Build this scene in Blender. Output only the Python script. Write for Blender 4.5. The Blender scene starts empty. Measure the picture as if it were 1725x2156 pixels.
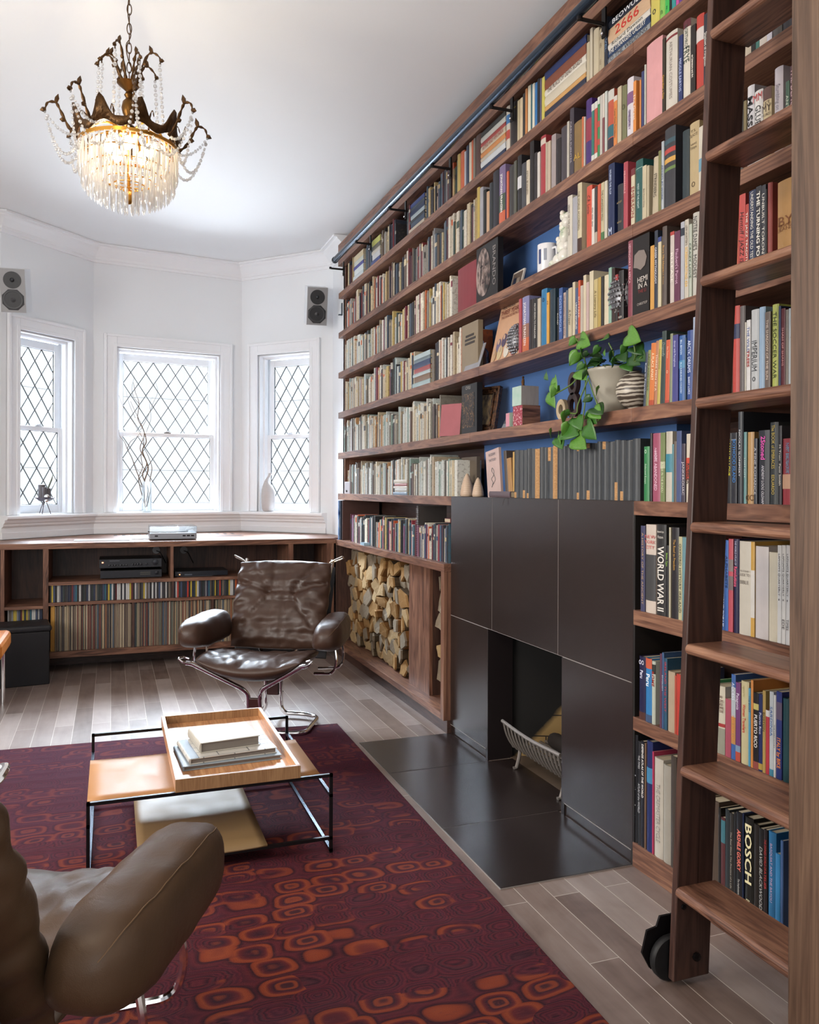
import bpy, bmesh, math, random
from mathutils import Vector, Matrix
R = random.Random(7)
SC = bpy.context.scene
COL = SC.collection
PI = math.pi

# ---------------------------------------------------------------- camera
CAM_H, YAW, PITCH, ROLL, FPX, PPY = 1.28, 0.3501, -0.0017, 0.0033, 1720.2, 1078 - 46.09
_fw = Vector((math.sin(YAW)*math.cos(PITCH), math.cos(YAW)*math.cos(PITCH), math.sin(PITCH)))
_r0 = Vector((math.cos(YAW), -math.sin(YAW), 0)); _u0 = _r0.cross(_fw)
_rt = _r0*math.cos(ROLL) + _u0*math.sin(ROLL); _up = -_r0*math.sin(ROLL) + _u0*math.cos(ROLL)
camd = bpy.data.cameras.new('camera'); cam = bpy.data.objects.new('camera', camd); COL.objects.link(cam)
m = Matrix((_rt, _up, -_fw)).transposed().to_4x4(); m.translation = (0, 0, CAM_H); cam.matrix_world = m
camd.sensor_width = 36; camd.lens = 36*FPX/2156; camd.shift_y = -46.09/2156; camd.clip_start = 0.05
SC.camera = cam

# ---------------------------------------------------------------- world, lights, exposure
WORLD_STRENGTH = 0.62
EXPOSURE = 1.08
w = bpy.data.worlds.new('sky'); SC.world = w; w.use_nodes = True
wn = w.node_tree.nodes; wl = w.node_tree.links
bg = wn['Background']; bg.inputs['Strength'].default_value = WORLD_STRENGTH
bg.inputs['Color'].default_value = (0.86, 0.93, 1.0, 1)
SC.view_settings.view_transform = 'Standard'; SC.view_settings.look = 'None'
SC.view_settings.exposure = EXPOSURE; SC.view_settings.gamma = 1; SC.view_settings.use_curve_mapping = False
SC.cycles.use_denoising = True
SC.cycles.max_bounces = 8; SC.cycles.diffuse_bounces = 5; SC.cycles.glossy_bounces = 4
SC.cycles.transmission_bounces = 6; SC.cycles.transparent_max_bounces = 24
SC.cycles.sample_clamp_indirect = 8; SC.cycles.caustics_reflective = False; SC.cycles.caustics_refractive = False

def area(name, loc, direction, sx, sy, power, color, portal=False):
    l = bpy.data.lights.new(name, 'AREA'); l.shape = 'RECTANGLE'; l.size = sx; l.size_y = sy
    l.energy = power; l.color = color
    o = bpy.data.objects.new(name, l); COL.objects.link(o); o.location = loc
    o.rotation_euler = Vector(direction).to_track_quat('-Z', 'Y').to_euler()
    if portal: l.cycles.is_portal = True
    return o
BAY = [(-2.6, 6.60), (-0.76, 6.60), (-0.142, 7.218), (1.098, 7.404), (1.753, 6.695), (1.753, 6.2)]
CEIL = 3.27
# the open sky high above the street, and the light thrown up from the bright ground outside the bay
area('sky_light', (0.7, 9.6, 4.1), (-0.05, -1, -0.42), 6.0, 2.0, 4300, (0.80, 0.90, 1.0))
area('ground_light', (0.7, 11.4, -0.3), (0, -0.25, 1), 7.0, 5.0, 1700, (0.86, 0.93, 1.0))
# added fill behind the camera, set in the rear wall opening without any doors
area('daylight_fill', (-0.5, -2.62, 1.4), (0.12, 1, 0.05), 2.6, 2.3, 14, (1.0, 0.95, 0.88))
# daylight through the wide window of the left wall
area('daylight_fill', (-2.86, 2.2, 1.75), (1, 0.02, -0.08), 2.7, 1.5, 74, (1.0, 0.95, 0.88))
area('warm_fill_light', (-1.2, 0.6, 3.05), (0.35, 0.35, -1), 0.6, 0.6, 14, (1.0, 0.80, 0.60))  # added warm fill under the ceiling, no fixture belongs to it

# ---------------------------------------------------------------- helpers
def at(px, py, ax, v):
    "the point of the plane ax = v that the photograph shows at px, py"
    d = _fw + _rt*(px-862.5)/FPX - _up*(py-PPY)/FPX
    i = 'XYZ'.index(ax); o = Vector((0, 0, CAM_H)); t = (v-o[i])/d[i]
    return o + d*t
def lin(c):
    return c/12.92 if c <= 0.04045 else ((c+0.055)/1.055)**2.4
def hexc(h, k=1.0):
    h = h.lstrip('#')
    return tuple(min(1, lin(int(h[i:i+2], 16)/255)*k) for i in (0, 2, 4)) + (1,)

class MB:
    def __init__(s): s.v = []; s.f = []; s.m = []; s.c = []
    def add(s, vs, fs, M=None, mat=0, col=None):
        b = len(s.v)
        for p in vs:
            p = Vector(p)
            if M is not None: p = M @ p
            s.v.append(tuple(p))
        for f in fs: s.f.append([b+i for i in f]); s.m.append(mat); s.c.append(col)
        return s
    def box(s, x0, x1, y0, y1, z0, z1, M=None, mat=0, col=None):
        if x0 > x1: x0, x1 = x1, x0
        if y0 > y1: y0, y1 = y1, y0
        if z0 > z1: z0, z1 = z1, z0
        v = [(x0,y0,z0),(x1,y0,z0),(x1,y1,z0),(x0,y1,z0),(x0,y0,z1),(x1,y0,z1),(x1,y1,z1),(x0,y1,z1)]
        f = [(0,3,2,1),(4,5,6,7),(0,1,5,4),(1,2,6,5),(2,3,7,6),(3,0,4,7)]
        return s.add(v, f, M, mat, col)
    def prism(s, poly, d0, d1, axis='Z', M=None, mat=0, col=None):
        "poly in the two other axes (cyclic order), extruded along axis"
        n = len(poly)
        def P(a, b, c):
            return {'Z': (a, b, c), 'X': (c, a, b), 'Y': (b, c, a)}[axis]
        v = [P(a, b, d0) for a, b in poly] + [P(a, b, d1) for a, b in poly]
        f = [list(range(n))[::-1], list(range(n, 2*n))] + [(i, (i+1) % n, n+(i+1) % n, n+i) for i in range(n)]
        return s.add(v, f, M, mat, col)
    def tube(s, pts, r, n=10, closed=False, M=None, mat=0, cap=True):
        pts = [Vector(p) for p in pts]; N = len(pts)
        rr = r if isinstance(r, (list, tuple)) else [r]*N
        tans = []
        for i in range(N):
            if closed: t = pts[(i+1) % N]-pts[i-1]
            else: t = pts[min(i+1, N-1)]-pts[max(i-1, 0)]
            tans.append(t.normalized() if t.length > 1e-9 else Vector((0, 0, 1)))
        nrm = tans[0].orthogonal().normalized()
        vs = []
        for i in range(N):
            t = tans[i]; nrm = (nrm - t*nrm.dot(t))
            nrm = nrm.normalized() if nrm.length > 1e-6 else t.orthogonal().normalized()
            b = t.cross(nrm)
            for k in range(n):
                a = 2*PI*k/n; vs.append(pts[i] + (nrm*math.cos(a)+b*math.sin(a))*rr[i])
        fs = []
        for i in range(N if closed else N-1):
            j = (i+1) % N
            for k in range(n):
                l = (k+1) % n; fs.append((i*n+k, i*n+l, j*n+l, j*n+k))
        if not closed and cap: fs += [list(range(n))[::-1], [(N-1)*n+k for k in range(n)]]
        return s.add(vs, fs, M, mat)
    def lathe(s, prof, n=24, M=None, mat=0, cap=True):
        vs = []; fs = []
        for r, z in prof:
            for k in range(n): a = 2*PI*k/n; vs.append((r*math.cos(a), r*math.sin(a), z))
        for i in range(len(prof)-1):
            for k in range(n):
                l = (k+1) % n; fs.append((i*n+k, i*n+l, (i+1)*n+l, (i+1)*n+k))
        if cap: fs += [list(range(n))[::-1], [(len(prof)-1)*n+k for k in range(n)]]
        return s.add(vs, fs, M, mat)
    def ball(s, c, r, n=10, m=6, M=None, mat=0, sc=(1, 1, 1)):
        prof = []
        vs = []; fs = []
        for i in range(m+1):
            a = -PI/2 + PI*i/m
            for k in range(n):
                b = 2*PI*k/n
                vs.append((c[0]+r*sc[0]*math.cos(a)*math.cos(b), c[1]+r*sc[1]*math.cos(a)*math.sin(b), c[2]+r*sc[2]*math.sin(a)))
        for i in range(m):
            for k in range(n):
                l = (k+1) % n; fs.append((i*n+k, i*n+l, (i+1)*n+l, (i+1)*n+k))
        return s.add(vs, fs, M, mat)
    def obj(s, name, mats, parent=None, smooth=False, bevel=0, loc=None, link=True, merge=False):
        me = bpy.data.meshes.new(name); me.from_pydata(s.v, [], s.f)
        if not isinstance(mats, (list, tuple)): mats = [mats]
        for mm in mats: me.materials.append(mm)
        if len(mats) > 1: me.polygons.foreach_set('material_index', s.m)
        if any(c is not None for c in s.c):
            ca = me.color_attributes.new('Col', 'FLOAT_COLOR', 'CORNER')
            for p in me.polygons:
                c = s.c[p.index] or (1, 1, 1, 1)
                for li in p.loop_indices: ca.data[li].color = c
        if smooth:
            me.polygons.foreach_set('use_smooth', [True]*len(me.polygons))
            if smooth != 'all':
                try: me.set_sharp_from_angle(angle=math.radians(40))
                except Exception: pass
        me.validate(); me.update()
        if merge:
            bm = bmesh.new(); bm.from_mesh(me); bmesh.ops.remove_doubles(bm, verts=bm.verts, dist=merge)
            bmesh.ops.recalc_face_normals(bm, faces=bm.faces); bm.to_mesh(me); bm.free()
        o = bpy.data.objects.new(name, me); COL.objects.link(o)
        if loc: o.location = loc
        if parent: o.parent = parent
        if bevel:
            b = o.modifiers.new('bevel', 'BEVEL'); b.width = bevel; b.segments = 2; b.limit_method = 'ANGLE'; b.harden_normals = False
        return o
def tag(o, label=None, cat=None, group=None, kind=None):
    if label: o['label'] = label
    if cat: o['category'] = cat
    if group: o['group'] = group
    if kind: o['kind'] = kind
    return o
def thing(name, label, cat, loc=(0, 0, 0), rz=0, group=None):
    o = bpy.data.objects.new(name, None); COL.objects.link(o); o.location = loc; o.rotation_euler = (0, 0, rz)
    o.empty_display_size = 0.1
    return tag(o, label, cat, group)
def struct(o):
    o['kind'] = 'structure'; return o
def T(x, y, z, rz=0, rx=0, ry=0):
    return Matrix.Translation((x, y, z)) @ Matrix.Rotation(rz, 4, 'Z') @ Matrix.Rotation(ry, 4, 'Y') @ Matrix.Rotation(rx, 4, 'X')
def smooth_path(pts, rad=0.05, n=6):
    "rounds the corners of a polyline"
    pts = [Vector(p) for p in pts]; out = [pts[0]]
    for i in range(1, len(pts)-1):
        a, b, c = pts[i-1], pts[i], pts[i+1]
        r = min(rad, (a-b).length*.48, (c-b).length*.48)
        p, q = b+(a-b).normalized()*r, b+(c-b).normalized()*r
        for k in range(n+1):
            t = k/n; out.append(p*(1-t)**2 + b*2*t*(1-t) + q*t*t)
    return out+[pts[-1]]
def catmull(pts, n=6, closed=False):
    pts = [Vector(p) for p in pts]; out = []; N = len(pts)
    rng = N if closed else N-1
    for i in range(rng):
        g = (lambda k: pts[k % N]) if closed else (lambda k: pts[max(0, min(N-1, k))])
        p0, p1, p2, p3 = g(i-1), g(i), g(i+1), g(i+2)
        for k in range(n):
            t = k/n
            out.append(0.5*((2*p1)+(p2-p0)*t+(2*p0-5*p1+4*p2-p3)*t*t+(3*p1-p0-3*p2+p3)*t**3))
    if not closed: out.append(pts[-1])
    return out

# ---------------------------------------------------------------- materials
MATS = {}
def mat(name, color=(.5, .5, .5, 1), rough=.5, metal=0, spec=.5, **kw):
    if name in MATS: return MATS[name]
    mm = bpy.data.materials.new(name); mm.use_nodes = True
    b = mm.node_tree.nodes['Principled BSDF']
    if isinstance(color, str): color = hexc(color)
    if len(color) == 3: color = tuple(color)+(1,)
    b.inputs['Base Color'].default_value = color; b.inputs['Roughness'].default_value = rough
    b.inputs['Metallic'].default_value = metal; b.inputs['Specular IOR Level'].default_value = spec
    for k, v in kw.items(): b.inputs[k].default_value = v
    MATS[name] = mm
    return mm
class NT:
    def __init__(s, mm): s.t = mm.node_tree; s.b = s.t.nodes['Principled BSDF']
    def n(s, typ, **kw):
        o = s.t.nodes.new(typ)
        for k, v in kw.items():
            if hasattr(o, k): setattr(o, k, v)
            else: o.inputs[k.replace('_', ' ')].default_value = v
        return o
    def l(s, a, b): s.t.links.new(a, b)
    def ramp(s, fac, stops, interp='LINEAR'):
        r = s.t.nodes.new('ShaderNodeValToRGB'); e = r.color_ramp; e.interpolation = interp
        while len(e.elements) < len(stops): e.elements.new(0.5)
        for el, (p, c) in zip(e.elements, stops):
            el.position = p; el.color = hexc(c) if isinstance(c, str) else c
        s.l(fac, r.inputs[0]); return r.outputs[0]
    def mix(s, fac, a, b, typ='MIX'):
        x = s.t.nodes.new('ShaderNodeMix'); x.data_type = 'RGBA'; x.blend_type = typ
        for sock, v in ((x.inputs[0], fac), (x.inputs[6], a), (x.inputs[7], b)):
            if hasattr(v, 'is_output'): s.l(v, sock)
            elif isinstance(v, str): sock.default_value = hexc(v)
            else: sock.default_value = v
        return x.outputs[2]
    def math(s, op, a, b=None, c=None):
        x = s.t.nodes.new('ShaderNodeMath'); x.operation = op
        for i, v in enumerate((a, b, c)):
            if v is None: continue
            if hasattr(v, 'is_output'): s.l(v, x.inputs[i])
            else: x.inputs[i].default_value = v
        return x.outputs[0]
    def coords(s, scale=(1, 1, 1), kind='Object', rot=(0, 0, 0)):
        tc = s.t.nodes.new('ShaderNodeTexCoord'); mp = s.t.nodes.new('ShaderNodeMapping')
        mp.inputs['Scale'].default_value = scale; mp.inputs['Rotation'].default_value = rot
        s.l(tc.outputs[kind], mp.inputs[0]); return mp.outputs[0]
    def noise(s, vec, scale=5, detail=3, rough=.5, dist=0, out=0):
        x = s.t.nodes.new('ShaderNodeTexNoise'); s.l(vec, x.inputs['Vector'])
        x.inputs['Scale'].default_value = scale; x.inputs['Detail'].default_value = detail
        x.inputs['Roughness'].default_value = rough; x.inputs['Distortion'].default_value = dist
        return x.outputs[out]
    def bump(s, h, strength=.3, dist=.01):
        x = s.t.nodes.new('ShaderNodeBump'); x.inputs['Strength'].default_value = strength
        x.inputs['Distance'].default_value = dist; s.l(h, x.inputs['Height']); s.l(x.outputs[0], s.b.inputs['Normal'])
def wood(name, axis, dark, mid, light, rough=.42, g=1.0):
    "grain runs along axis"
    mm = mat(name, rough=rough, spec=.4); t = NT(mm)
    sc = {'X': (.7, 9, 9), 'Y': (9, .7, 9), 'Z': (9, 9, .7)}[axis]
    sc = tuple(v*g for v in sc)
    v = t.coords(sc)
    n1 = t.noise(v, 1.0, 4, .55, 1.6)
    rings = t.math('FRACT', t.math('MULTIPLY', n1, 7.0))
    rings = t.math('ABSOLUTE', t.math('SUBTRACT', rings, .5))
    fine = t.noise(t.coords(tuple(q*6 for q in sc)), 2.0, 3, .6)
    f = t.math('ADD', t.math('MULTIPLY', n1, .55), t.math('ADD', t.math('MULTIPLY', rings, .42), t.math('MULTIPLY', fine, .30)))
    c = t.ramp(f, [(.30, dark), (.52, mid), (.80, light)])
    t.l(c, t.b.inputs['Base Color']); t.bump(fine, .06, .002)
    return mm
WAL = {a: wood('walnut_'+a, a, '#3d271e', '#745040', '#a1785f') for a in 'XYZ'}
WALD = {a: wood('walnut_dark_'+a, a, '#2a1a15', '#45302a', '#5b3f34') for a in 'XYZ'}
OAK = wood('light_walnut', 'Y', '#8a5a38', '#b78358', '#d1a377', .35)
PAN = wood('panel_walnut', 'Z', '#3f2f25', '#5b4638', '#725b49', .45)

WALL = mat('wall_paint', (.83, .855, .88), .75, spec=.25)
CEILM = mat('ceiling_paint', (.83, .84, .85), .85, spec=.2)
TRIM = mat('trim_paint', (.86, .875, .9), .35, spec=.45)
for mm_, sc_ in ((WALL, 60), (CEILM, 50)):
    t = NT(mm_); t.bump(t.noise(t.coords(), sc_, 3), .05, .002)
BLUE = mat('blue_paint', '#41639a', .55, spec=.35)
t = NT(BLUE); n_ = t.noise(t.coords(), 3, 3); t.l(t.mix(n_, '#42639a', '#5378ae'), t.b.inputs['Base Color'])
BLACKP = mat('black_interior', '#17120f', .6)
CHROME = mat('chrome', (.82, .83, .85), .10, 1.0)
IRON = mat('black_iron', '#1d1a1c', .38, .6)
STEELB = mat('blued_steel', '#3b4654', .22, .85)
BRASS = mat('antique_brass', '#6b4a22', .34, .9)
GOLD = mat('gilt', '#c08a3a', .28, .95)
PLASTIC = mat('black_plastic', '#16171b', .35)
WHITEP = mat('white_plastic', '#d6dae0', .35)

# tile
TILE = mat('dark_tile', '#33292a', .30, spec=.6); t = NT(TILE)
n1 = t.noise(t.coords(), 2.2, 5, .6); n2 = t.noise(t.coords(), 120, 2)
t.l(t.mix(t.math('ADD', t.math('MULTIPLY', n1, .8), t.math('MULTIPLY', n2, .25)), '#1f1816', '#332927'), t.b.inputs['Base Color'])
t.b.inputs['Roughness'].default_value = .27; t.b.inputs['Specular IOR Level'].default_value = .65
GROUT = mat('grout', '#8b8480', .8)
# floor boards along Y
FLOOR = mat('floor_boards', rough=.32, spec=.5); t = NT(FLOOR)
v = t.coords((1, 1, 1), rot=(0, 0, PI/2))
br = t.n('ShaderNodeTexBrick', offset=.37, offset_frequency=2)
t.l(v, br.inputs['Vector'])
for k_, v_ in (('Scale', 1.0), ('Mortar Size', .0010), ('Mortar Smooth', .0), ('Brick Width', .95), ('Row Height', .0935), ('Bias', 0.0)):
    br.inputs[k_].default_value = v_
br.inputs['Color1'].default_value = (0, 0, 0, 1); br.inputs['Color2'].default_value = (1, 1, 1, 1)
br.inputs['Mortar'].default_value = (.5, .5, .5, 1)
gr = t.noise(t.coords((14, 1.6, 1)), 1.5, 4, .6, .8); bl = t.noise(t.coords((1, 1, 1)), 5, 3, .6, .5)
f = t.math('ADD', t.math('MULTIPLY', br.outputs['Color'], .42), t.math('ADD', t.math('MULTIPLY', gr, .32), t.math('MULTIPLY', bl, .38)))
c = t.ramp(f, [(.28, '#5c4a42'), (.5, '#7f6e66'), (.85, '#a0928b')])
c = t.mix(br.outputs['Fac'], c, '#c9c0b6')
t.l(c, t.b.inputs['Base Color']); t.bump(gr, .08, .002)
# rug
RUG = mat('rug_wool', rough=.95, spec=.1); t = NT(RUG)
def rugcells(scx, scy, warp, seedoff):
    tc = t.coords((scx, scy, 1))
    add = t.n('ShaderNodeVectorMath', operation='ADD'); wv = t.noise(t.coords((3, 3, 3)), 1.3, 2, out=1)
    sc_ = t.n('ShaderNodeVectorMath', operation='SCALE'); t.l(wv, sc_.inputs[0]); sc_.inputs['Scale'].default_value = warp
    t.l(tc, add.inputs[0]); t.l(sc_.outputs[0], add.inputs[1])
    vo = t.n('ShaderNodeTexVoronoi', feature='F1', distance='MINKOWSKI')
    vo.inputs['Exponent'].default_value = 3.2; vo.inputs['Randomness'].default_value = .55; vo.inputs['Scale'].default_value = 1
    t.l(add.outputs[0], vo.inputs['Vector'])
    return vo
vo = rugcells(7.6, 12.0, .75, 0)
d = vo.outputs['Distance']; sep = t.n('ShaderNodeSeparateColor'); t.l(vo.outputs['Color'], sep.inputs[0])
big = t.noise(t.coords((.9, 4.6, 1)), 1.35, 3, .55, .5)
d2 = t.math('ADD', d, t.math('MULTIPLY', t.noise(t.coords((2, 26, 1)), 1, 3, .6, 1.2), .20))
rings = t.math('FRACT', t.math('MULTIPLY', d2, 4.0))
cool = t.ramp(rings, [(0, '#43202a'), (.2, '#5e262e'), (.38, '#2f1c24'), (.46, '#5c2229'), (.62, '#4a2a30'), (.74, '#2e1a22'), (.86, '#5a2830'), (1, '#43202a')])
warm = t.ramp(d, [(.0, '#3c2228'), (.11, '#40262a'), (.15, '#7e3c2a'), (.20, '#823f28'), (.24, '#33202a'), (.34, '#5c2628'), (.40, '#8a432a'), (.47, '#803a26'), (.51, '#2e1c24'), (.60, '#5a262c'), (.75, '#43222a')])
hot = t.ramp(t.math('ADD', big, t.math('MULTIPLY', sep.outputs[0], .16)), [(.565, (0, 0, 0, 1)), (.61, (1, 1, 1, 1))])
base = t.mix(hot, cool, warm)
ln = t.noise(t.coords((2.2, 30, 1)), 1.0, 3, .6, 2.0)
band = t.ramp(t.math('FRACT', t.math('MULTIPLY', ln, 9)), [(.0, (0, 0, 0, 1)), (.42, (0, 0, 0, 1)), (.5, (1, 1, 1, 1)), (.58, (0, 0, 0, 1)), (1, (0, 0, 0, 1))])
base = t.mix(t.math('MULTIPLY', band, .55), base, '#6a3430')
yy = t.n('ShaderNodeSeparateXYZ'); t.l(t.coords(), yy.inputs[0])
purp = t.ramp(t.math('ADD', t.math('MULTIPLY', yy.outputs[1], .20), t.math('MULTIPLY', big, .45)), [(.72, (0, 0, 0, 1)), (1.15, (1, 1, 1, 1))])
base = t.mix(t.math('MULTIPLY', purp, .62), base, '#4a2a3c')
pile = t.noise(t.coords((1, 1, 1)), 420, 2)
base = t.mix(t.math('MULTIPLY', pile, .35), base, '#30161e')
t.l(base, t.b.inputs['Base Color']); t.bump(t.math('ADD', rings, pile), .5, .004)
# leather
def leather(name, a, b, rough, fine=1.0):
    mm = mat(name, rough=rough, spec=.38); t = NT(mm)
    n1 = t.noise(t.coords(), 6, 4, .6); vo = t.n('ShaderNodeTexVoronoi', feature='DISTANCE_TO_EDGE')
    t.l(t.coords((1, 1, 1)), vo.inputs['Vector']); vo.inputs['Scale'].default_value = 320
    t.l(t.mix(n1, a, b), t.b.inputs['Base Color'])
    wr = t.noise(t.coords((1, 1, 1)), 26, 4, .6, 1.0)
    t.l(t.ramp(n1, [(.3, (rough-.08,)*3+(1,)), (.7, (rough+.12,)*3+(1,))]), t.b.inputs['Roughness'])
    t.bump(t.math('ADD', t.math('MULTIPLY', vo.outputs['Distance'], .25), wr), .22*fine, .004)
    return mm
LEATH = leather('brown_leather', '#33221b', '#4c362b', .40)
LEATHN = leather('worn_brown_leather', '#3a2a1d', '#5a4430', .42)
TANL = leather('tan_leather', '#a06f45', '#c08d5e', .5, .4)
TANLD = leather('olive_tan_leather', '#7d6547', '#8f7450', .5, .4)
BLKL = leather('black_leather', '#111115', '#1b1b20', .42, .5)
ORNL = leather('orange_leather', '#b5641f', '#cc7a2c', .4, .5)
CANVAS = mat('grey_canvas', '#3a3a3c', .9)
# glass-like things
def seethru(name, tint, gloss=.12, body=0.0, bodycol=(.8, .8, .8, 1), rough=.02):
    mm = mat(name); nt = mm.node_tree; nt.nodes.remove(nt.nodes['Principled BSDF']); out = nt.nodes['Material Output']
    tr = nt.nodes.new('ShaderNodeBsdfTransparent'); tr.inputs[0].default_value = tint
    gl = nt.nodes.new('ShaderNodeBsdfGlossy'); gl.inputs['Roughness'].default_value = rough
    fr = nt.nodes.new('ShaderNodeLayerWeight'); fr.inputs[0].default_value = .25
    mr = nt.nodes.new('ShaderNodeMath'); mr.operation = 'MULTIPLY_ADD'; nt.links.new(fr.outputs['Fresnel'], mr.inputs[0])
    mr.inputs[1].default_value = .7; mr.inputs[2].default_value = gloss
    mx = nt.nodes.new('ShaderNodeMixShader'); nt.links.new(mr.outputs[0], mx.inputs[0])
    nt.links.new(tr.outputs[0], mx.inputs[1]); nt.links.new(gl.outputs[0], mx.inputs[2]); last = mx
    if body:
        df = nt.nodes.new('ShaderNodeBsdfTranslucent'); df.inputs[0].default_value = bodycol
        m2 = nt.nodes.new('ShaderNodeMixShader'); m2.inputs[0].default_value = body
        nt.links.new(mx.outputs[0], m2.inputs[1]); nt.links.new(df.outputs[0], m2.inputs[2]); last = m2
    nt.links.new(last.outputs[0], out.inputs[0]); return mm
PANE = seethru('window_glass', (.97, .985, 1, 1), .03)
CRYSTAL = seethru('crystal', (.95, .95, .97, 1), .26, .45, (1, .98, .95, 1), .08)
CLEAR = seethru('clear_glass', (.93, .95, .96, 1), .12, .08)
def emis(name, col, st):
    mm = mat(name); b = mm.node_tree.nodes['Principled BSDF']; b.inputs['Emission Color'].default_value = tuple(col)+(1,)
    b.inputs['Emission Strength'].default_value = st; return mm
# colour taken from each object (record sleeves, cases) or from the mesh
OBJC = mat('printed_card', rough=.45); t = NT(OBJC); oi = t.n('ShaderNodeObjectInfo')
t.l(t.mix(t.math('MULTIPLY', t.noise(t.coords((1, 1, 40)), 3, 2), .45), oi.outputs['Color'], '#30282a'), t.b.inputs['Base Color'])
ATTR = mat('bound_books', rough=.55); t = NT(ATTR); an = t.n('ShaderNodeAttribute', attribute_name='Col')
t.l(t.mix(t.math('MULTIPLY', t.ramp(t.noise(t.coords((20, 60, 30)), 3, 2), [(.55, (0, 0, 0, 1)), (.62, (1, 1, 1, 1))]), .35), an.outputs['Color'], '#5a4c44'), t.b.inputs['Base Color'])
PAGES = mat('paper_pages', rough=.85); t = NT(PAGES)
t.l(t.mix(t.noise(t.coords((8, 300, 8)), 2, 2), '#a8987c', '#cdc1a8'), t.b.inputs['Base Color'])
def hm(h, rough=.45):
    nm = 'cover_'+h.lstrip('#')
    if nm in MATS: return MATS[nm]
    mm = mat(nm, hexc(h, 1.1), rough, spec=.4); t = NT(mm)
    c = hexc(h, .95); g_ = .3*c[0]+.59*c[1]+.11*c[2]; c = tuple(q*.86+g_*.14 for q in c[:3])+(1,); d = tuple(q*.66 for q in c[:3])+(1,)
    t.l(t.mix(t.noise(t.coords((1, 1, 1)), 9, 3, .6), c, d), t.b.inputs['Base Color'])
    return mm
def ink(h):
    return mat('ink_'+h.lstrip('#'), hexc(h), .5)

# ================================================================ THE SHELL
XF, XW = 1.669, 1.630          # faces of the shelves and of the firewood box
YL, YF, YG, YC = 6.204, 3.937, 2.347, 6.12
def ngon_obj(name, pts, z, matl, flip=False, thick=.05):
    b = MB(); b.prism(pts, z if not flip else z-thick, z+thick if not flip else z)
    return struct(b.obj(name, matl))
outline = [(-2.6, -2.5), (2.3, -2.5), (2.3, 6.2), (1.753, 6.2), (1.753, 6.695), (1.098, 7.404), (-0.142, 7.218), (-0.76, 6.60), (-2.6, 6.60)]
def grow(p, k=.12):
    cx, cy = 0, 2.4
    return [(x+math.copysign(k, x-cx), y+math.copysign(k, y-cy)) for x, y in p]
fl = MB().prism(grow(outline, .25), -.12, 0).obj('floor', FLOOR); struct(fl)
ce = MB().prism(grow(outline, .25), CEIL, CEIL+.12).obj('ceiling', CEILM); struct(ce)
def wall(name, A, B, openings=(), z0=0, z1=CEIL, th=.22, m_=WALL):
    A, B = Vector(A), Vector(B); d = B-A; L = d.length; ang = math.atan2(d.y, d.x)
    M = T(A.x, A.y, 0, ang); b = MB()
    xs = 0
    for s0, s1, q0, q1 in openings:
        b.box(xs, s0, 0, th, z0, z1, M); b.box(s0, s1, 0, th, z0, q0, M); b.box(s0, s1, 0, th, q1, z1, M); xs = s1
    b.box(xs, L, 0, th, z0, z1, M)
    return struct(b.obj(name, m_))
WIN = {1: (1, .155, .665), 2: (2, .185, 1.055), 3: (3, .19, .74)}   # wall index, opening along the wall
def seglen(i): return (Vector(BAY[i+1])-Vector(BAY[i])).length
ZW0, ZW1 = 1.075, 2.455
wall('wall_bay_left', BAY[1], BAY[2], [(WIN[1][1], WIN[1][2], ZW0, ZW1)])
wall('wall_bay_back', BAY[2], BAY[3], [(WIN[2][1], WIN[2][2], ZW0, ZW1)])
wall('wall_bay_right', BAY[3], BAY[4], [(WIN[3][1], WIN[3][2], ZW0, ZW1)])
wall('wall_bay_return', BAY[4], (1.753, 6.21))
wall('wall_bay_end', (1.753, 6.21), (2.34, 6.21), th=.15)
wall('wall_left_front', BAY[0], BAY[1])
wall('wall_left', (-2.6, -2.5), (-2.6, 6.6), [(3.3, 6.1, 1.0, 2.5)])
wall('wall_right', (2.34, 6.3), (2.34, -2.5))
wall('wall_back', (2.3, -2.5), (-2.6, -2.5), [(1.4, 4.2, .1, 2.65)])
def sweep(name, path, prof, m_, kind='structure', parent=None):
    "prof: (distance into the room, z); path runs with the room on its right"
    P = [Vector(p) for p in path]; n = len(P); N = []
    for i in range(n):
        ns = []
        if i: d = (P[i]-P[i-1]).normalized(); ns.append(Vector((d.y, -d.x)))
        if i < n-1: d = (P[i+1]-P[i]).normalized(); ns.append(Vector((d.y, -d.x)))
        if len(ns) == 2: q = (ns[0]+ns[1]).normalized(); q = q/max(.3, q.dot(ns[0]))
        else: q = ns[0]
        N.append(q)
    vs = []; k = len(prof); fs = []
    for i in range(n):
        for o_, z_ in prof: q = P[i]+N[i]*o_; vs.append((q.x, q.y, z_))
    for i in range(n-1):
        for j in range(k):
            l = (j+1) % k; fs.append((i*k+j, i*k+l, (i+1)*k+l, (i+1)*k+j))
    fs += [list(range(k))[::-1], [(n-1)*k+j for j in range(k)]]
    b = MB(); b.add(vs, fs); o = b.obj(name, m_, parent)
    if kind: o['kind'] = kind
    return o
crown = [(0, 3.135), (.018, 3.135), (.02, 3.155), (.03, 3.16), (.034, 3.178), (.05, 3.195), (.075, 3.222), (.095, 3.238), (.1, 3.25), (.125, 3.253), (.125, 3.268), (0, 3.268)]
sweep('trim_1', BAY[:6], crown, TRIM)
sill = [(0, .9), (.022, .9), (.022, .945), (.016, .95), (.016, .985), (.028, .99), (.034, 1.0), (.034, 1.01), (.045, 1.018), (.05, 1.03), (.05, 1.04), (.075, 1.045), (.08, 1.052), (.08, 1.066), (.074, 1.074), (0, 1.074)]
sweep('trim_2', [BAY[1], BAY[2], BAY[3], (1.715, 6.736)], sill, TRIM)
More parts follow.
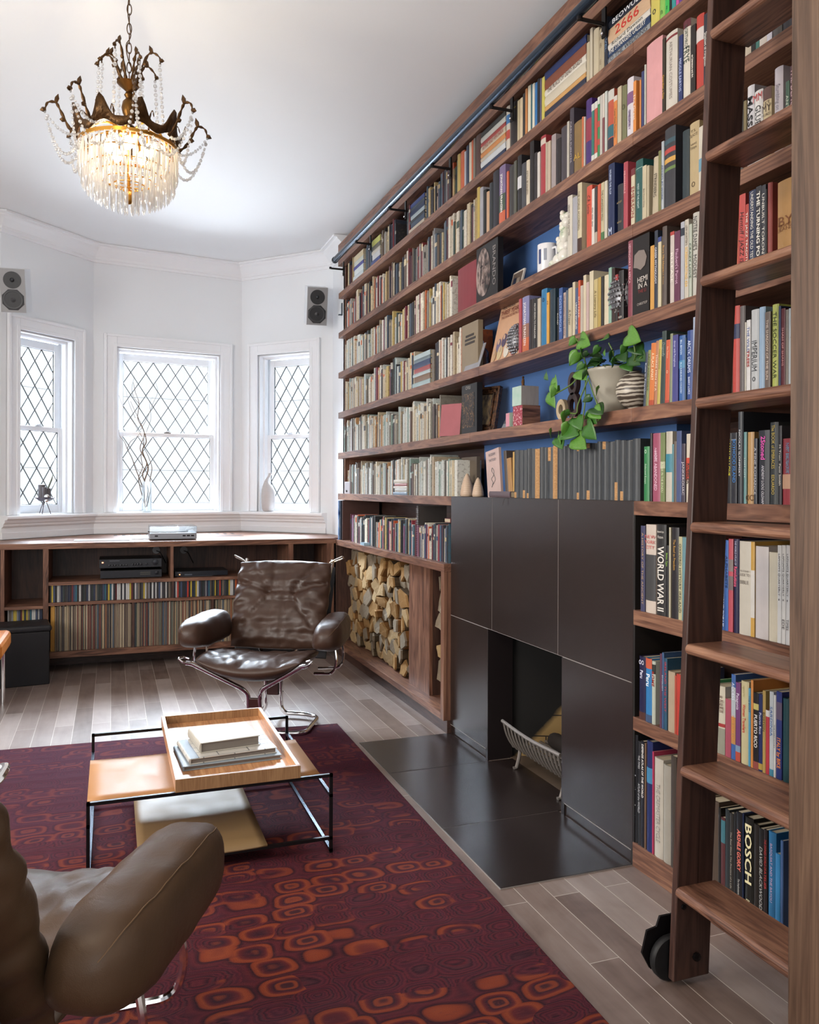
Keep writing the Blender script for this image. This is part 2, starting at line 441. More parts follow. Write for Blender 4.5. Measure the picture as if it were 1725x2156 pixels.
# base boards where they could be seen
sweep('baseboard_left', [(-2.6, -2.4), (-2.6, 6.6), (-.8, 6.6)], [(0, 0), (.02, 0), (.02, .14), (.012, .16), (0, .16)], TRIM)

def window(n, wi, s0, s1):
    A, B = Vector(BAY[wi]), Vector(BAY[wi+1]); d = B-A; ang = math.atan2(d.y, d.x)
    root = bpy.data.objects.new('window_%d' % n, None); COL.objects.link(root); root['kind'] = 'structure'
    root.location = (A.x, A.y, 0); root.rotation_euler = (0, 0, ang)
    # local: x along wall, y outward, z up
    b = MB(); cw = .105
    steps = [(0, cw, .012), (.0, .085, .020), (.0, .06, .014), (.0, .03, .024), (cw-.022, cw, .032)]
    for i0, i1, pr in steps:
        b.box(s0-i1, s0-i0, -pr, 0, ZW0, ZW1+i1); b.box(s1+i0, s1+i1, -pr, 0, ZW0, ZW1+i1)
        b.box(s0-i0, s1+i0, -pr, 0, ZW1+i0, ZW1+i1)
    b.obj('casing', TRIM, root, bevel=.003)
    b = MB(); j = .02
    for k_, (dep0, dep1, jj) in enumerate([(0, .05, .012), (.05, .09, .03), (.14, .2, .02)]):
        b.box(s0, s0+jj, dep0, dep1, ZW0, ZW1); b.box(s1-jj, s1, dep0, dep1, ZW0, ZW1); b.box(s0, s1, dep0, dep1, ZW1-jj, ZW1)
    b.box(s0, s1, 0, .22, ZW0-.01, ZW0+.006)
    b.obj('jamb', TRIM, root, bevel=.002)
    zm = 1.735; st = .042
    for k_, (za, zb, dy, inset) in enumerate([(zm-.02, ZW1-.03, .125, .03), (ZW0+.006, zm+.02, .09, .02)]):
        x0, x1 = s0+inset, s1-inset
        bot = .065 if k_ else .035; top = .035 if k_ else .06
        b = MB(); b.box(x0, x0+st, dy, dy+.034, za, zb); b.box(x1-st, x1, dy, dy+.034, za, zb)
        b.box(x0+st, x1-st, dy, dy+.034, za, za+bot); b.box(x0+st, x1-st, dy, dy+.034, zb-top, zb)
        sash = b.obj('sash', TRIM, root, bevel=.003)
        gx0, gx1, gz0, gz1 = x0+st, x1-st, za+bot, zb-top
        MB().box(gx0, gx1, dy+.015, dy+.018, gz0, gz1).obj('pane', PANE, sash)
        # diamond leading
        b = MB(); r = .0042; yy_ = dy+.0135
        pitch = .126; rise = .192
        def clipseg(xa, za_, xb, zb_):
            t0, t1 = 0, 1; dx, dz = xb-xa, zb_-za_
            for p, q in ((-dx, xa-gx0), (dx, gx1-xa), (-dz, za_-gz0), (dz, gz1-za_)):
                if abs(p) < 1e-9:
                    if q < 0: return None
                    continue
                t_ = q/p
                if p < 0: t0 = max(t0, t_)
                else: t1 = min(t1, t_)
            if t0 >= t1: return None
            return (xa+dx*t0, za_+dz*t0, xa+dx*t1, za_+dz*t1)
        for sgn in (1, -1):
            for q in range(-14, 30):
                xa = gx0+q*pitch; H = 3.0
                c = clipseg(xa, gz1, xa+sgn*pitch*H/rise, gz1-H)
                if c and math.hypot(c[2]-c[0], c[3]-c[1]) > .01:
                    b.tube([(c[0], yy_, c[1]), (c[2], yy_, c[3])], r, 4, cap=False)
        for (xa, za_, xb, zb_) in ((gx0, gz0, gx1, gz0), (gx0, gz1, gx1, gz1), (gx0, gz0, gx0, gz1), (gx1, gz0, gx1, gz1)):
            b.tube([(xa, yy_, za_), (xb, yy_, zb_)], .0045, 4)
        zc_ = gz0+(gz1-gz0)*.5; b.tube([(gx0, yy_-.004, zc_), (gx1, yy_-.004, zc_)], .0018, 4)
        b.obj('leading', mat('lead', '#4b4c4a', .5, .4), sash)
    b = MB(); mx = (s0+s1)/2; b.box(mx-.03, mx+.03, .085, .1, zm+.02, zm+.028); b.tube([(mx-.02, .09, zm+.03), (mx+.025, .09, zm+.034)], .005, 6)
    b.obj('sash_lock', mat('nickel', (.6, .6, .62), .3, .9), root)
    return root
for n_, (wi, a_, b_) in WIN.items(): window(n_, wi, a_, b_)
# the white house across the street, seen pale through the glass
# ---------------------------------------------------------------- bookcase
bc = thing('bookcase', 'floor to ceiling walnut bookcase with thick shelves around the fireplace', 'bookcase', (XF, 1.2, 0))
def child(b, name, m_, par, **kw):
    o = b.obj(name, m_, **kw); o.parent = par; o.matrix_parent_inverse = par.matrix_basis.inverted(); return o
bpy.context.view_layer.update()
YP = 1.27     # where the near gable stands
XB = 1.99     # back of the shelves
SH = {1: (2.806, 2.763), 2: (2.497, 2.453), 3: (2.185, 2.141), 4: (1.873, 1.827), 5: (1.558, 1.510), 6: (1.241, 1.193), 7: (.887, .845)}
RH = {7: (.872, .820), 8: (.509, .463), 9: (.083, 0)}
YSEAM = 2.36
for k in (1, 2, 3, 4, 5):
    zt, zb = SH[k]
    cuts = {1: [YL, 4.4, YSEAM, YP], 2: [YL, 3.75, YSEAM, YP], 3: [YL, 4.55, YSEAM, YP], 4: [YL, 3.6, YSEAM, YP], 5: [YL, 3.7, YSEAM, YP]}[k]
    for a_, b_ in zip(cuts[1:], cuts[:-1]):
        child(MB().box(XF, XB, a_+.0006, b_-.0006, zb, zt), 'shelf', WAL['Y'], bc, bevel=.0015)
child(MB().box(XF, XB, YF, YL, SH[6][1], SH[6][0]), 'shelf', WAL['Y'], bc, bevel=.0015)
for k in (6, 7, 8):
    zt, zb = SH[6] if k == 6 else RH[k]
    child(MB().box(XF, XB, YP, YG, zb, zt), 'shelf', WAL['Y'], bc, bevel=.0015)
child(MB().box(XF, XB, YP, YG, 0, RH[9][0]), 'plinth', WAL['Y'], bc, bevel=.0015)
child(MB().box(XF-.005, XF+.05, YP, YL, 3.017, 3.183), 'valance', WAL['Y'], bc, bevel=.0015)
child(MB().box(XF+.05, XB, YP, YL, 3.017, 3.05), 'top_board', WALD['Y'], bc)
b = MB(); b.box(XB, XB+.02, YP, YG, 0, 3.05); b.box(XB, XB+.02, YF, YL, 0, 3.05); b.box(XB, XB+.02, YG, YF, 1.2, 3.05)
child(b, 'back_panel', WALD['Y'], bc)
child(MB().box(XF+.05, XB, YL-.02, YL, .9, 3.017), 'end_panel', WAL['Z'], bc)
# dividers seen here and there
child(MB().box(XF+.001, XB, YG-.008, YG+.010, .0, 1.2), 'side_panel', BLACKP, bc)
# chimney breast painted blue, standing behind the shelves
XBR = 1.86
br_ = MB().box(XBR, 2.32, YG+.02, YF, 1.241, 3.017).obj('wall_chimney_breast', BLUE); struct(br_)
# near gable and casing
gab = thing('wooden_gable', 'tall walnut end board nearest the viewer at the right edge', 'end board', (1.22, 1.19, 0))
bpy.context.view_layer.update()
PX0 = at(1663, 1000, 'Y', 1.25).x
child(MB().box(PX0, PX0+.057, 1.168, 1.25, 0, CEIL-.002), 'post', PAN, gab, bevel=.003)
child(MB().box(PX0+.05, PX0+.09, 1.15, 1.25, 0, CEIL-.002), 'rebate', BLACKP, gab)
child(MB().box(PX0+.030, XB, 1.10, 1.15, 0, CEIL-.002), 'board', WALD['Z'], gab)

# ---------------------------------------------------------------- fireplace
fp = thing('fireplace', 'dark tiled fireplace surround with square firebox opening', 'fireplace', (XF, (YF+YG)/2, 0))
bpy.context.view_layer.update()
ZS = .621; Y1, Y2 = 3.447, 2.847; YO1, YO2 = 3.487, 2.815
g = .0016
rects = [(Y1, YF, ZS, 1.241), (Y2, Y1, ZS, 1.241), (YG, Y2, ZS, 1.241), (YO1, YF, 0.05, ZS), (YG, YO2, 0.05, ZS)]
for y0, y1, z0, z1 in rects:
    child(MB().box(XF, XF+.015, y0+g, y1-g, z0+g, z1-g), 'tile', TILE, fp, bevel=.0008)
for y0, y1 in ((YO1, YF), (YG, YO2)):
    child(MB().box(XF+.006, XF+.015, y0+g, y1-g, .0, .047), 'skirting_tile', TILE, fp)
b = MB(); X0 = XF+.001
b.box(X0, XF+.05, YG+.012, YF, ZS, 1.238); b.box(X0, XF+.05, YO1+.006, YF, .048, ZS); b.box(X0, XF+.05, YG+.012, YO2-.006, .048, ZS); b.box(XF+.012, XF+.05, YO1+.006, YF, 0.001, .048); b.box(XF+.012, XF+.05, YG+.012, YO2-.006, 0.001, .048)
child(b, 'grout', GROUT, fp)
child(MB().box(XF, XF+.30, YG, YF, 1.2385, 1.2405), 'mantel_slab', TILE, fp)
child(MB().box(XF+.0004, XF+.13, YO1-.0012, YO1+.02, .0, ZS-.002), 'reveal', mat('soot_tile', '#1c1516', .45), fp)
child(MB().box(XF+.0004, XF+.13, YO2-.02, YO2+.0012, .0, ZS-.002), 'reveal', mat('soot_tile'), fp)
FB = mat('fire_brick', rough=.9); t = NT(FB)
brk = t.n('ShaderNodeTexBrick'); mp_ = t.coords(); sx = t.n('ShaderNodeSeparateXYZ'); t.l(mp_, sx.inputs[0])
cb = t.n('ShaderNodeCombineXYZ'); t.l(sx.outputs[0], cb.inputs[0]); t.l(sx.outputs[2], cb.inputs[1]); t.l(cb.outputs[0], brk.inputs['Vector'])
for k_, v_ in (('Scale', 1), ('Mortar Size', .003), ('Brick Width', .23), ('Row Height', .1)): brk.inputs[k_].default_value = v_
brk.inputs['Color1'].default_value = hexc('#8d7347'); brk.inputs['Color2'].default_value = hexc('#9c8052'); brk.inputs['Mortar'].default_value = hexc('#2c241b')
zc_ = t.math('MULTIPLY', t.math('MAXIMUM', t.math('SUBTRACT', sx.outputs[2], .25), 0), 6)
soot = t.math('ADD', t.math('ADD', t.math('MULTIPLY', sx.outputs[2], 4), zc_), t.math('ADD', t.math('MULTIPLY', t.math('SUBTRACT', 1.93, sx.outputs[0]), 4.6), t.math('MULTIPLY', t.noise(mp_, 9, 3), .35)))
sf = t.ramp(soot, [(.58, (0, 0, 0, 1)), (.74, (1, 1, 1, 1))])
t.l(t.mix(sf, brk.outputs['Color'], '#0f0d0c'), t.b.inputs['Base Color'])
b = MB(); b.box(2.14, 2.2, YO2-.1, YO1+.1, 0, .8)
child(b, 'firebox_back', mat('soot', '#120f0e', .9), fp)
b = MB(); b.add([(XF+.13, YO1+.02, 0), (2.15, YO1-.13, 0), (2.15, YO1-.13, .8), (XF+.13, YO1+.02, .8)], [(0, 1, 2, 3)])
child(b, 'firebox_cheek', FB, fp); b = MB()
b.add([(XF+.16, YO2-.02, 0), (2.15, YO2+.08, 0), (2.15, YO2+.08, .8), (XF+.16, YO2-.02, .8)], [(3, 2, 1, 0)])
b.box(XF+.05, 2.15, YO2, YO1, ZS+.03, .8)
child(b, 'firebox_side', mat('soot', '#120f0e', .9), fp)
b = MB(); b.box(XF+.12, 2.14, YO2-.02, YO1+.02, .0, .004); child(b, 'firebox_floor', mat('ash_brick', '#5b4a3a', .9), fp)
# hearth
he = thing('hearth', 'flat dark stone tiled hearth in front of the fireplace', 'hearth', (1.4, 3.1, 0))
bpy.context.view_layer.update()
XH = 1.170
for y0, y1 in ((YO1-.02, YF), (2.84, YO1-.02), (YG, 2.84)):
    child(MB().box(XH+.002, XF+(.12 if y0 > 2.8 and y1 < 3.6 else .0), y0+g, y1-g, -.01, .0045), 'tile', TILE, he, bevel=.0006)
child(MB().box(XH, XF+.0, YG, YF, -.02, .0032), 'grout', GROUT, he)
# fire grate
gr_ = thing('fire_grate', 'cast iron fire basket standing in the firebox', 'fire grate', (1.72, 3.13, 0.0045))
GM = mat('grey_iron', '#8a827c', .5, .5)
ya, yb = .265, -.255; xf = 0
b = MB(); b.tube(catmull([(-.02, ya, .205), (-.025, (ya+yb)/2, .196), (-.02, yb, .205)], 8), .008, 8); b.tube([(.05, ya, .085), (.05, yb, .085)], .007, 8)
b.obj('rail', GM, gr_, smooth=True)
for k in range(15):
    y_ = ya + (yb-ya)*(k+.5)/15
    MB().tube(catmull([(-.021, y_, .2), (-.008, y_, .15), (.02, y_, .10), (.06, y_, .08), (.30, y_, .08)], 4), .0048, 6).obj('bar', GM, gr_, smooth=True)
for y_ in (ya-.065, yb+.065):
    for x_ in (.04, .26):
        MB().tube([(x_, y_, .09), (x_-.008, y_, .045), (x_-.02, y_, .006), (x_-.035, y_, .0035)], .0085, 8).obj('leg', GM, gr_, smooth=True)
b = MB()
for q in range(9): b.box(.06+q*.028, .072+q*.028, yb, ya, .086, .092)
b.obj('grid', GM, gr_)
# half burnt log and a crumpled foil wrapper on the grate
b = MB(); pr_ = [(.0, 0), (.03, .0), (.036, .02), (.034, .18), (.038, .36), (.02, .38), (0, .38)]
lg = b.lathe(pr_, 12, T(0, 0, 0, rx=PI/2)).obj('charred_log', mat('charcoal', '#241c18', .85), smooth=True, loc=(1.90, 3.28, .1365)); tag(lg, 'half burnt log lying on the fire grate', 'log')

# ---------------------------------------------------------------- firewood box
wb = thing('firewood_box', 'walnut framed firewood compartment left of the fireplace', 'firewood box', (XW, 5, 0))
bpy.context.view_layer.update()
Z7t, Z7b = .887, .845; ZB = .069; ZBT = .105
child(MB().box(XW, XB, YF, YC+.0, Z7b, Z7t), 'top_board', WAL['Y'], wb, bevel=.0012)
child(MB().box(XW, XB, YF, YF+.042, ZB, Z7b), 'side_panel', WAL['Z'], wb, bevel=.0012)
child(MB().box(XW, XB, YC-.012, YC, ZB, Z7b), 'side_panel', WALD['Z'], wb, bevel=.0012)
child(MB().box(XW, XB, YF+.042, YC-.012, ZB, ZBT), 'bottom_board', WAL['Y'], wb, bevel=.0012)
child(MB().box(1.652, XB, YF+.002, YC, 0, ZB), 'toe_kick', WALD['Y'], wb)
child(MB().box(XB, XB+.02, YF, YC, 0, Z7t), 'back_panel', WALD['Y'], wb)
PX = 1.70
pa = at(861, 1442, 'X', PX).y; pb = at(904, 1469, 'X', PX).y
child(MB().box(PX, PX+.02, pb, pa, ZBT, Z7b), 'post', WAL['Z'], wb, bevel=.001)
child(MB().box(PX+.02, XB, pb, pb+.02, ZBT, Z7b), 'partition', WALD['Z'], wb)
# logs: split faces packed like a stone wall
def clip(poly, a, b_, c):      # keep a*x+b*y<=c
    out = []
    for i in range(len(poly)):
        p, q = poly[i], poly[(i+1) % len(poly)]; dp, dq = a*p[0]+b_*p[1]-c, a*q[0]+b_*q[1]-c
        if dp <= 0: out.append(p)
        if (dp < 0 < dq) or (dq < 0 < dp):
            t_ = dp/(dp-dq); out.append((p[0]+(q[0]-p[0])*t_, p[1]+(q[1]-p[1])*t_))
    return out
ENDS = []
for nm, c1, c2 in (('log_end_pale', '#8e7350', '#bea37a'), ('log_end_warm', '#86653f', '#b08a5a'), ('log_end_grey', '#74685a', '#978873')):
    mm = mat(nm, rough=.85, spec=.15); t = NT(mm)
    a_ = t.noise(t.coords((1, 1, 1)), 22, 5, .65, .6); b__ = t.noise(t.coords((1, 1, 9)), 30, 3)
    t.l(t.mix(t.math('ADD', t.math('MULTIPLY', a_, .9), t.math('MULTIPLY', b__, .3)), c1, c2), t.b.inputs['Base Color']); t.bump(a_, .7, .012); ENDS.append(mm)
BARK = []
for nm, c1, c2 in (('split_side', '#6d4b2b', '#94693e'), ('bark_side', '#3a2c20', '#6a5945')):
    mm = mat(nm, rough=.9, spec=.1); t = NT(mm); a_ = t.noise(t.coords((2, 30, 30)), 4, 4, .6)
    t.l(t.mix(a_, c1, c2), t.b.inputs['Base Color']); t.bump(a_, .8, .01); BARK.append(mm)
def logs(y0, y1, z0, z1, ny, nz, xface, lab):
    R2 = random.Random(int(y0*100)+3); pts = []
    for i in range(-1, ny+1):
        for j in range(-1, nz+1):
            dy, dz = (y1-y0)/ny, (z1-z0)/nz
            pts.append((y0+(i+.5+(.25 if j % 2 else -.25)+R2.uniform(-.32, .32))*dy, z0+(j+.5+R2.uniform(-.36, .36))*dz))
    out = []
    for i, p in enumerate(pts):
        if not (y0 < p[0] < y1 and z0 < p[1] < z1): continue
        poly = [(y0, z0), (y1, z0), (y1, z1), (y0, z1)]
        for k, q in enumerate(pts):
            if k == i or abs(q[0]-p[0]) > .4 or abs(q[1]-p[1]) > .4: continue
            a_, b__ = q[0]-p[0], q[1]-p[1]; c = (q[0]**2+q[1]**2-p[0]**2-p[1]**2)/2
            poly = clip(poly, a_, b__, c)
            if len(poly) < 3: break
        if len(poly) < 3: continue
        cy, cz = sum(v[0] for v in poly)/len(poly), sum(v[1] for v in poly)/len(poly)
        sub = []
        for k in range(len(poly)):
            a_, b__ = poly[k], poly[(k+1) % len(poly)]
            if math.hypot(a_[0]-b__[0], a_[1]-b__[1]) < .012: continue
            sub.append(a_)
            if R2.random() < .6: sub.append(((a_[0]+b__[0])/2+(cy-(a_[0]+b__[0])/2)*R2.uniform(0, .14), (a_[1]+b__[1])/2+(cz-(a_[1]+b__[1])/2)*R2.uniform(0, .14)))
        if len(sub) < 3: continue
        s_ = .955
        loc = [(v[0]-cy, v[1]-cz) for v in sub]
        x0 = xface+R2.uniform(0, .05); tilt = R2.uniform(-.25, .25); tz = R2.uniform(-.2, .2)
        n = len(loc); vs = []
        for kk, (ss, dx) in enumerate(((s_*.93, 0), (s_, .012), (s_*.97, .24))):
            for a_, b__ in loc: vs.append((dx + (tilt*a_+tz*b__ if kk < 2 else 0), a_*ss, b__*ss))
        vs.append((R2.uniform(-.006, .004), 0, 0)); c_ = 3*n
        fs = []; ms = []
        b = MB(); b.add(vs, [])
        for k in range(n):
            l = (k+1) % n
            b.f.append([c_, l, k]); b.m.append(0); b.c.append(None)
            b.f.append([k, l, n+l, n+k]); b.m.append(0); b.c.append(None)
            b.f.append([n+k, n+l, 2*n+l, 2*n+k]); b.m.append(1); b.c.append(None)
        o = b.obj('firewood_log', [R2.choice(ENDS), R2.choice([BARK[0], BARK[0], BARK[1]])], loc=(x0, cy, cz), merge=1e-5)
        tag(o, lab, 'log', 'split logs in the firewood box'); out.append(o)
    return out
logs(pa+.005, YC-.015, ZBT+.004, Z7b-.03, 14, 8, 1.70, 'split firewood log end stacked in the wide compartment left of the post')
logs(YF+.05, pb-.02, ZBT+.004, Z7b-.06, 3, 7, 1.73, 'split firewood log end in the narrow gap beside the fireplace')

# ================================================================ BOOKS
# the crops in which the spines were measured: origin and magnification
CR = {'A': (1300, 0, 4.107), 'B': (1300, 450, 4.107), 'C': (1300, 850, 4.107), 'D': (1300, 1350, 4.107), 'E': (1050, 400, 4.107),
      'F': (900, 0, 4.107), 'G': (690, 400, 4.107), 'H': (690, 850, 4.107), 'J': (970, 880, 4.012), 'K': (1325, 1656, 4.3125), 'W': (1150, 0, 3.0)}
SHELFZ = {1: 2.806, 2: 2.497, 3: 2.185, 4: 1.873, 5: 1.558, 6: 1.241, 7: .887, 17: .872, 8: .509, 9: .083}
GAPTOP = {1: 3.01, 2: 2.763, 3: 2.453, 4: 2.141, 5: 1.827, 6: 1.510, 7: 1.193, 17: 1.193, 8: .820, 9: .463}
ROWNAME = {1: 'top row', 2: 'second row', 3: 'third row', 4: 'fourth row', 5: 'fifth row', 6: 'row at mantel height', 7: 'row above the firewood', 17: 'row just below mantel height', 8: 'lower row', 9: 'bottom row'}
MGAP = .0006
def spine_shape(b, T_, D, H, t=.0022, bulge=.004, z0=0, z1=None, x_in=None, y_pad=0):
    z1 = H if z1 is None else z1
    h = T_/2-y_pad; n = 6; D = x_in or D
    outer = [(D, -h), (bulge, -h)]
    for k in range(1, n): a = -h+2*h*k/n; outer.append((bulge*(abs(a/h)**2.2), a))
    outer += [(bulge, h), (D, h)]
    if T_ > 3*t:
        inner = [(D, h-t), (bulge+t, h-t), (bulge+t, -h+t), (D, -h+t)]
        poly = outer+inner
        # ring of quads for the caps
        N = len(poly); v = [(x, y, z0) for x, y in poly]+[(x, y, z1) for x, y in poly]
        fs = [(i, (i+1) % N, N+(i+1) % N, N+i) for i in range(N)]
        fs += [list(range(N))[::-1], list(range(N, 2*N))]
        b.add(v, fs)
    else: b.prism(outer, z0, z1)
NBOOK = [0]
def add_text(par, text, hx, T_, H, mode, frac=.82, pos=.5, hfrac=.62, x=-.0008, shear=0, bold=0):
    cu = bpy.data.curves.new('title', 'FONT'); cu.body = text; cu.align_x = 'CENTER'; cu.align_y = 'CENTER'
    n = max(2, len(text)); cw = .56
    if mode == 'D':      # reads down the spine
        L = H*frac; size = min(T_*hfrac/.72, L/(n*cw)*1.5); sx = min(1.6, L/(n*cw*size))
        M = Matrix(((0, 0, -1, x), (0, -1, 0, 0), (-1, 0, 0, H*pos), (0, 0, 0, 1)))
    else:                # upright letters across the spine
        L = T_*.86; size = min(L/(n*cw)*1.3, H*(.16 if n < 3 else .055))*(1.8 if text == '•' else 1); sx = min(1.5, L/(n*cw*size))
        M = Matrix(((0, 0, -1, x), (-1, 0, 0, 0), (0, 1, 0, H*pos), (0, 0, 0, 1)))
    cu.size = size; cu.shear = shear; cu.offset = bold*size; cu.resolution_u = 2
    cu.materials.append(ink(hx))
    o = bpy.data.objects.new('title', cu); COL.objects.link(o); o.parent = par
    o.matrix_basis = M @ Matrix.Diagonal((sx, 1, 1, 1))
    return o
ALLB = []
def book(y0, y1, zb, H, hx, desc, where, text=None, tcol='e8e4da', D=None, face=None, lean=0, bands=(), soft=None, mode='D', xs=None, group=None, opts=None, rough=.42):
    "a book standing with its spine to the room between y0 < y1"
    opts = opts or {}
    T_ = max(.006, y1-y0-MGAP); D = D or min(.24, max(.13, H*.68)); xs = XF+.004 if xs is None else xs
    D = min(D, (XBR if (YG+.02 < (y0+y1)/2 < YF and zb > 1.2) else XB)-xs-.006)
    b = MB(); soft = (T_ < .028) if soft is None else soft
    spine_shape(b, T_, D, H, bulge=.0015 if soft else .0045)
    root = b.obj('book', hm(hx, rough), smooth=False, loc=(xs, (y0+y1)/2, zb))
    if lean: root.rotation_euler = (lean, 0, 0)
    NBOOK[0] += 1
    ins = .0006 if soft else .003
    if T_ > .0072:
        MB().box(.0065 if soft else .009, D-ins, -(T_/2-.0024), T_/2-.0024, ins, H-ins).obj('pages', PAGES, root)
    for (f0, f1, c) in bands:
        q = MB(); spine_shape(q, T_+.0006, .004 if not soft else .003, H, t=.5, bulge=.0015 if soft else .0045, z0=H*f0, z1=H*f1)
        o = q.obj('spine_band', hm(c), root); o.location.x = -.00035
    if text:
        for ln in text.split('|'):
            o_ = dict(pos=.5, frac=.82, hfrac=.62, mode=mode)
            parts = ln.split('~'); tx = parts[0]; col = tcol
            for p in parts[1:]:
                k, v = p[0], p[1:]
                if k == 'p': o_['pos'] = float(v)
                elif k == 'f': o_['frac'] = float(v)
                elif k == 'h': o_['hfrac'] = float(v)
                elif k == 'c': col = v
                elif k == 'u': o_['mode'] = 'U'
                elif k == 'b': o_['bold'] = float(v or .02)
                elif k == 's': o_['shear'] = float(v)
            yo = 0
            md = o_.pop('mode')
            t_ = add_text(root, tx, col, T_, H, md, **o_)
    tag(root, None, 'book'); root['label'] = desc
    root['_w'] = where; root['_row'] = zb; root['_y'] = (y0+y1)/2
    ALLB.append(root)
    return root
def run(crop, shelf, where, rows, xs=None, **kw):
    "rows: left px | right px | top py | colour | words for the look | text | text colour | options"
    ox, oy, k = CR[crop]; zb = SHELFZ[shelf]; X = XF+.004 if xs is None else xs
    out = []
    for r in rows.strip().split('\n'):
        f = [q.strip() for q in r.split(';')]
        while len(f) < 8: f.append('')
        xl, xr, yt = float(f[0])/k+ox, float(f[1])/k+ox, float(f[2])/k+oy
        yl, yr = at(xl, 1000, 'X', X).y, at(xr, 1000, 'X', X).y
        zt = at((xl+xr)/2, yt, 'X', X).z if f[2] != '0' else zb+.22
        H = max(.08, min(zt-zb, GAPTOP[shelf]-zb-.006))
        if f[2].startswith('='): H = float(f[2][1:])
        lean = 0; bands = []; D = None; soft = None
        for o_ in f[7].split():
            if o_[0] == 'L': lean = float(o_[1:])
            elif o_[0] == 'B': a_, b_, c_ = o_[1:].split(','); bands.append((float(a_), float(b_), c_))
            elif o_[0] == 'H': H = float(o_[1:])
            elif o_[0] == 'D': D = float(o_[1:])
            elif o_[0] == 'h': soft = False
        out.append(book(yr, yl, zb+abs(math.sin(lean))*(yl-yr)/2, H, f[3], f[4], where, f[5] or None, f[6] or 'e8e4da', D=D, lean=lean, bands=bands, soft=soft, xs=xs))
    return out
def stack(crop, shelf, where, px0, px1, rows, xs=None):
    "books lying flat; rows from the bottom: thickness in cm | colour | look | text | text colour | overhang cm"
    ox, oy, k = CR[crop]; z = SHELFZ[shelf]; X = XF+.006 if xs is None else xs
    ya, yb = at(px1/k+ox, 1000, 'X', X).y, at(px0/k+ox, 1000, 'X', X).y
    for r in rows.strip().split('\n'):
        f = [q.strip() for q in r.split(';')]
        while len(f) < 7: f.append('')
        th = float(f[0])/100; ov = float(f[5] or 0)/100
        y0, y1 = ya+max(0, ov), yb+min(0, ov) if ov < 0 else yb
        L = y1-y0; D = min(.2, XB-X-.01) if not (YG+.02 < (y0+y1)/2 < YF) else XBR-X-.008
        D = min(D, .165)
        b = MB(); spine_shape(b, th-.0008, D, L, bulge=.003)
        root = b.obj('book', hm(f[1]), loc=(X, y0, z+th/2)); root.rotation_euler = (-PI/2, 0, 0)   # local z -> +y
        MB().box(.008, D-.002, -(th/2-.0026), th/2-.0026, .002, L-.002).obj('pages', PAGES, root)
        if f[3]:
            t_ = add_text(root, f[3], f[4] or 'e8e4da', th, L, 'D')
        root['label'] = f[2]; root['category'] = 'book'; root['_w'] = where; root['_row'] = z; root['_y'] = (y0+y1)/2
        ALLB.append(root); z += th

# ---- right of the ladder
run('A', 1, 'in the top row right of the ladder', '''
1090;1150;0;b8b0a4;pale grey book;;;H.2
1150;1190;0;3a3434;dark narrow book;;;H.22
1190;1260;0;8a3a34;brick red book;;;H.23
1260;1330;0;c8b890;straw coloured book;;;H.21
1330;1420;0;39506e;slate blue book;;;H.24
''')
run('A', 2, 'in the second row right of the ladder', '''
1078;1140;380;c8b8a0;cream book with faded spine;
1140;1180;370;202020;narrow black book;
1180;1212;335;3a7a70;teal green book;
1212;1275;285;d8ccc0;off white book;
1275;1320;255;d0d0e0;pale lilac book;
1320;1400;200;5a5858;thick dark grey book;
1405;1485;140;3a3a44;thick charcoal book;
1490;1530;110;6a3a50;plum book;
''')
run('A', 3, 'in the third row right of the ladder', '''
1050;1076;880;4a4844;dark grey book with white lettering;YANN SHARAD INT~h.5
1077;1102;880;8a7a50;thin olive book;
1104;1165;750;e0dce0;white book with bold black title;MASSEY M~b~f.8;17161a;h
1166;1239;790;e8e4e0;white book with small red mark and black title;GLUED TO IT~p.45~f.7|MM~u~p.9~cb03030;1a1a1e
1240;1312;765;d6c294;cream book with brown top band;LET~u~p.78|MY~u~p.7|WORDS~u~p.61;4a3a30;B.82,1,6a4a44 h
1338;1412;590;d2cad4;tall pale lilac book with grey title;Stumbling on HAPPINESS~f.72~s.2~h.5;6a6470;h
1440;1474;710;4a6a5a;short green book;ANTHONY'S;c8d0c0
1477;1530;570;5a3a44;maroon book with pale title;THE DEMON MASTO;d8b8c0
''')
run('A', 4, 'in the fourth row right of the ladder', '''
1022;1040;1790;c85030;orange red thin book;;;
1041;1097;1685;cf4a44;salmon red book with black title;Hentoff / JAZZ IS~f.8~s.2;1c1414
1098;1126;1770;c43a2a;red book with pale lettering;THE JAZZ TRADITION~f.9
1127;1186;1650;2a3658;navy book with white title;UNDERSTANDING THE OLD TESTAMENT~f.9~h.42
1187;1234;1615;34343e;black book with white title;THE TURNING POINT~b~f.85
1235;1272;1605;42424c;charcoal book with white title;UNBUILT TORONTO~f.8
1273;1281;1640;202022;thin black booklet;
1282;1324;1585;a84a44;tall rose red book;;;h
1368;1520;1555;c2904c;thick worn tan yellow book;BY~u~p.52|SIR JAMES~u~p.47|JEANS~u~p.43;7a4a28;h
''')
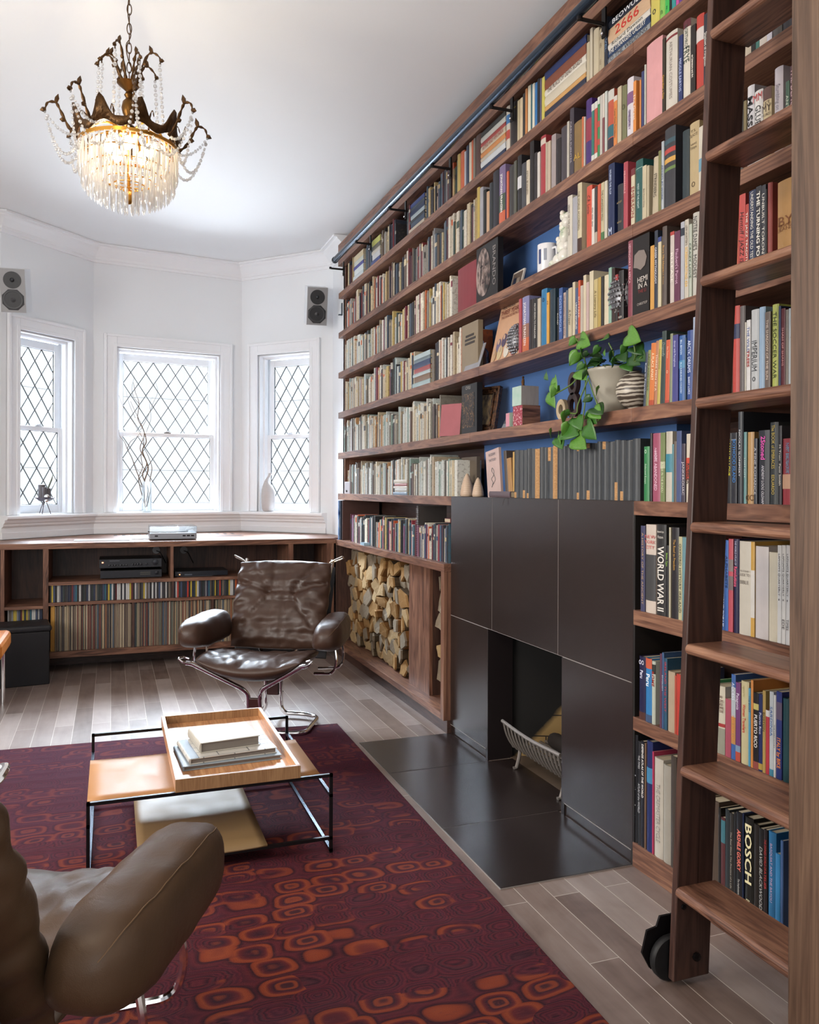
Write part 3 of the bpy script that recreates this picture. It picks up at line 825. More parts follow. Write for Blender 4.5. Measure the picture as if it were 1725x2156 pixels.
run('B', 5, 'in the fifth row right of the ladder', '''
985;1045;800;c83c30;red book with dark blue label;;e8d0c0;B.62,.79,26305a h
1046;1094;800;6a6060;grey brown book;;;h
1095;1110;940;cfc7b7;thin cream book;
1111;1144;920;e6e2e0;white book with blue and red title;THE WILD~p.72~f.35~c2a4a90|TREES~p.45~f.25~ca83a34~b|~p.1;c83030
1145;1213;830;c6c8ca;pale silver book with tall thin letters;IMPERIUM~p.42~f.4|o~u~p.14;3a3c40;h
1214;1268;808;9cbcdc;light blue book;;;h
1269;1318;850;76665e;grey brown book with pale title;THE SHADOW OF THE SUN~f.75~h.4;e0d0c0
1327;1384;785;b6c048;tall lime green book with black title;THE SOCCER WAR~f.75~h.5;283018;h
1386;1408;800;243462;deep blue book;
1410;1446;820;6a2430;maroon book with pale title;SHAH OF SHAHS~f.75~h.45;d8a0a0
1448;1473;830;8a8078;taupe book;
1474;1494;820;b8c4cc;pale blue grey thin book;
1495;1530;790;c8bca4;cream book with small black script;Days and Nights of Love and War~f.92~s.2;2a2420
''')
run('C', 6, 'in the mantel row right of the ladder', '''
940;986;255;24242b;black book with yellow title;A MAN IN LOVE~f.55~p.66;e0d820
987;1033;250;2a2a34;black book with blue title;BOYHOOD ISLAND~p.6~f.55~c3a80c8|KARL OVE~u~p.9;d8d8dc
1034;1080;70;32363e;tallest charcoal book with wide spaced white letters;NICOLAS SLONIMSKY~p.55~f.5~h.35;e0e0e4;h
1091;1116;245;6a9c9c;thin grey green book;LOST CITY~f.8~h.5;d8e0d8
1118;1175;245;c69650;golden tan book;OO~u~p.08;6a4424;h
1178;1208;300;3a3c48;short slate book;A FINE ROMANCE~f.7;c0c0c8
1212;1308;230;2a2c38;dark book with bright pink title;2Stoned~p.76~f.38~h.4~b|ANDREW LOOG OLDHAM~p.26~f.45~h.24~cd8d8e0~s.3;e85ab8;h
1312;1384;160;2a3034;tall black book with yellow script and teal edge;The BOOK of EMBRACES~p.7~f.55~h.4|EDUARDO~p.24~f.2~h.35;c8b050;h
1394;1420;190;3a3840;grey book with white script;M Train  Patti Smith~f.8
1422;1522;300;a43440;red book with blue title and picture;NOT WITHOUT~p.7~f.4~h.3~c6a90b8|MY DAUGHTER~p.68~f.34~h.3~c7ab0c0;e0b0a0;B.24,.46,d0a080 h
''')
run('C', 17, 'in the row below the mantel right of the ladder', '''
884;908;1180;3aa050;thin bright green book;
909;932;1190;2a58a0;blue book with white title;BEYOND POP UP~p.25~f.4;e8f0ff
933;962;1180;2f66b8;bright blue book with dark title;ALPHABETS~p.65~f.5~b;16305a
963;1003;1170;c84a5c;pink and grey spiral bound book;;;B.45,.6,7a6a6a B.65,.78,8a7a78
1004;1050;1170;22204c;navy book with pink title;Revolutions~p.6~f.28~b~cd85a78|THE WORLD ATLAS OF~p.85~f.25;c8c8e0;h
1051;1154;1190;d6cdbc;thick cream book with grey title;THE LITERARY~u~p.68|GUIDE TO~u~p.64|BIBLE~u~p.56;6a6058;h
1156;1189;1195;d8a428;yellow and white book;;;B.2,.7,e2dcd4
1191;1303;1235;d2cbcc;thick glossy white book;;;h
1307;1385;1285;d2cab4;cream book with engraved vertical lines;;;h
1387;1422;1225;d6d8da;white quarterly with black dot, first of four;LAPHAM'S QUARTERLY~p.7~f.42~h.4|•~u~p.44~c2a2628~h1;3a3436;
1424;1458;1225;dadada;white quarterly with black dot, second of four;LAPHAM'S QUARTERLY~p.7~f.42~h.4|•~u~p.44~c2a2628~h1|EDE~p.2~f.1;3a3436;
1460;1494;1225;d2d4d8;white quarterly with black dot, third of four;LAPHAM'S QUARTERLY~p.7~f.42~h.4|•~u~p.44~c2a2628~h1|TIMES~p.2~f.12;3a3436;
1495;1526;1225;d8d6d4;white quarterly with black dot, fourth of four;LAPHAM'S QUARTERLY~p.7~f.42~h.4|•~u~p.44~c2a2628~h1;8a3436;
''')
run('D', 8, 'in the lower row right of the ladder', '''
815;836;340;2a8a50;green book;
838;932;385;d2cab4;thick white travel book with map patterned foot;1,000~u~p.84|PLACES~u~p.78|TO SEE~u~p.73|BEFORE~u~p.68|YOU DIE~u~p.63;5a3028;B0,.38,9a9a88 B.4,.45,b02a28 h
940;990;505;b24c62;short dusty pink book;
992;1029;290;3a68b0;blue and white city guide;ACCESS~p.8~f.2|NEW YORK CITY~p.36~f.3~cd88a30;dce4f0;B.18,.5,c89048 B.5,.85,b8c0c8
1030;1070;360;7a3c7c;purple travel guide;Patagonia~p.76~f.28;e8e0ec;B0,.12,c84830 B.12,.2,80a0c0
1071;1138;350;d6c894;cream book with red title;Women Travellers~p.55~f.4~h.45~b|regional for~p.88~f.2~c9a8a50;c03a28;h
1139;1160;410;48a0c4;light blue thin guide;THE BOAT~p.8~f.2;203050
1161;1182;340;e08a28;orange guide;;
1184;1228;450;1e1b1f;black guide with white title;PUERTO RICO~p.5~f.42~b;e0dcd8;B.78,.86,d0c060 B0,.1,a04a40
1229;1262;460;22306a;navy guide with white title;Puerto Rico~p.62~f.36;d8dcf0;B.02,.1,c0a030
1263;1290;430;c4a24c;mustard guide with black title;BOSTON~p.62~f.2;3a2c1c
1291;1322;600;c82a3c;short crimson book;;;B.9,1,e0dcd8
1323;1358;440;c6ced4;pale guide with blue title;SARDINIA~p.65~f.36;3060a0;B0,.08,3a90b0
1359;1379;470;dedede;thin white book;THE LOST CITIES~f.6~h.5;40404c
1381;1430;440;2c3a86;blue cycling guide with orange title;ITALY by BIKE~p.3~f.42~b;d8823c;B.68,.88,6a5a78
1432;1490;500;1f5058;dark teal book;;;h
''')
run('K', 9, 'in the bottom row right of the ladder', '''
640;716;120;4e453c;brown grey book with white and yellow title;BURTYNSKY~p.42~f.3~h.3|OIL~p.22~f.08~h.3~cd8b020;e0e0d8;h
718;818;130;5b4a3e;thick mottled stone brown book;;;h
820;843;200;1c1a1a;thin black book;
845;882;290;5e2a2e;dark red patterned book with teal top;;;B.7,.97,3a7a88
884;920;215;2c3438;dark slate book;
922;958;250;2e2a26;dark book with fine white lettering;The Real Work The Practice of a Life~f.8~h.4;a8a090
960;982;245;26262a;black book with small white lettering;;
984;1037;240;16161c;black book with salmon title;ARSHILE GORKY~p.62~f.4~b|The Implications of Symbols~p.2~f.36~h.3~cd8d4cc;e87a68
1038;1053;250;1b2a4e;narrow navy book;
1055;1134;290;17150f;large black book with big cream letters;BOSCH~p.64~f.52~h.75~b|B~p.18~f.05;e6dcb0;h
1136;1188;350;2b241f;dark brown book;;;h
1190;1232;390;1c1a1a;black book with thin white title;DAVID BLACKWOOD~p.5~f.55~s.2;c0c0bc
1233;1268;400;221818;black book with red title;THE DIVINED WORLD OF~p.75~f.3|ATELIER~p.5~f.2;c03838
1270;1340;420;1c7ab2;bright blue book with pink title;BASQUIAT AND THE BAYOU~p.6~f.55~h.3;c8a8c0;h
1341;1384;620;2090d0;sky blue shorter book;;;
1386;1412;500;4a70a8;steel blue book;
''')
# ---- between the fireplace and the ladder
run('C', 17, 'in the row below the mantel left of the ladder', '''
203;241;1055;4a4a6e;narrow patterned blue and brown book;A HISTORY OF THE ANCIENT~f.85~h.4;c0a070
243;330;1045;dacabc;thick cream book with city photograph;NEW~u~p.86~cc85a5a|YORK~u~p.8~cc85a5a|CITY~u~p.74~cc85a5a;c85a5a;B.14,.66,4a4a4c h
338;418;1045;302f30;thick charcoal book with huge white title;WORLD WAR II~p.4~f.68~h.7~b|American~u~p.92|Picture~u~p.86;d8d4cc;h
420;446;1225;262629;short black book with green lettering;Better Type~p.8~f.24;90c050
447;463;1070;c6bea0;thin cream book;
465;529;1070;29252b;black book with gold title;The Road to Freedom~p.7~f.4~h.5;c89a48;h
531;562;1150;c6c092;cream book with black title;OXFORD HISTORY IRELAND~f.8;2c281c
563;604;1155;6c9ca8;blue grey book;;;
606;660;1120;8a4a40;russet book;
''')
run('D', 8, 'in the lower row left of the ladder', '''
190;244;135;22224e;navy travel guide with white title;Peru~p.72~f.16~b|oo~u~p.92;d8d8e8;B0,.12,5a3028
246;298;150;1c84c8;bright blue travel guide with orange top;Peru~p.66~f.24~b;e8f0f8;B.84,1,d8582c B0,.12,405880
299;330;175;c4ccbc;pale green city guide with red title;ROME~p.72~f.2~b;a02a24;B.8,.95,303430 h
372;390;110;6a3a58;plum thin guide;
391;408;100;3c6090;blue thin guide;ENGLISH~p.6~f.3;c0d0e0
410;436;150;2a5a78;teal guide;IRELAND THE WEST~p.6~f.7;c03a48
438;498;265;bca68a;spiral bound cream book;;;
500;516;300;c04a30;rust thin book;
517;560;290;cc3422;red book;;
561;610;250;3a3e5a;dark blue book;
''')
run('D', 9, 'in the bottom row left of the ladder', '''
138;180;810;15171f;tall black book with slanting white title;Argentina~p.55~f.25~s.3|Patagonia~p.3~f.16~s.3;d8d8e0;h
182;214;870;2b2b30;black atlas with grey title;THE TIMES~p.8~f.14|ATLAS of the WORLD~p.45~f.3;b8b8bc;h
215;242;870;1b1b27;dark blue atlas with bold white title;DEFENSE ATLAS OF THE WORLD~p.72~f.5~b;e0dcd8
243;257;885;7a5a42;narrow brown book;
258;308;870;22306c;royal blue book with light blue label;;;B.62,.76,3a90c0 h
310;324;960;c22a5c;thin bright pink book;
325;400;1020;cac2b4;thick cream book with grey title;THE CREMASTER CYCLE~p.45~f.58~h.5;8a8580;h
402;470;1080;a8a194;thick stone grey book;
472;520;1000;4a4038;brown book;
''')
run('C', 6, 'in the mantel row left of the ladder', '''
222;270;370;1f8a48;short green book with white lettering;Selected Essays~p.5~f.5~h.3|o~u~p.92;c8e0c8
280;297;255;2e282a;narrow black book;
298;368;255;ac4c6c;magenta book with white title;HOPE ABANDONED~p.45~f.5~h.45|Nadezhda~p.7~f.2~h.3~s.3;e8c8d8;h
370;410;250;7c8c54;olive green book;A TREE IN THE BUNDU~p.35~f.45~h.5;d8dcb8;B.48,.58,c0c4a0
412;468;240;c8c0ae;cream and blue book;;;B.42,.68,2a8aa0 h
470;487;350;4a8a96;thin sea green book;
488;509;325;6c5c50;thin brown book;;
510;553;235;4c5c8c;dusty blue book;;;B.3,.6,5a5a90
555;585;345;4a4052;plum grey book;JANKEROUAC~p.4~f.5;d8d0d8
588;645;260;d8ccb8;cream book with bright red middle;RUEBLER~p.42~f.3~b;3a2420;B.33,.65,d8401e h
''')
run('E', 5, 'in the fifth row between the striped vase and the ladder', '''
1245;1266;1405;3a4254;thin dark blue leaning book;Kate in Traveler~f.8;c0c8d8;L.075
1268;1292;1390;8c9254;thin olive leaning book;LAND AND HOLY~f.6~p.6;404820;L.07
1294;1336;1330;e27c22;bright orange leaning book;A PLACE APART~p.62~f.45;f0e0c0;L.065 B0,.08,c04a20
1338;1363;1310;bc7c54;tan leaning book;THREE MEN IN A~f.6;f0d8c0;L.055
1365;1391;1300;cab444;yellow leaning book;Going Solo to Extremes~p.7~f.4;6a5420;L.045
1393;1431;1225;3b4b4a;tall dark grey green leaning book;Dragonfly~p.75~f.25~s.3;90a098;L.04
1433;1470;1300;da5a2a;orange leaning book with emblem;Ken Thomson~p.8~f.2~h.4|o~u~p.5;f0d0b0;L.03 B0,.04,c04030
1472;1496;1245;8c9274;sage green book;;;L.015
1497;1546;1255;4c4c94;violet book with white title;dinner with Persephone~p.72~f.5~h.4;d0d0f0;
1550;1603;1260;2c66ae;bright blue book with white title;BILL BRYSON~p.82~f.24|IN A SUNBURNED COUNTRY~p.35~f.45~h.4;d8e8f8;B.5,.62,3a90c0
1604;1616;1280;30506a;thin teal book;
1618;1672;1215;2a4a94;royal blue book with white title;ARCTIC DREAMS~p.62~f.45~h.6|BARRY LOPEZ~p.2~f.25~h.35;d8e0f4;h
1675;1705;1100;a8b8d2;pale blue tall book;
1706;1745;1180;c0b8b0;grey white book;
''')
run('E', 4, 'in the fourth row left of the ladder', '''
1105;1152;430;8c3a4c;maroon spined black book facing out with a portrait;HEMINGWAY IN AFRICA~p.7~f.5~h.4;d8b0b8;h D.15
1303;1337;485;d99c30;yellow orange book;;
1339;1367;355;30384a;navy book with white title;GREEK MYTHOLOGY~p.55~f.42;e0e0e8
1369;1398;410;d6c8a2;cream book with blue top;;;B.93,1,3a4a90
1400;1440;320;5b4c46;brown book with blue and ochre title;Bury My Heart~p.6~f.4~h.4|at Wounded Knee~p.45~f.4~h.3~cb08850;c89a5a;h D.16
1475;1509;365;d0c2ba;pale pink white book;RELEASE~p.5~f.6;e8e0d8;B.95,1,c03a30
1511;1560;360;6c3252;purple book;Flaubert's Parrot~p.5~f.7~h.5;d8b0c8
1565;1597;280;b6b8c2;pale grey blue book;;;B.82,.92,303848
1599;1634;260;cac2b2;white book with yellow title;LEW HUNTER'S~p.8~f.25|SCREENWRITING 434~p.4~f.5~ce0b040;5a4a3a
1636;1662;300;b8c0b0;thin pale book;CRAZY LOVE~f.6;30503c
1664;1718;200;c6c2b8;grey white book with heavy dark lettering;NOTRE DAME'S~p.75~f.4~h.6|MODEST~p.35~f.25~h.5;3c3c3c;h
''')
run('E', 4, 'in the fourth row right of the illustrated poster', '''
168;192;945;b8444e;thin red and white book;
194;252;925;8686b4;sunset coloured book with white title;JONATHAN FRANZEN~p.5~f.7~h.45;f0ece8;B0,.25,d0642c B.25,.5,9a6a58 h
256;290;950;2d2628;black book with red and white title;;
292;328;940;2c2a2c;black book with white script;FROM EDEN TO PARADISE~p.55~f.7~h.4;d8d4cc
330;356;940;c8baa2;cream book;
358;407;860;1c7cb2;bright turquoise blue book;o~u~p.82;203050;h
408;430;890;e2a222;golden yellow book;Z~u~p.8;303030
432;478;860;243a48;midnight blue book with dark photographic cover;;;h D.17
500;514;930;1b1c22;thin black book;ROAD~f.6
515;546;850;3a5a9a;royal blue book with pale lettering;POSTHUMOUS~p.5~f.6;9ab0e0
553;574;890;c0a8a0;dusty pink book;THE WOMAN ON THE EDGE~f.8;503838
575;593;870;5b697a;slate grey book;
595;627;850;c9b998;cream book with dark title;A Prayer~p.4~f.4~s.2;50402c
632;654;800;d2c2a2;ivory tall book;
656;679;850;4b5b82;grey blue book with white title;LINGO WORLD~p.4~f.5
680;699;785;d95424;vivid orange tall book;SUTTREE~p.5~f.4;f0d8c0
700;723;830;c0b2a2;stone coloured book;
725;749;740;d9c9aa;buff tall book;
750;774;800;c8aaa4;pale pink book;
778;812;705;d9cba9;tall cream book;
816;848;775;c8b272;straw yellow book with script;A Literary Life~f.8~s.2;5a4420
850;877;760;ba9c42;mustard yellow book;
879;899;750;313131;narrow black book;
900;941;740;d8caaa;cream plain book;;;h
943;969;675;8ab29e;pale mint green tall book;
971;998;680;3b2825;dark brown book;
1000;1023;735;a83a3a;red topped black book;The Patrick Melrose~p.4~f.5~h.4;c8c0b8;B0,.7,2a2422 B.72,.82,c83030
1025;1068;700;2b2729;black book with white capital letters;SEB~u~p.06|ST~u~p.45;c8c0b4;h D.17
''')
# ---- third row left of the ladder
run('F', 3, 'in the third row right of the white figurine', '''
1197;1238;1700;d6cebe;ivory book with fine lettering;HEART OF THE MATTER~p.6~f.5;5a5048
1240;1281;1710;a9a9b2;silver grey book;;;
1283;1320;1590;d6c8a2;cream book with dark haired portrait at foot;THE WORLD ACCORDING~p.6~f.5~h.4;4a3c30;B0,.2,4a2c20 h D.15
1362;1409;1615;d94a28;vivid orange book with black title;C.R. Louie~p.7~f.4~h.5~s.2;2a1814;h
1411;1434;1640;e0d8d0;white book with black dots;oo oo oo~p.5~f.4;202020
1436;1459;1620;3a3434;dark book with pale foot;;;B0,.2,b8a898
1461;1489;1600;d2562e;orange red book;
1491;1519;1585;c8ba92;cream book with green foot;THE CANADIAN WILD~p.6~f.5;4a4030;B0,.14,4a7a48
1521;1545;1570;d0c8b2;off white book;
1548;1602;1425;1c2c5a;tall navy book with white title;WILBRED THE ELOF~p.75~f.35~h.35|M~u~p.06;c8d4ec;h D.16
1630;1678;1600;2c2c35;dark grey book with gold framed label;A STUDY~u~p.62|NEVILLE~u~p.2;b09868;h
''')
run('A', 3, 'in the third row left of the ladder', '''
36;74;1410;b83e4e;crimson tall book;MEANWHILE~p.7~f.3~h.4;e0b0b0;h
108;140;1465;d2c4a4;cream book with tall red letters;EMERSON~p.4~f.5~h.8;8a3028;B.88,1,7a2a30
142;204;1390;1f5b58;dark teal book with white title;WEST OF THE NIGHT~p.42~f.4~h.35;d0e0d8;B.86,.87,8ab0a0 h
205;239;1440;cabc9a;cream book with black brush title;Black Women Writing~p.4~f.4;3a3028
241;264;1440;b8aa8a;putty coloured book;
285;338;1370;c2b394;cream leaning book with black title;STRINDBERG~p.5~f.4~h.5;3a3430;L.04
342;367;1310;7a7a42;olive tall book;
369;391;1230;b4bcc4;pale blue white tall book;ARTISTS AT WORK~p.4~f.5;3a4a7a
393;485;1110;3b3b42;very thick dark book with coloured labels;;;B.8,.86,3a5a68 B.68,.74,c03a30 B.56,.62,d8a030 B.46,.5,6a8a40 h
545;605;1135;2c3b41;dark teal grey tall book;;;h
608;690;1065;c2aa7a;thick beige book with old lettering;T.S.~u~p.88|ELIOT~u~p.82|Selected~u~p.7|Essays~u~p.65|o~u~p.15;5a4a34;h
692;735;1100;d2cab8;ivory book with blue edge;;;B.3,.5,6aa0b8
736;780;1000;c8b898;sand coloured tall book;
''')
# ---- second row
run('F', 2, 'in the second row above the blue wall', '''
415;439;1630;c8aa42;mustard yellow tall book;
440;468;1630;a9a9b2;silver grey book with black title;
470;497;1650;22201f;black book;
498;522;1665;d2a982;peach coloured book;
523;551;1590;30353a;charcoal book;
553;604;1470;29262f;thick black book;;;h
607;660;1440;86709c;violet to orange book with bold white title;JONATHAN FRANZEN~p.52~f.6~h.6~b;f2eee8;B0,.2,d8602c B.2,.5,4a5a48 h
675;692;1490;da602e;narrow orange book beside the sunset coloured one;
694;734;1440;3f3c3c;dark grey book;;;
737;761;1400;5a5a4d;grey green narrow book;
765;799;1355;2b292c;black book with white label;;;B.4,.62,d8d8dc
800;838;1420;4b4b52;dark grey matching volume;
840;869;1395;d8cab2;cream book;FIFTH BUSINESS~f.6;6a5a48
871;905;1230;241f21;tall black book with white title;;;h
908;938;1330;30292d;dark plum book;
940;962;1325;d8d0c8;white narrow book;
964;1008;1185;b2303a;tall scarlet book with cream top;;;h B.85,.95,d8c8b8
1010;1027;1240;b9aa92;fawn narrow book;
1028;1053;1230;c8b29a;beige book;
1056;1094;1175;a89a9a;grey pink tall book;;
1096;1138;1210;2a2125;black wide book;;;h
1141;1192;1105;4a424a;dark grey tall book;;;h
1195;1213;1060;c8c0b2;pale narrow tall book;
1215;1249;935;48404b;tallest charcoal book with silver lettering;CARLOS FUENTES~p.5~f.6~h.4;b8b0b8;h
1252;1320;1060;8c6c34;gold and black book facing outward;AL~u~p.3;c8a040;h D.13
1323;1339;1020;d26a2e;narrow orange book;
1340;1352;1020;c9c0b2;narrow white book;
1354;1404;870;4b2a7a;tall purple book with red patch;;;B.35,.7,a03048 h
1406;1429;910;2b7b70;green and white narrow paperback;;;B.88,1,d8d8d0 B0,.1,d8d8d0
1431;1457;890;c84a38;red and white narrow paperback;;;B.88,1,d8d8d0 B0,.1,d8d8d0
1459;1477;850;3b8b50;green striped narrow paperback;;;B.88,1,d8d8d0 B.2,.3,c84a38 B.5,.6,c84a38
1479;1499;835;c8c2b8;grey white paperback;;
1501;1519;820;8a4a50;wine red narrow paperback;;;B.6,1,d8ccc0
1521;1541;800;c9d0c8;pale paperback with fine title;
1544;1596;790;c85232;red and teal paperback with white top;;;B.82,1,d0ccc4 B.2,.4,2a6a78 B0,.18,30283a
1598;1627;840;e18222;bright orange paperback;Carter Cross The Unborn~p.45~f.7~h.6;3a2010;B.9,1,d8ccc0
1630;1664;760;c9ba9a;cream book with sketch;;;
1666;1705;750;7b7b52;olive green book with dark figure;O~u~p.6;3a3a20;h
''')
run('A', 2, 'in the second row left of the ladder', '''
66;121;685;dfd7df;white book with purple figure and title;PHILIPPA~p.3~f.3~h.35|GREGORY~p.28~f.3~h.35;6a4a80;B.55,.75,8a5a8a h
123;149;712;e88c22;orange paperback;The Great~p.5~f.6
178;191;700;e28a30;thin orange paperback;
193;217;628;3b4172;navy thin book;
219;231;570;c9d0c2;thin pale green book;
233;370;365;e6a0a2;very thick plain pink hardback;;;h
373;398;345;3b3122;black book with yellow lower title;Guardian a Day~p.35~f.4~cd8a030;d8d4c8
400;498;290;d7cfc2;thick white book with red top band;ARTHURIAN COSTUMES~p.5~f.7~h.25;8a8078;B.92,.95,8a2a30 h
515;548;318;2b3972;navy book with white title;MIDDLE EARTHS~p.4~f.5;b8c4e8
550;613;185;dfd7c7;white and maroon tall book with green lettering;NORTHROP~p.78~f.25~h.4|FRYE~p.55~f.22~h.8;3a4a40;B.9,1,6a2834 h
616;660;230;2b2422;black book with white title;on Literature and Art~p.4~f.45~h.6~b;e8e0d4
662;728;140;c93a2a;thick red book with white label;;;B.64,.82,d8d0cc h
730;770;130;31313c;dark navy book with fine lettering;Shadows of Forgotten~f.6
''')
# ---- top row
run('F', 1, 'in the top row under the ladder rail', '''
245;271;1345;c9ab50;yellow book;
273;307;1318;d9642c;orange wide book;
309;324;1320;b9b9c2;pale grey thin book;
326;344;1270;3b4662;navy narrow book;
346;369;1240;d9cfb9;cream book;
371;384;1210;e1662e;thin bright orange book;
386;402;1200;8b8478;taupe thin book;
404;449;1155;5b4039;thick brown book;
''')
run('F', 1, 'in the top row between the two tall flat stacks', '''
666;697;925;d9d0c2;cream book with blue and red bands;;;B.6,.8,3a7ab8 B.25,.45,c84a3a
704;764;895;2b2321;black book with yellow lettering;POLAR~u~p.85;c8b830;h
766;784;880;c9b992;buff thin book;
786;811;860;e1c9a2;peach cream book;
813;831;820;3b3b3b;thin black book;
833;849;780;d98c42;amber thin book;
851;879;740;e7dcbe;ivory book;
881;892;740;2b6b7a;teal thin book;
894;914;735;e7e0ca;white thin book;
916;936;728;2b7cc0;bright blue book;
938;957;695;2d2d35;black thin book;
959;974;690;6b6179;mauve thin book;
976;1000;680;d8c942;bright yellow book;;
''')
run('F', 1, 'in the top row left of the large title stack', '''
1362;1388;380;c9ba9a;fawn book;
1390;1413;258;d0c4ab;tall cream thin book;
1416;1462;265;cfc0a0;worn cream book;;;h
1464;1508;262;b9a989;beige book with upright grey letters;A~u~p.8|B~u~p.6|E~u~p.2;8a7a60;h
1516;1545;165;2b3141;tall dark blue book;OVEL~p.5~f.5;6a88a8
''')
run('A', 1, 'in the top row left of the ladder', '''
268;343;0;d8c84a;yellow book with black logo;o~u~p.2;303030;H.235 h
345;394;0;8cc84a;lime green book;n~u~p.1;30502a;H.235
396;432;0;24c048;bright green book;z~u~p.1;0c4018;H.235
434;452;0;202322;narrow black book;;;H.23
454;488;0;1f9c9c;turquoise book;;;H.23
490;515;0;d048a0;magenta book;;;H.23
517;552;0;6a3a9c;purple book;;;H.23
554;600;0;35406a;dark blue book;;;H.23
602;660;0;b8a888;beige book;;;H.24
662;740;0;7a4038;brown red book;;;H.24
''')
stack('F', 1, 'in the first tall flat stack of the top row', 452, 664, '''
2.4;2a3858;dark blue book at the foot;
2.9;d4d8dc;white book with round spine;
1.8;c8b8a0;cream green book
2.4;d88a3c;orange ochre book
3.0;d0c0a4;cream book with red title;ASTRID AND VERONIKA;8a2a30
1.9;a83a34;red striped book
2.6;c8c8c0;pale grey book
2.6;34342f;black book on top;
''')
stack('F', 1, 'in the second tall flat stack of the top row', 1000, 1358, '''
3.0;30344a;dark multicoloured book at the foot;
1.9;d8a050;ochre yellow book
4.0;d8ccb4;cream book;
2.8;e4dccc;white book with brown title;THE PLACE OF DEAD ROADS;4a3028
4.2;8c4a30;richly patterned brown and green book;
3.2;1f3470;deep blue book on top
''')
stack('W', 1, 'in the flat stack at the top next to the ladder', 366, 645, '''
2.6;9aa0a4;silver book at the foot;TO THE WEDDING;404048
2.6;1f3a62;navy book with white lettering;THE STRANGERS GALLERY
2.2;e0d8cc;white book;Richard Dawson;4a4a40
5.2;d8b088;tan book with huge red numerals;2666;c02a24
2.8;1c2434;dark book with white lettering on top;BEOWULF;e8e8ec
''')
# ---- the dark matching volumes over the mantel
xs_ = [442, 476, 513, 549, 578, 615, 656, 690, 722, 767, 803, 848, 881, 920, 968, 1005, 1048, 1098, 1140, 1180, 1232, 1285, 1332, 1380, 1435, 1500]
SLATE = mat('slate_cloth', rough=.5); t = NT(SLATE)
t.l(t.mix(t.noise(t.coords((40, 40, 6)), 4, 3), '#1f2226', '#3c4147'), t.b.inputs['Base Color'])
TORN = mat('torn_cloth', '#b58a5c', .9); t = NT(TORN); t.l(t.mix(t.noise(t.coords((30, 30, 60)), 3, 3), '#8a5c34', '#d0a878'), t.b.inputs['Base Color'])
bare = {5: (0, 1), 9: (0, 1), 1: None}
part_torn = {0: [(.0, .12)], 2: [(0, .16)], 3: [(0, .1)], 8: [(.72, .98)], 14: [(.86, .96), (0, .12)], 16: [(.0, .16), (.9, .98)], 19: [(.86, .99)], 21: [(0, .3)], 22: [(0, .15)]}
descs = {0: 'first dark slate volume from the left, frayed at the foot', 5: 'volume with its whole spine torn away, sixth from the left', 9: 'thin volume with bare tan spine, tenth from the left', 8: 'dark slate volume torn at its head, ninth from the left',
         2: 'dark slate volume with torn foot, third from the left', 3: 'thin dark slate volume with frayed foot, fourth from the left', 14: 'dark slate volume torn at head and foot, fifteenth from the left', 16: 'dark slate volume with wide tan patch at its foot, seventeenth', 19: 'dark slate volume torn at its head, twentieth from the left',
         21: 'dark slate volume with a long tan tear at its foot, twenty second', 22: 'dark slate volume with small tear, twenty third from the left', 24: 'last dark slate volume at the right end'}
ordw = ['first', 'second', 'third', 'fourth', 'fifth', 'sixth', 'seventh', 'eighth', 'ninth', 'tenth', 'eleventh', 'twelfth', 'thirteenth', 'fourteenth', 'fifteenth', 'sixteenth', 'seventeenth', 'eighteenth', 'nineteenth', 'twentieth', 'twenty first', 'twenty second', 'twenty third', 'twenty fourth', 'twenty fifth']
for i in range(25):
    xl, xr = xs_[i]/4.012+970, xs_[i+1]/4.012+970; yt = 880+(272-97*(i/24.0))/4.012
    y1, y0 = at(xl, 1000, 'X', XF+.012).y, at(xr, 1000, 'X', XF+.012).y; H = at((xl+xr)/2, yt, 'X', XF+.012).z-1.241
    T_ = y1-y0-.0022; b = MB(); spine_shape(b, T_, .165, H*(1-.012*((i*7) % 3)), bulge=.010)
    o = b.obj('book', TORN if i in (5, 9) else SLATE, loc=(XF+.012, (y0+y1)/2, 1.2412))
    MB().box(.012, .16, -(T_/2-.003), T_/2-.003, .004, H-.004).obj('pages', PAGES, o)
    for f0, f1 in part_torn.get(i, []):
        q = MB(); spine_shape(q, T_*.8, .008, H, t=.5, bulge=.008, z0=H*f0, z1=H*f1)
        p = q.obj('torn_patch', TORN, o); p.location.x = -.0006; p['label'] = 'frayed tan patch where the cloth is missing'
    tag(o, (descs[i] if i in descs else 'dark slate cloth volume, %s from the left' % ordw[i])+', old mantel set', 'book', 'old matching set on the mantel')
# labels: look, place, and what it stands beside when that is needed
byl = {}
for o in ALLB:
    l = 'standing' if o.rotation_euler.x > -1 else 'lying'
    o['label'] = (o['label'] + ' ' + o['_w'])
    for a_, b_ in ((' in the ', ', '), (' of the ', ' of '), (' right of the ', ' right of '), (' left of the ', ' left of '), (' between the ', ' between '), (' row right of ladder', ' row, right of ladder'), (' lettering', ' letters'), (' and ', ', '), (' with a ', ', '), (' with ', ', ')):
        if len(o['label'].split()) > 16: o['label'] = o['label'].replace(a_, b_)
    while len(o['label'].split()) > 16 and ' the ' in o['label']: o['label'] = o['label'].replace(' the ', ' ', 1)
    o['group'] = 'books '+o['_w']
for o in ALLB:
    for k in ('_w', '_row', '_y'): del o[k]

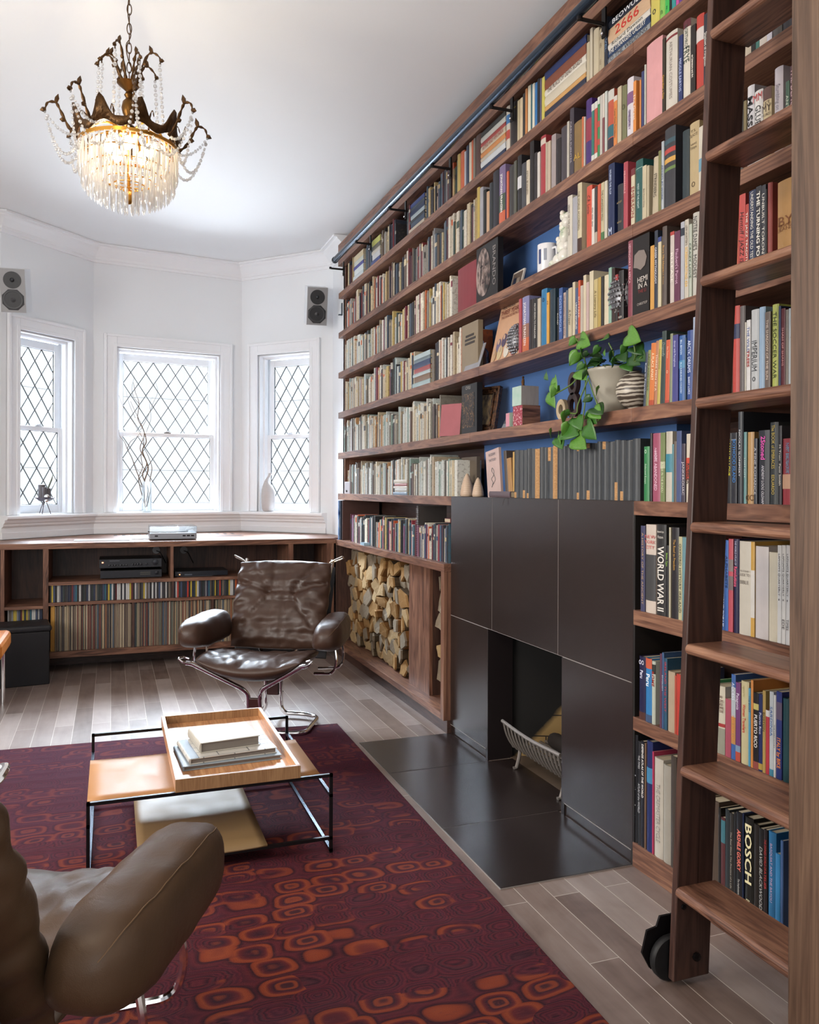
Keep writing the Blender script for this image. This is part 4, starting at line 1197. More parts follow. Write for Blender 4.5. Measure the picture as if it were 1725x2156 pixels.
# ---- the hundreds of narrow spines further along, too small to tell apart
PAL = {
 'dark': '2b2a2e 3a3a44 5a3038 c8b898 d8d0c0 303848 8a8a8c 6a5a4c c85a30 b8a070 202024 d0c8b8 4a5a6a a8a49c 7a2a30 d8c8a0 405048'.split(),
 'mixed': 'd8d0c4 c8baa0 e0dcd0 b8a88c 303038 c8d0cc a8b8b8 c86a3a 7a3040 d8c8a8 4a5868 e4dcc8 8a8278 c8b070 3a4a48 d0c0a8'.split(),
 'pale': 'd4d8d4 c8cfcc e0e0d8 d8ccb4 b8c0bc c8b898 a8b0ac d8d4c4 5a5450 8a8478 c0c8c4 e4e4dc 70605a b8a890 c89868 ccd4d0 8aa098 403c40'.split(),
 'colour': '2b2a2e 3a4a68 c85a2a 8a2a38 d8c8a0 3a3a44 d8d0c4 4a6a7a 6a3040 a8a49c c8b070 405870 e0d8c8 202428 7a4a6a 303840'.split()}
far = MB(); RF = random.Random(11)
def fill(shelf, ya, yb, pal, h0, h1, t0=.008, t1=.022, xs=XF+.01, skip=()):
    y = ya; zb = SHELFZ[shelf]; top = GAPTOP[shelf]-zb-.01; hh = RF.uniform(h0, h1)
    while y < yb-.004:
        th = min(RF.uniform(t0, t1)*(1.6 if RF.random() < .12 else 1), yb-y)
        if any(a < y+th/2 < b_ for a, b_ in skip): y += th; continue
        if RF.random() < .55: hh = RF.uniform(h0, h1)
        H = min(top, hh+RF.uniform(-.006, .006)); D = min(.20, H*.72); x0 = xs+RF.uniform(0, .012)
        c = hexc(RF.choice(PAL[pal]), .85); c2 = hexc('d4c8b0')
        b0 = len(far.v)
        far.box(x0, x0+D, y+.0005, y+th-.0005, zb, zb+H, col=c)
        far.c[-5] = c2        # the paper edge on top
        if RF.random() < .4:
            f0 = RF.uniform(.55, .8); far.box(x0-.0006, x0+.002, y+.0004, y+th-.0004, zb+H*f0, zb+H*(f0+RF.uniform(.06, .2)), col=hexc(RF.choice(PAL[pal])))
        y += th
def pxy(px, X=XF+.004): return at(px, 1000, 'X', X).y
far_rows = [(1, 959, 728, 'dark', .15, .2), (2, 1000, 724, 'dark', .17, .235), (3, 948, 724, 'mixed', .17, .23), (4, 975, 724, 'mixed', .17, .235),
            (5, 922, 722, 'pale', .18, .245), (6, 958, 730, 'pale', .17, .235), (7, 945, 738, 'colour', .17, .21)]
for sh_, pr_, pl_, pal_, h0, h1 in far_rows:
    sk = []
    if sh_ == 4: sk = [(pxy(905), pxy(866))]
    if sh_ == 1: sk = [(pxy(892), pxy(858)), (pxy(852), pxy(827)), (pxy(799), pxy(779)), (pxy(764), pxy(741))]
    fill(sh_, pxy(pr_)+.002, min(pxy(pl_), 6.13 if sh_ != 7 else 6.1), pal_, h0, h1, skip=sk, xs=(XF+.012 if sh_ < 7 else XF+.0), t0=.009, t1=.024)
fo = far.obj('book_row', ATTR, loc=(0, 0, 0)); fo['kind'] = 'stuff'
tag(fo, 'long rows of closely packed small book spines filling the far left half of the shelves', 'books')
def flatpile(shelf, px0, px1, n, th, where, lab, cols):
    ya, yb = pxy(px1), pxy(px0); z = SHELFZ[shelf]
    for i in range(n):
        t_ = th*(1+.3*math.sin(i*2.1)); L = (yb-ya)*(1-.12*abs(math.sin(i*1.7)))
        b = MB(); spine_shape(b, t_-.0008, .15, L, bulge=.002)
        o = b.obj('book', hm(cols[i % len(cols)]), loc=(XF+.006, ya, z+t_/2)); o.rotation_euler = (-PI/2, 0, 0)
        MB().box(.006, .148, -(t_/2-.0026), t_/2-.0026, .002, L-.002).obj('pages', PAGES, o)
        pos_ = ['lowest', 'second up', 'third up', 'fourth up', 'fifth up', 'sixth up', 'seventh up', 'eighth up'][i] if i < n-1 else 'topmost'
        tag(o, '%s, %s %s' % (lab, pos_, where), 'book', 'books lying '+where); z += t_
flatpile(4, 867, 904, 7, .027, 'in the flat pile in the far fourth row', 'small book lying flat', ['a8c0c4', '8a6a50', 'b8c8cc', 'b04a48', '3a4a70', '70828a', 'b8ccd0'])
flatpile(1, 859, 891, 7, .024, 'in the flat pile under the rail middle', 'small dark or blue book', ['c8b8a0', '3a4a60', '303438', 'a8b8c0', '2a3a5a', '45505c', '30488a'])
flatpile(1, 742, 763, 5, .034, 'in the farthest flat pile, top row', 'pale book', ['c4d0d4', 'd0d8d8', '4a4a98', 'c8ccc0', 'd0bc90'])
flatpile(1, 780, 798, 5, .032, 'in the second farthest flat pile, top row', 'pale green book', ['3a4a88', 'c8c8c8', 'c8c0b0', '6a685c', 'c0c050'])
flatpile(6, 827, 856, 5, .018, 'in the low pile of the far mantel row', 'thin pale book', ['8aa0b8', 'c8c8c4', 'e0d8d0', 'b87878', 'd8d0c0'])


# ================================================================ THINGS ON THE SHELVES
def placed(name, label, cat, px, shelf, x=XF+.03, group=None, rz=0):
    p = at(px, 1000, 'X', x)
    return thing(name, label, cat, (x, p.y, SHELFZ[shelf]), rz, group)
# face-out books and cards (thin boxes leaning back)
def leaner(name, label, cat, px0, px1, shelf, H, hx, th=.012, tilt=.12, x=XF+.03, cover=None, cmat=None, parts=(), yaw=0, width=None):
    ya, yb = at(px1, 1000, 'X', x).y, at(px0, 1000, 'X', x).y
    W = width or (yb-ya)
    r = thing(name, label, cat, (x, (ya+yb)/2, SHELFZ[shelf]), yaw)
    q = MB().box(0, th, -W/2, W/2, 0, H, T(0, 0, math.sin(abs(tilt))*0+.0005, ry=tilt)).obj('body', cmat or hm(hx), r)
    for (nm, a0, a1, b0, b1, c) in parts:      # fractions from the left edge, from the foot
        y1, y0 = W/2-a0*W, W/2-a1*W
        MB().box(-.0012, 0, y0, y1, b0*H, b1*H, T(0, 0, .0005, ry=tilt)).obj(nm, c if not isinstance(c, str) else hm(c), r)
    return r
def ltext(r, text, hx, size, a, b_, W, H, tilt, sx=1):
    cu = bpy.data.curves.new('title', 'FONT'); cu.body = text; cu.size = size; cu.align_x = 'CENTER'; cu.align_y = 'CENTER'; cu.materials.append(ink(hx)); cu.resolution_u = 2
    o = bpy.data.objects.new('title', cu); COL.objects.link(o); o.parent = r
    o.matrix_basis = T(0, 0, .0005, ry=tilt) @ Matrix(((0, 0, -1, -.0022), (-1, 0, 0, W/2-a*W), (0, 1, 0, b_*H), (0, 0, 0, 1))) @ Matrix.Diagonal((sx, 1, 1, 1))
# third row: red hardback, portrait book, framed photo, mug, figurine
book(pxy(1003), pxy(961), 2.185, .222, '8f2430', 'large plain dark red hardback turned cover outward', 'third row', D=.14, xs=XF+.006, soft=False, bands=())
ALLB[-1]['label'] = 'large plain dark red hardback in the third row, left of the blue wall'
for k in ('_w', '_row', '_y'):
    if k in ALLB[-1]: del ALLB[-1][k]
r = leaner('book', 'dark hardback with a shadowed grey face on its cover, third row', 'book', 1002, 1047, 3, .262, '1f1b1b', th=.028, tilt=0, x=XF+.006)
W = at(1002, 1000, 'X', XF+.006).y-at(1047, 1000, 'X', XF+.006).y
fm = mat('printed_face', rough=.5); t = NT(fm); sx2 = t.n('ShaderNodeSeparateXYZ'); t.l(t.coords(), sx2.inputs[0])
gy = t.math('ADD', t.noise(t.coords((1, 8, 5)), 5, 3, .5), t.math('MULTIPLY', sx2.outputs[1], 1.3)); t.l(t.ramp(gy, [(.38, '#17120f'), (.52, '#5c4c46'), (.66, '#9a8880')]), t.b.inputs['Base Color'])
vs = [(-.0014, W*.16+W*.33*math.cos(k*PI/16)*(1-.12*math.sin(k*PI/16)), .135+.115*math.sin(k*PI/16)) for k in range(32)]
MB().add(vs, [list(range(32))[::-1]]).obj('printed_portrait', fm, r)
for cy_, cz_, sy_, sz_, c_ in ((.24, .165, .035, .006, '241a18'), (.02, .165, .035, .006, '241a18'), (.14, .125, .014, .022, '6a5850'), (.14, .085, .045, .005, '3a2422')):
    n = 12; MB().add([(-.0018, W*cy_+sy_*.5*math.cos(2*PI*k/n), cz_+sz_*math.sin(2*PI*k/n)) for k in range(n)], [list(range(n))[::-1]]).obj('printed_feature', ink(c_), r)
cu = bpy.data.curves.new('title', 'FONT'); cu.body = 'BRANDO'; cu.size = .045; cu.align_x = 'CENTER'; cu.align_y = 'CENTER'; cu.materials.append(ink('8a8480')); cu.resolution_u = 2
o = bpy.data.objects.new('title', cu); COL.objects.link(o); o.parent = r
o.matrix_basis = Matrix(((0, 0, -1, -.002), (0, -1, 0, -W*.34), (-1, 0, 0, .14), (0, 0, 0, 1)))
leaner('framed_photo', 'small framed family photograph leaning on the blue wall, third row', 'photo frame', 1070, 1093, 3, .105, 'd8d0c4', th=.008, tilt=.25, x=XF+.07, parts=[('picture', .08, .92, .08, .92, '6a5a50'), ('picture_detail', .2, .45, .12, .7, '2a3a5a'), ('picture_detail', .5, .75, .12, .65, 'b8a898')])
mug = placed('mug', 'white printed mug standing left of the white figurine, third row', 'mug', 1152, 3, XF+.05)
b = MB(); b.lathe([(.0, 0), (.04, 0), (.043, .004), (.043, .118), (.039, .12), (.038, .116), (.038, .008), (0, .007)], 28, cap=False)
b.obj('cup', mat('white_china', '#d8d8dc', .25), mug, smooth=True)
for a0, c_ in ((2.2, 'b03038'), (3.2, '3a4a80'), (2.7, 'c8c8d0'), (3.8, '9aa0b0')):
    q = MB(); vs = []; fs = []
    for k in range(6):
        a = a0+k*.06
        for z in (.03+.02*(a0 % 1), .095): vs.append((.0436*math.cos(a), .0436*math.sin(a), z))
    for k in range(5): fs.append((2*k, 2*k+2, 2*k+3, 2*k+1))
    q.add(vs, fs).obj('print', hm(c_), mug)
MB().tube(catmull([(0, -.042, .095), (0, -.07, .09), (0, -.072, .05), (0, -.042, .03)], 6), .005, 8).obj('handle', mat('white_china'), mug, smooth=True)
CER = mat('glazed_ceramic', rough=.2); t = NT(CER); t.l(t.ramp(t.noise(t.coords(), 16, 3), [(.4, '#d8d4cc'), (.56, '#cfd0c0'), (.62, '#7f9a7a'), (.68, '#d8b890'), (.75, '#d4d0c8')]), t.b.inputs['Base Color'])
fg = placed('figurine', 'white porcelain figurine of tumbling children beside the mug, third row', 'figurine', 1186, 3, XF+.055)
b = MB()
for c_, rr, s_ in [((0, .025, .03), .034, (1, 1, .9)), ((0, -.02, .035), .036, (1, 1, 1)), ((0, .0, .075), .03, (1, 1, 1)), ((0, .022, .10), .02, (1, 1, 1)), ((0, -.015, .12), .027, (1, 1, 1.2)), ((0, .0, .155), .02, (1, 1, 1)), ((0, -.028, .17), .024, (1, 1, 1)), ((0, -.005, .20), .02, (1, 1, 1)), ((0, -.032, .195), .016, (1, 1, 1)), ((-.02, .05, .02), .02, (1, 1, .8)), ((-.01, -.045, .07), .018, (1, 1, 1))]:
    b.ball(c_, rr, 14, 9, sc=s_)
b.obj('body', CER, fg, smooth='all')
b = MB()
for c_ in [(-.012, .024, .115), (-.012, -.003, .168), (-.012, -.008, .212)]: b.ball(c_, .011, 10, 6)
b.obj('head', mat('glazed_face', '#e0d8cc', .2), fg, smooth='all')
# fourth row: grey cards, bottle, poster, silver vases
leaner('book', 'brown grey novel with heavy dark lettering facing out, fourth row', 'book', 972, 1006, 4, .235, '968468', th=.026, tilt=0, x=XF+.012, parts=[('printed_title', .2, .8, .55, .6, '3a3028'), ('printed_title', .2, .85, .63, .68, '3a3028'), ('printed_title', .25, .75, .71, .76, '3a3028')])
r = leaner('card', 'plain silver grey card leaning by the glass bottle', 'card', 976, 1008, 4, .125, 'a0a0a8', th=.003, tilt=.3, x=XF+.004); ltext(r, 'M8', 'e8e8ec', .03, .5, .4, .15, .125, .3)
bt = placed('bottle', 'small clear bottle with white stopper beside the silver grey card', 'bottle', 1014, 4, XF+.06)
MB().lathe([(0, .002), (.034, .002), (.036, .01), (.036, .085), (.02, .105), (.011, .112), (.011, .125), (0, .125)], 20, cap=False).obj('glass', CLEAR, bt, smooth=True)
MB().lathe([(0, .004), (.031, .004), (.031, .06), (0, .06)], 18).obj('liquid', mat('amber_liquid', '#6a4a34', .1), bt, smooth=True)
MB().lathe([(0, .125), (.008, .125), (.011, .135), (.004, .15), (0, .155)], 12).obj('stopper', WHITEP, bt, smooth=True)
PA = at(1031, 740, 'X', XF+.05); W = pxy(1031)-pxy(1087)
r = leaner('poster', 'peach coloured song sheet poster with a group of people, leaning on the blue wall', 'poster', 1031, 1090, 4, .285, 'dba67c', th=.004, tilt=.22, x=XF+.03)
W = at(1031, 1000, 'X', XF+.03).y-at(1090, 1000, 'X', XF+.03).y
for tx, hx, sz, a, b_, sx in (('Here We Are', '3a3440', .022, .3, .95, 1), ('THREE YEARS OLD', '7a3830', .034, .52, .86, .95), ('THE WHOLE BUNCH', '7a3830', .02, .42, .78, 1)): ltext(r, tx, hx, sz, a, b_, W, .285, .22, sx)
b = MB()
for i, (a, q, s_) in enumerate([(.2, .3, .03), (.38, .36, .03), (.56, .42, .032), (.76, .35, .034), (.3, .16, .032), (.55, .18, .036), (.8, .16, .034), (.12, .14, .026)]):
    cy, cz = W/2-a*W, q*.285; n = 14
    vs = [(-.0016-.0002*i, cy+s_*math.cos(k*2*PI/n)*.8, cz+s_*1.1*math.sin(k*2*PI/n)) for k in range(n)]
    o = MB(); o.add(vs, [list(range(n))[::-1]], T(0, 0, .0005, ry=.22)); o.obj('printed_figure', hm(['7a6a8a', '5a4a68', '8a8298', 'b86a6a', 'd8c08a', 'e0d8c8', 'c87a78', 'caa070'][i]), r)
    vs = [(-.0036-.0002*i, cy+s_*.32*math.cos(k*2*PI/n), cz+s_*.5+s_*.4*math.sin(k*2*PI/n)) for k in range(n)]
    o = MB(); o.add(vs, [list(range(n))[::-1]], T(0, 0, .0005, ry=.22)); o.obj('printed_face', hm('d8b090'), r)
SILV = mat('silver_mosaic', (.62, .62, .64), .22, 1.0)
for px, lab, s_ in ((1092, 'silver studded oval ornament between the poster and the books', .15), (1320, 'larger silver studded oval ornament left of the maroon spined portrait book', .185)):
    v = placed('ornament', lab, 'ornament', px, 4, XF+.055, 'silver studded ornaments')
    MB().ball((0, 0, s_/2+.002), s_*.335, 20, 14, sc=(1, 1, 1.42)).obj('core', mat('dark_silver', (.16, .16, .17), .4, .9), v, smooth='all')
    b = MB(); nr = 15
    for i in range(1, nr):
        a = -PI/2+PI*i/nr; rr_ = s_*.35*math.cos(a); zz = s_/2+.002+s_*.49*math.sin(a); m__ = max(4, int(2*PI*rr_/.0125))
        for k in range(m__):
            t_ = 2*PI*(k+.5*(i % 2))/m__; b.ball((rr_*math.cos(t_), rr_*math.sin(t_), zz), .0062, 5, 3, sc=(.8, .9, .8))
    b.obj('studs', SILV, v)
W = at(1330, 1000, 'X', XF+.006).y-at(1367, 1000, 'X', XF+.006).y
r = leaner('book', 'black hardback with a seated man and white capitals, cover facing out, fourth row', 'book', 1331, 1366, 4, .262, '1c1514', th=.02, tilt=0, x=XF+.006)
for tx, hx, sz, a, b_ in (('HEMI', 'c8c0b8', .026, .62, .43), ('IN A', 'c8c0b8', .026, .62, .35), ('THE LI', '8a2a28', .016, .6, .28), ('CHRISTOP', 'a8a098', .012, .6, .12)): ltext(r, tx, hx, sz, a, b_, W, .262, 0)
vs = [(-.0016, W/2-a*W, b_*.262) for a, b_ in [(.1, .62), (.15, .78), (.4, .82), (.7, .8), (.85, .7), (.75, .6), (.5, .56), (.3, .6)]]
MB().add(vs, [list(range(8))]).obj('printed_shirt', hm('8a7c74'), r)
# fifth row: leaflet, dark book, carved frame, photo, boxes, letter, numeral, plant, striped vase
leaner('leaflet', 'pink leaflet propped among the far fifth row books', 'leaflet', 936, 957, 5, .17, 'b8626a', th=.002, tilt=.1, x=XF+.0, yaw=.5)
r = leaner('book', 'black book with gold arabesque cover beside the carved frame, fifth row', 'book', 972, 1004, 5, .245, '1d1917', th=.03, tilt=0, x=XF+.012)
W = .25; ltext(r, 'CIVILI', 'a8a098', .024, .45, .93, .22, .245, 0)
gm = mat('gilt_arabesque', rough=.5); t = NT(gm); t.l(t.ramp(t.noise(t.coords((1, 1, 1)), 45, 4, .6, 2), [(.5, '#1a1512'), (.56, '#7a5a34')], 'CONSTANT'), t.b.inputs['Base Color'])
MB().box(-.0012, 0, -.06, .085, .03, .2).obj('printed_ornament', gm, r)
fr_ = placed('carved_frame', 'ornate dark carved wooden picture frame leaning on the blue wall', 'picture frame', 1013, 5, XF+.06, rz=.45)
cw = mat('carved_wood', rough=.4); t = NT(cw); nn = t.noise(t.coords(), 70, 4, .7); t.l(t.ramp(nn, [(.4, '#20120c'), (.6, '#6a4428')]), t.b.inputs['Base Color']); t.bump(nn, 1, .008)
M_ = T(0, 0, .002, ry=.22); b = MB()
for k_, (o_, i_, p_) in enumerate([(.0, .012, -.012), (.012, .03, -.004), (.03, .038, -.012)]):
    Wf, Hf = .175, .235
    b.box(p_, .012, -Wf/2+o_, Wf/2-o_, o_, i_, M_); b.box(p_, .012, -Wf/2+o_, Wf/2-o_, Hf-i_, Hf-o_, M_)
    b.box(p_, .012, -Wf/2+o_, -Wf/2+i_, o_, Hf-o_, M_); b.box(p_, .012, Wf/2-i_, Wf/2-o_, o_, Hf-o_, M_)
b.obj('frame', cw, fr_, bevel=.002)
ic = mat('old_print', rough=.6); t = NT(ic); t.l(t.ramp(t.noise(t.coords((1, 2, 1)), 22, 3), [(.35, '#3a3a44'), (.5, '#8a7a68'), (.65, '#b8a078')]), t.b.inputs['Base Color'])
MB().box(.002, .006, -.05, .05, .038, .197, M_).obj('picture', ic, fr_)
leaner('postcard', 'grey landscape postcard leaning behind the small painted box', 'postcard', 1055, 1082, 5, .085, '7c828a', th=.002, tilt=.5, x=XF+.02, parts=[('picture_band', 0, 1, .3, .55, '4a4f5a')])
def cube_(name, label, px, shelf, z, s, c_side, c_front, x=XF+.03, rz=.0, sy=None, extra=()):
    p = at(px, 1000, 'X', x); r = thing(name, label, 'box', (x, p.y, z), rz)
    sy = sy or s; b = MB(); b.box(0, s, -sy/2, sy/2, 0, s); o = b.obj('body', c_side, r, bevel=.0015)
    MB().box(-.0012, 0, -sy/2+.001, sy/2-.001, .001, s-.001).obj('painted_face', c_front, r); return r
gl_ = mat('speckled_red', rough=.4); t = NT(gl_); t.l(t.ramp(t.noise(t.coords(), 120, 2), [(.55, '#96283c'), (.62, '#d8b8b8')]), t.b.inputs['Base Color'])
gm_ = mat('mint_wash', rough=.5); t = NT(gm_); t.l(t.mix(t.noise(t.coords(), 30, 3), '#8fb8a8', '#c0c8c0'), t.b.inputs['Base Color'])
gw = mat('grey_wash_wood', rough=.6); t = NT(gw); t.l(t.mix(t.noise(t.coords((20, 3, 3)), 4, 3), '#847c78', '#a09a94'), t.b.inputs['Base Color'])
rw = WAL['X']
cube_('wooden_block', 'red speckled wooden block, lower one of the two stacked blocks', 1090, 5, 1.5585, .088, rw, gl_, x=XF+.01)
cube_('wooden_block', 'mint and grey wooden block stacked on the red speckled block', 1088, 5, 1.647, .086, gw, gm_, x=XF+.012)
cube_('painted_box', 'tiny pink and mint painted box left of the stacked blocks', 1069, 5, 1.5585, .062, mat('mint_pink', '#b0c4b4', .5), mat('pink_wash', '#c88a98', .5), x=XF+.0, sy=.035)
go = thing('figurine', 'tiny dark bronze figure standing on top of the stacked blocks', 'figurine', (XF+.04, at(1101, 1000, 'X', XF+.04).y, 1.7335))
b = MB(); b.box(-.006, .006, -.008, .008, 0, .006); b.tube([(0, 0, .005), (0, .001, .02), (0, -.001, .034)], [.006, .0075, .005], 8); b.ball((0, 0, .04), .0055, 8, 6); b.tube([(0, .006, .03), (-.003, .009, .018)], .002, 6)
b.obj('body', mat('bronze', '#5a3c20', .4, .8), go, smooth=True)
def ring_letter(par, name, cy, cz, R_, r_, m_, sy=1, d=.02):
    n = 36; b = MB(); vs = []
    for rr in (R_, r_):
        for x in (0, d):
            for k in range(n): a = 2*PI*k/n; vs.append((x, cy+rr*sy*math.cos(a), cz+rr*math.sin(a)))
    fs = []
    for k in range(n):
        l = (k+1) % n
        fs += [(k, l, n+l, n+k), (2*n+l, 2*n+k, 3*n+k, 3*n+l), (l, k, 2*n+k, 2*n+l), (n+k, n+l, 3*n+l, 3*n+k)]
    b.add(vs, fs); return b.obj(name, m_, par, bevel=.001)
DKW = mat('dark_letter', '#3a2a28', .4)
o8 = placed('numeral_ornament', 'dark wooden figure eight ornament behind the trailing plant', 'ornament', 1204, 5, XF+.035)
ring_letter(o8, 'lower_loop', 0, .052, .052, .026, DKW, .8); ring_letter(o8, 'upper_loop', 0, .138, .046, .024, DKW, .72)
oo = placed('letter_ornament', 'pale wooden letter o ornament left of the dark figure eight', 'ornament', 1180, 5, XF+.02)
ring_letter(oo, 'loop', 0, .041, .041, .02, mat('pale_birch', '#b8a484', .5), .85)
# plant
PLX, PLY = XF+.062, at(1282, 1000, 'X', XF+.05).y
POTM = mat('grey_stoneware', rough=.3); t = NT(POTM); t.l(t.mix(t.noise(t.coords(), 6, 4), '#948f82', '#a8a294'), t.b.inputs['Base Color'])
pot = thing('plant_pot', 'grey glazed flared flower pot holding the trailing plant', 'flower pot', (PLX+.01, PLY, 1.5582))
MB().lathe([(0, 0), (.05, 0), (.056, .006), (.068, .05), (.083, .115), (.094, .15), (.101, .16), (.098, .165), (.09, .158), (.078, .115), (.06, .05), (0, .03)], 36, cap=False).obj('bowl', POTM, pot, smooth='all')
MB().lathe([(0, .13), (.08, .135), (0, .14)], 20, cap=False).obj('soil', mat('soil', '#2c2018', .95), pot)
plant = thing('trailing_plant', 'heart leaved trailing green plant spilling from the grey pot over the shelf edge', 'plant', (PLX, PLY, 1.72))
LEAFM = []
for i, (c1, c2) in enumerate((('#2a521f', '#447a2a'), ('#3a6e28', '#6a9a3a'), ('#1f3d1b', '#335c28'))):
    mm = mat('leaf_%s' % 'abc'[i], rough=.38, spec=.5); t = NT(mm); t.l(t.mix(t.noise(t.coords(), 18, 3), c1, c2), t.b.inputs['Base Color']); LEAFM.append(mm)
    t.b.inputs['Subsurface Weight'].default_value = .0
STEM = mat('stem', '#55702f', .5)
def leafmesh(name, m_):
    b = MB(); rows_ = 9; cols_ = 5; vs = []; fs = []
    for i in range(rows_):
        t_ = i/(rows_-1)
        w_ = .5*math.sin(PI*min(1, t_**.62))*(1-t_*.25)*.95 if 0 < t_ < 1 else .0
        if i == 0: w_ = .20
        for j in range(cols_):
            u = (j/(cols_-1)-.5)*2
            x = u*w_; y = t_ - (.14*abs(u) if i == 0 else (.12*abs(u)*(1-t_)**3)); z = -.10*abs(u)**1.0*w_*1.5*-1 - .16*t_*t_ + .05*math.sin(6*t_)*abs(u)
            vs.append((x, y, z))
    for i in range(rows_-1):
        for j in range(cols_-1): a = i*cols_+j; fs.append((a, a+1, a+cols_+1, a+cols_))
    b.add(vs, fs)
    o = b.obj(name, m_, smooth='all'); s = o.modifiers.new('thick', 'SOLIDIFY'); s.thickness = .012
    return o
lproto = [leafmesh('leaf', m_) for m_ in LEAFM]
def leaf(p, d, size, k, roll=0, first=[0, 0, 0]):
    if first[k] == 0: o = lproto[k]; first[k] = 1
    else: o = lproto[k].copy(); COL.objects.link(o)
    o.parent = plant
    d = Vector(d).normalized(); up = Vector((0, 0, 1)) if abs(d.z) < .95 else Vector((-1, 0, 0))
    side = d.cross(up).normalized(); n = side.cross(d)
    M = Matrix((side, d, n)).transposed().to_4x4()
    o.matrix_basis = Matrix.Translation(p) @ M @ Matrix.Rotation(roll, 4, 'Y') @ Matrix.Scale(size, 4)
RP = random.Random(5)
def PV(px, py, x): q = at(px, py, 'X', x); return q-Vector((PLX, PLY, 1.72))
vines = [  # trailing stems followed through the photograph, each at its own distance from the wall
 ([(1255, 785, XF+.03), (1235, 790, XF-.01), (1232, 850, XF-.03), (1222, 900, XF-.035), (1205, 920, XF-.03), (1190, 925, XF-.03)]),
 ([(1262, 780, XF+.03), (1225, 790, XF-.02), (1200, 812, XF-.05), (1172, 828, XF-.06)]),
 ([(1262, 775, XF+.03), (1240, 780, XF-.0), (1228, 745, XF-.03), (1218, 720, XF-.03), (1206, 707, XF-.03)]),
 ([(1240, 800, XF-.02), (1250, 830, XF-.03), (1262, 860, XF-.03), (1264, 880, XF-.035), (1250, 893, XF-.03)]),
 ([(1290, 775, XF+.04), (1292, 745, XF+.0), (1282, 722, XF-.01)]),
 ([(1320, 775, XF+.05), (1337, 755, XF+.01), (1334, 722, XF+.0), (1322, 708, XF+.0)]),
 ([(1300, 775, XF+.05), (1330, 765, XF+.02), (1352, 752, XF+.01)]),
 ([(1240, 795, XF-.02), (1218, 850, XF-.04), (1214, 870, XF-.045), (1195, 868, XF-.04)]),
]
for v in vines:
    pts = [PV(*p) for p in v]; MB().tube(catmull(pts, 6), .0026, 6).obj('stem', STEM, plant, smooth=True)
leaves = [  # base px, tip px, distance, size cm, shade
 (1172, 812, 1158, 840, -.06, 0, 1), (1168, 795, 1168, 822, -.06, 7.5, 1), (1160, 826, 1163, 862, -.055, 7, 1), (1150, 785, 1150, 802, -.04, 4, 0),
 (1212, 712, 1196, 730, -.03, 4.5, 1), (1222, 715, 1238, 726, -.03, 5, 1), (1228, 712, 1236, 708, -.02, 3, 0), (1218, 742, 1197, 772, -.03, 6, 1), (1228, 735, 1222, 758, -.03, 5, 0),
 (1238, 742, 1222, 752, -.02, 5, 2), (1228, 765, 1212, 782, -.03, 5, 0), (1238, 782, 1222, 800, -.02, 5, 2), (1220, 780, 1232, 798, -.02, 4.5, 1),
 (1268, 715, 1280, 705, -.01, 5, 0), (1262, 730, 1246, 748, -.01, 5, 0), (1275, 735, 1270, 752, 0, 4.5, 1), (1292, 740, 1278, 764, .0, 6, 2), (1296, 755, 1284, 776, -.01, 6, 0), (1306, 745, 1318, 758, .02, 5.5, 2),
 (1322, 705, 1344, 718, -.0, 6, 1), (1318, 728, 1304, 748, -.0, 6.5, 0), (1336, 730, 1352, 742, .02, 6, 2), (1330, 750, 1344, 768, .02, 6, 2), (1318, 765, 1330, 778, .03, 5, 0), (1348, 745, 1356, 760, .02, 5, 2),
 (1248, 868, 1228, 882, -.04, 5.5, 0), (1262, 815, 1250, 835, -.03, 6.5, 1), (1244, 835, 1226, 848, -.03, 6, 2), (1252, 858, 1268, 868, -.035, 5, 2),
 (1192, 868, 1180, 896, -.05, 6.5, 1), (1200, 866, 1190, 872, -.045, 4, 0), (1206, 880, 1204, 872, -.04, 3, 1), (1214, 880, 1222, 905, -.04, 7, 0), (1244, 872, 1252, 894, -.035, 6, 0), (1250, 862, 1262, 880, -.04, 5, 1),
 (1190, 905, 1214, 912, -.04, 8, 0), (1198, 892, 1180, 918, -.045, 5, 1), (1236, 895, 1250, 928, -.04, 7.5, 0), (1212, 922, 1230, 944, -.035, 7, 1), (1178, 912, 1176, 938, -.03, 5, 1), (1162, 905, 1156, 926, -.03, 5, 1), (1176, 922, 1182, 945, -.03, 5, 0)]
for (a, b_, c, d, dx, s_, k) in leaves:
    p, q = PV(a, b_, XF+dx), PV(c, d, XF+dx-.018)
    L = (q-p).length; leaf(p, q-p, max(L*.9, .028), k, RP.uniform(-.5, .5)+.9)
for i in range(16):
    a = RP.uniform(0, 2*PI); r_ = RP.uniform(.03, .08); p = Vector((r_*math.cos(a)*.7, r_*math.sin(a), RP.uniform(.0, .05)))
    leaf(p, (math.cos(a)*.5-.3, math.sin(a), RP.uniform(-.3, .7)), RP.uniform(.04, .06), RP.choice([0, 2, 2]), RP.uniform(-.6, .6))
vs_ = placed('vase', 'round vase with brown and white wavy stripes beside the leaning books', 'vase', 1338, 5, XF+.062)
SV = mat('striped_glaze', rough=.35); t = NT(SV)
sx_ = t.n('ShaderNodeSeparateXYZ'); t.l(t.coords(), sx_.inputs[0])
ff = t.math('SINE', t.math('ADD', t.math('MULTIPLY', sx_.outputs[2], 430), t.math('MULTIPLY', t.noise(t.coords((6, 6, 26)), 2.2, 3), 12)))
t.l(t.ramp(t.math('ADD', t.math('MULTIPLY', ff, .5), .5), [(.35, '#4a4038'), (.5, '#8a8074'), (.7, '#b8b0a2')]), t.b.inputs['Base Color'])
prof = [(0, 0), (.03, 0)]
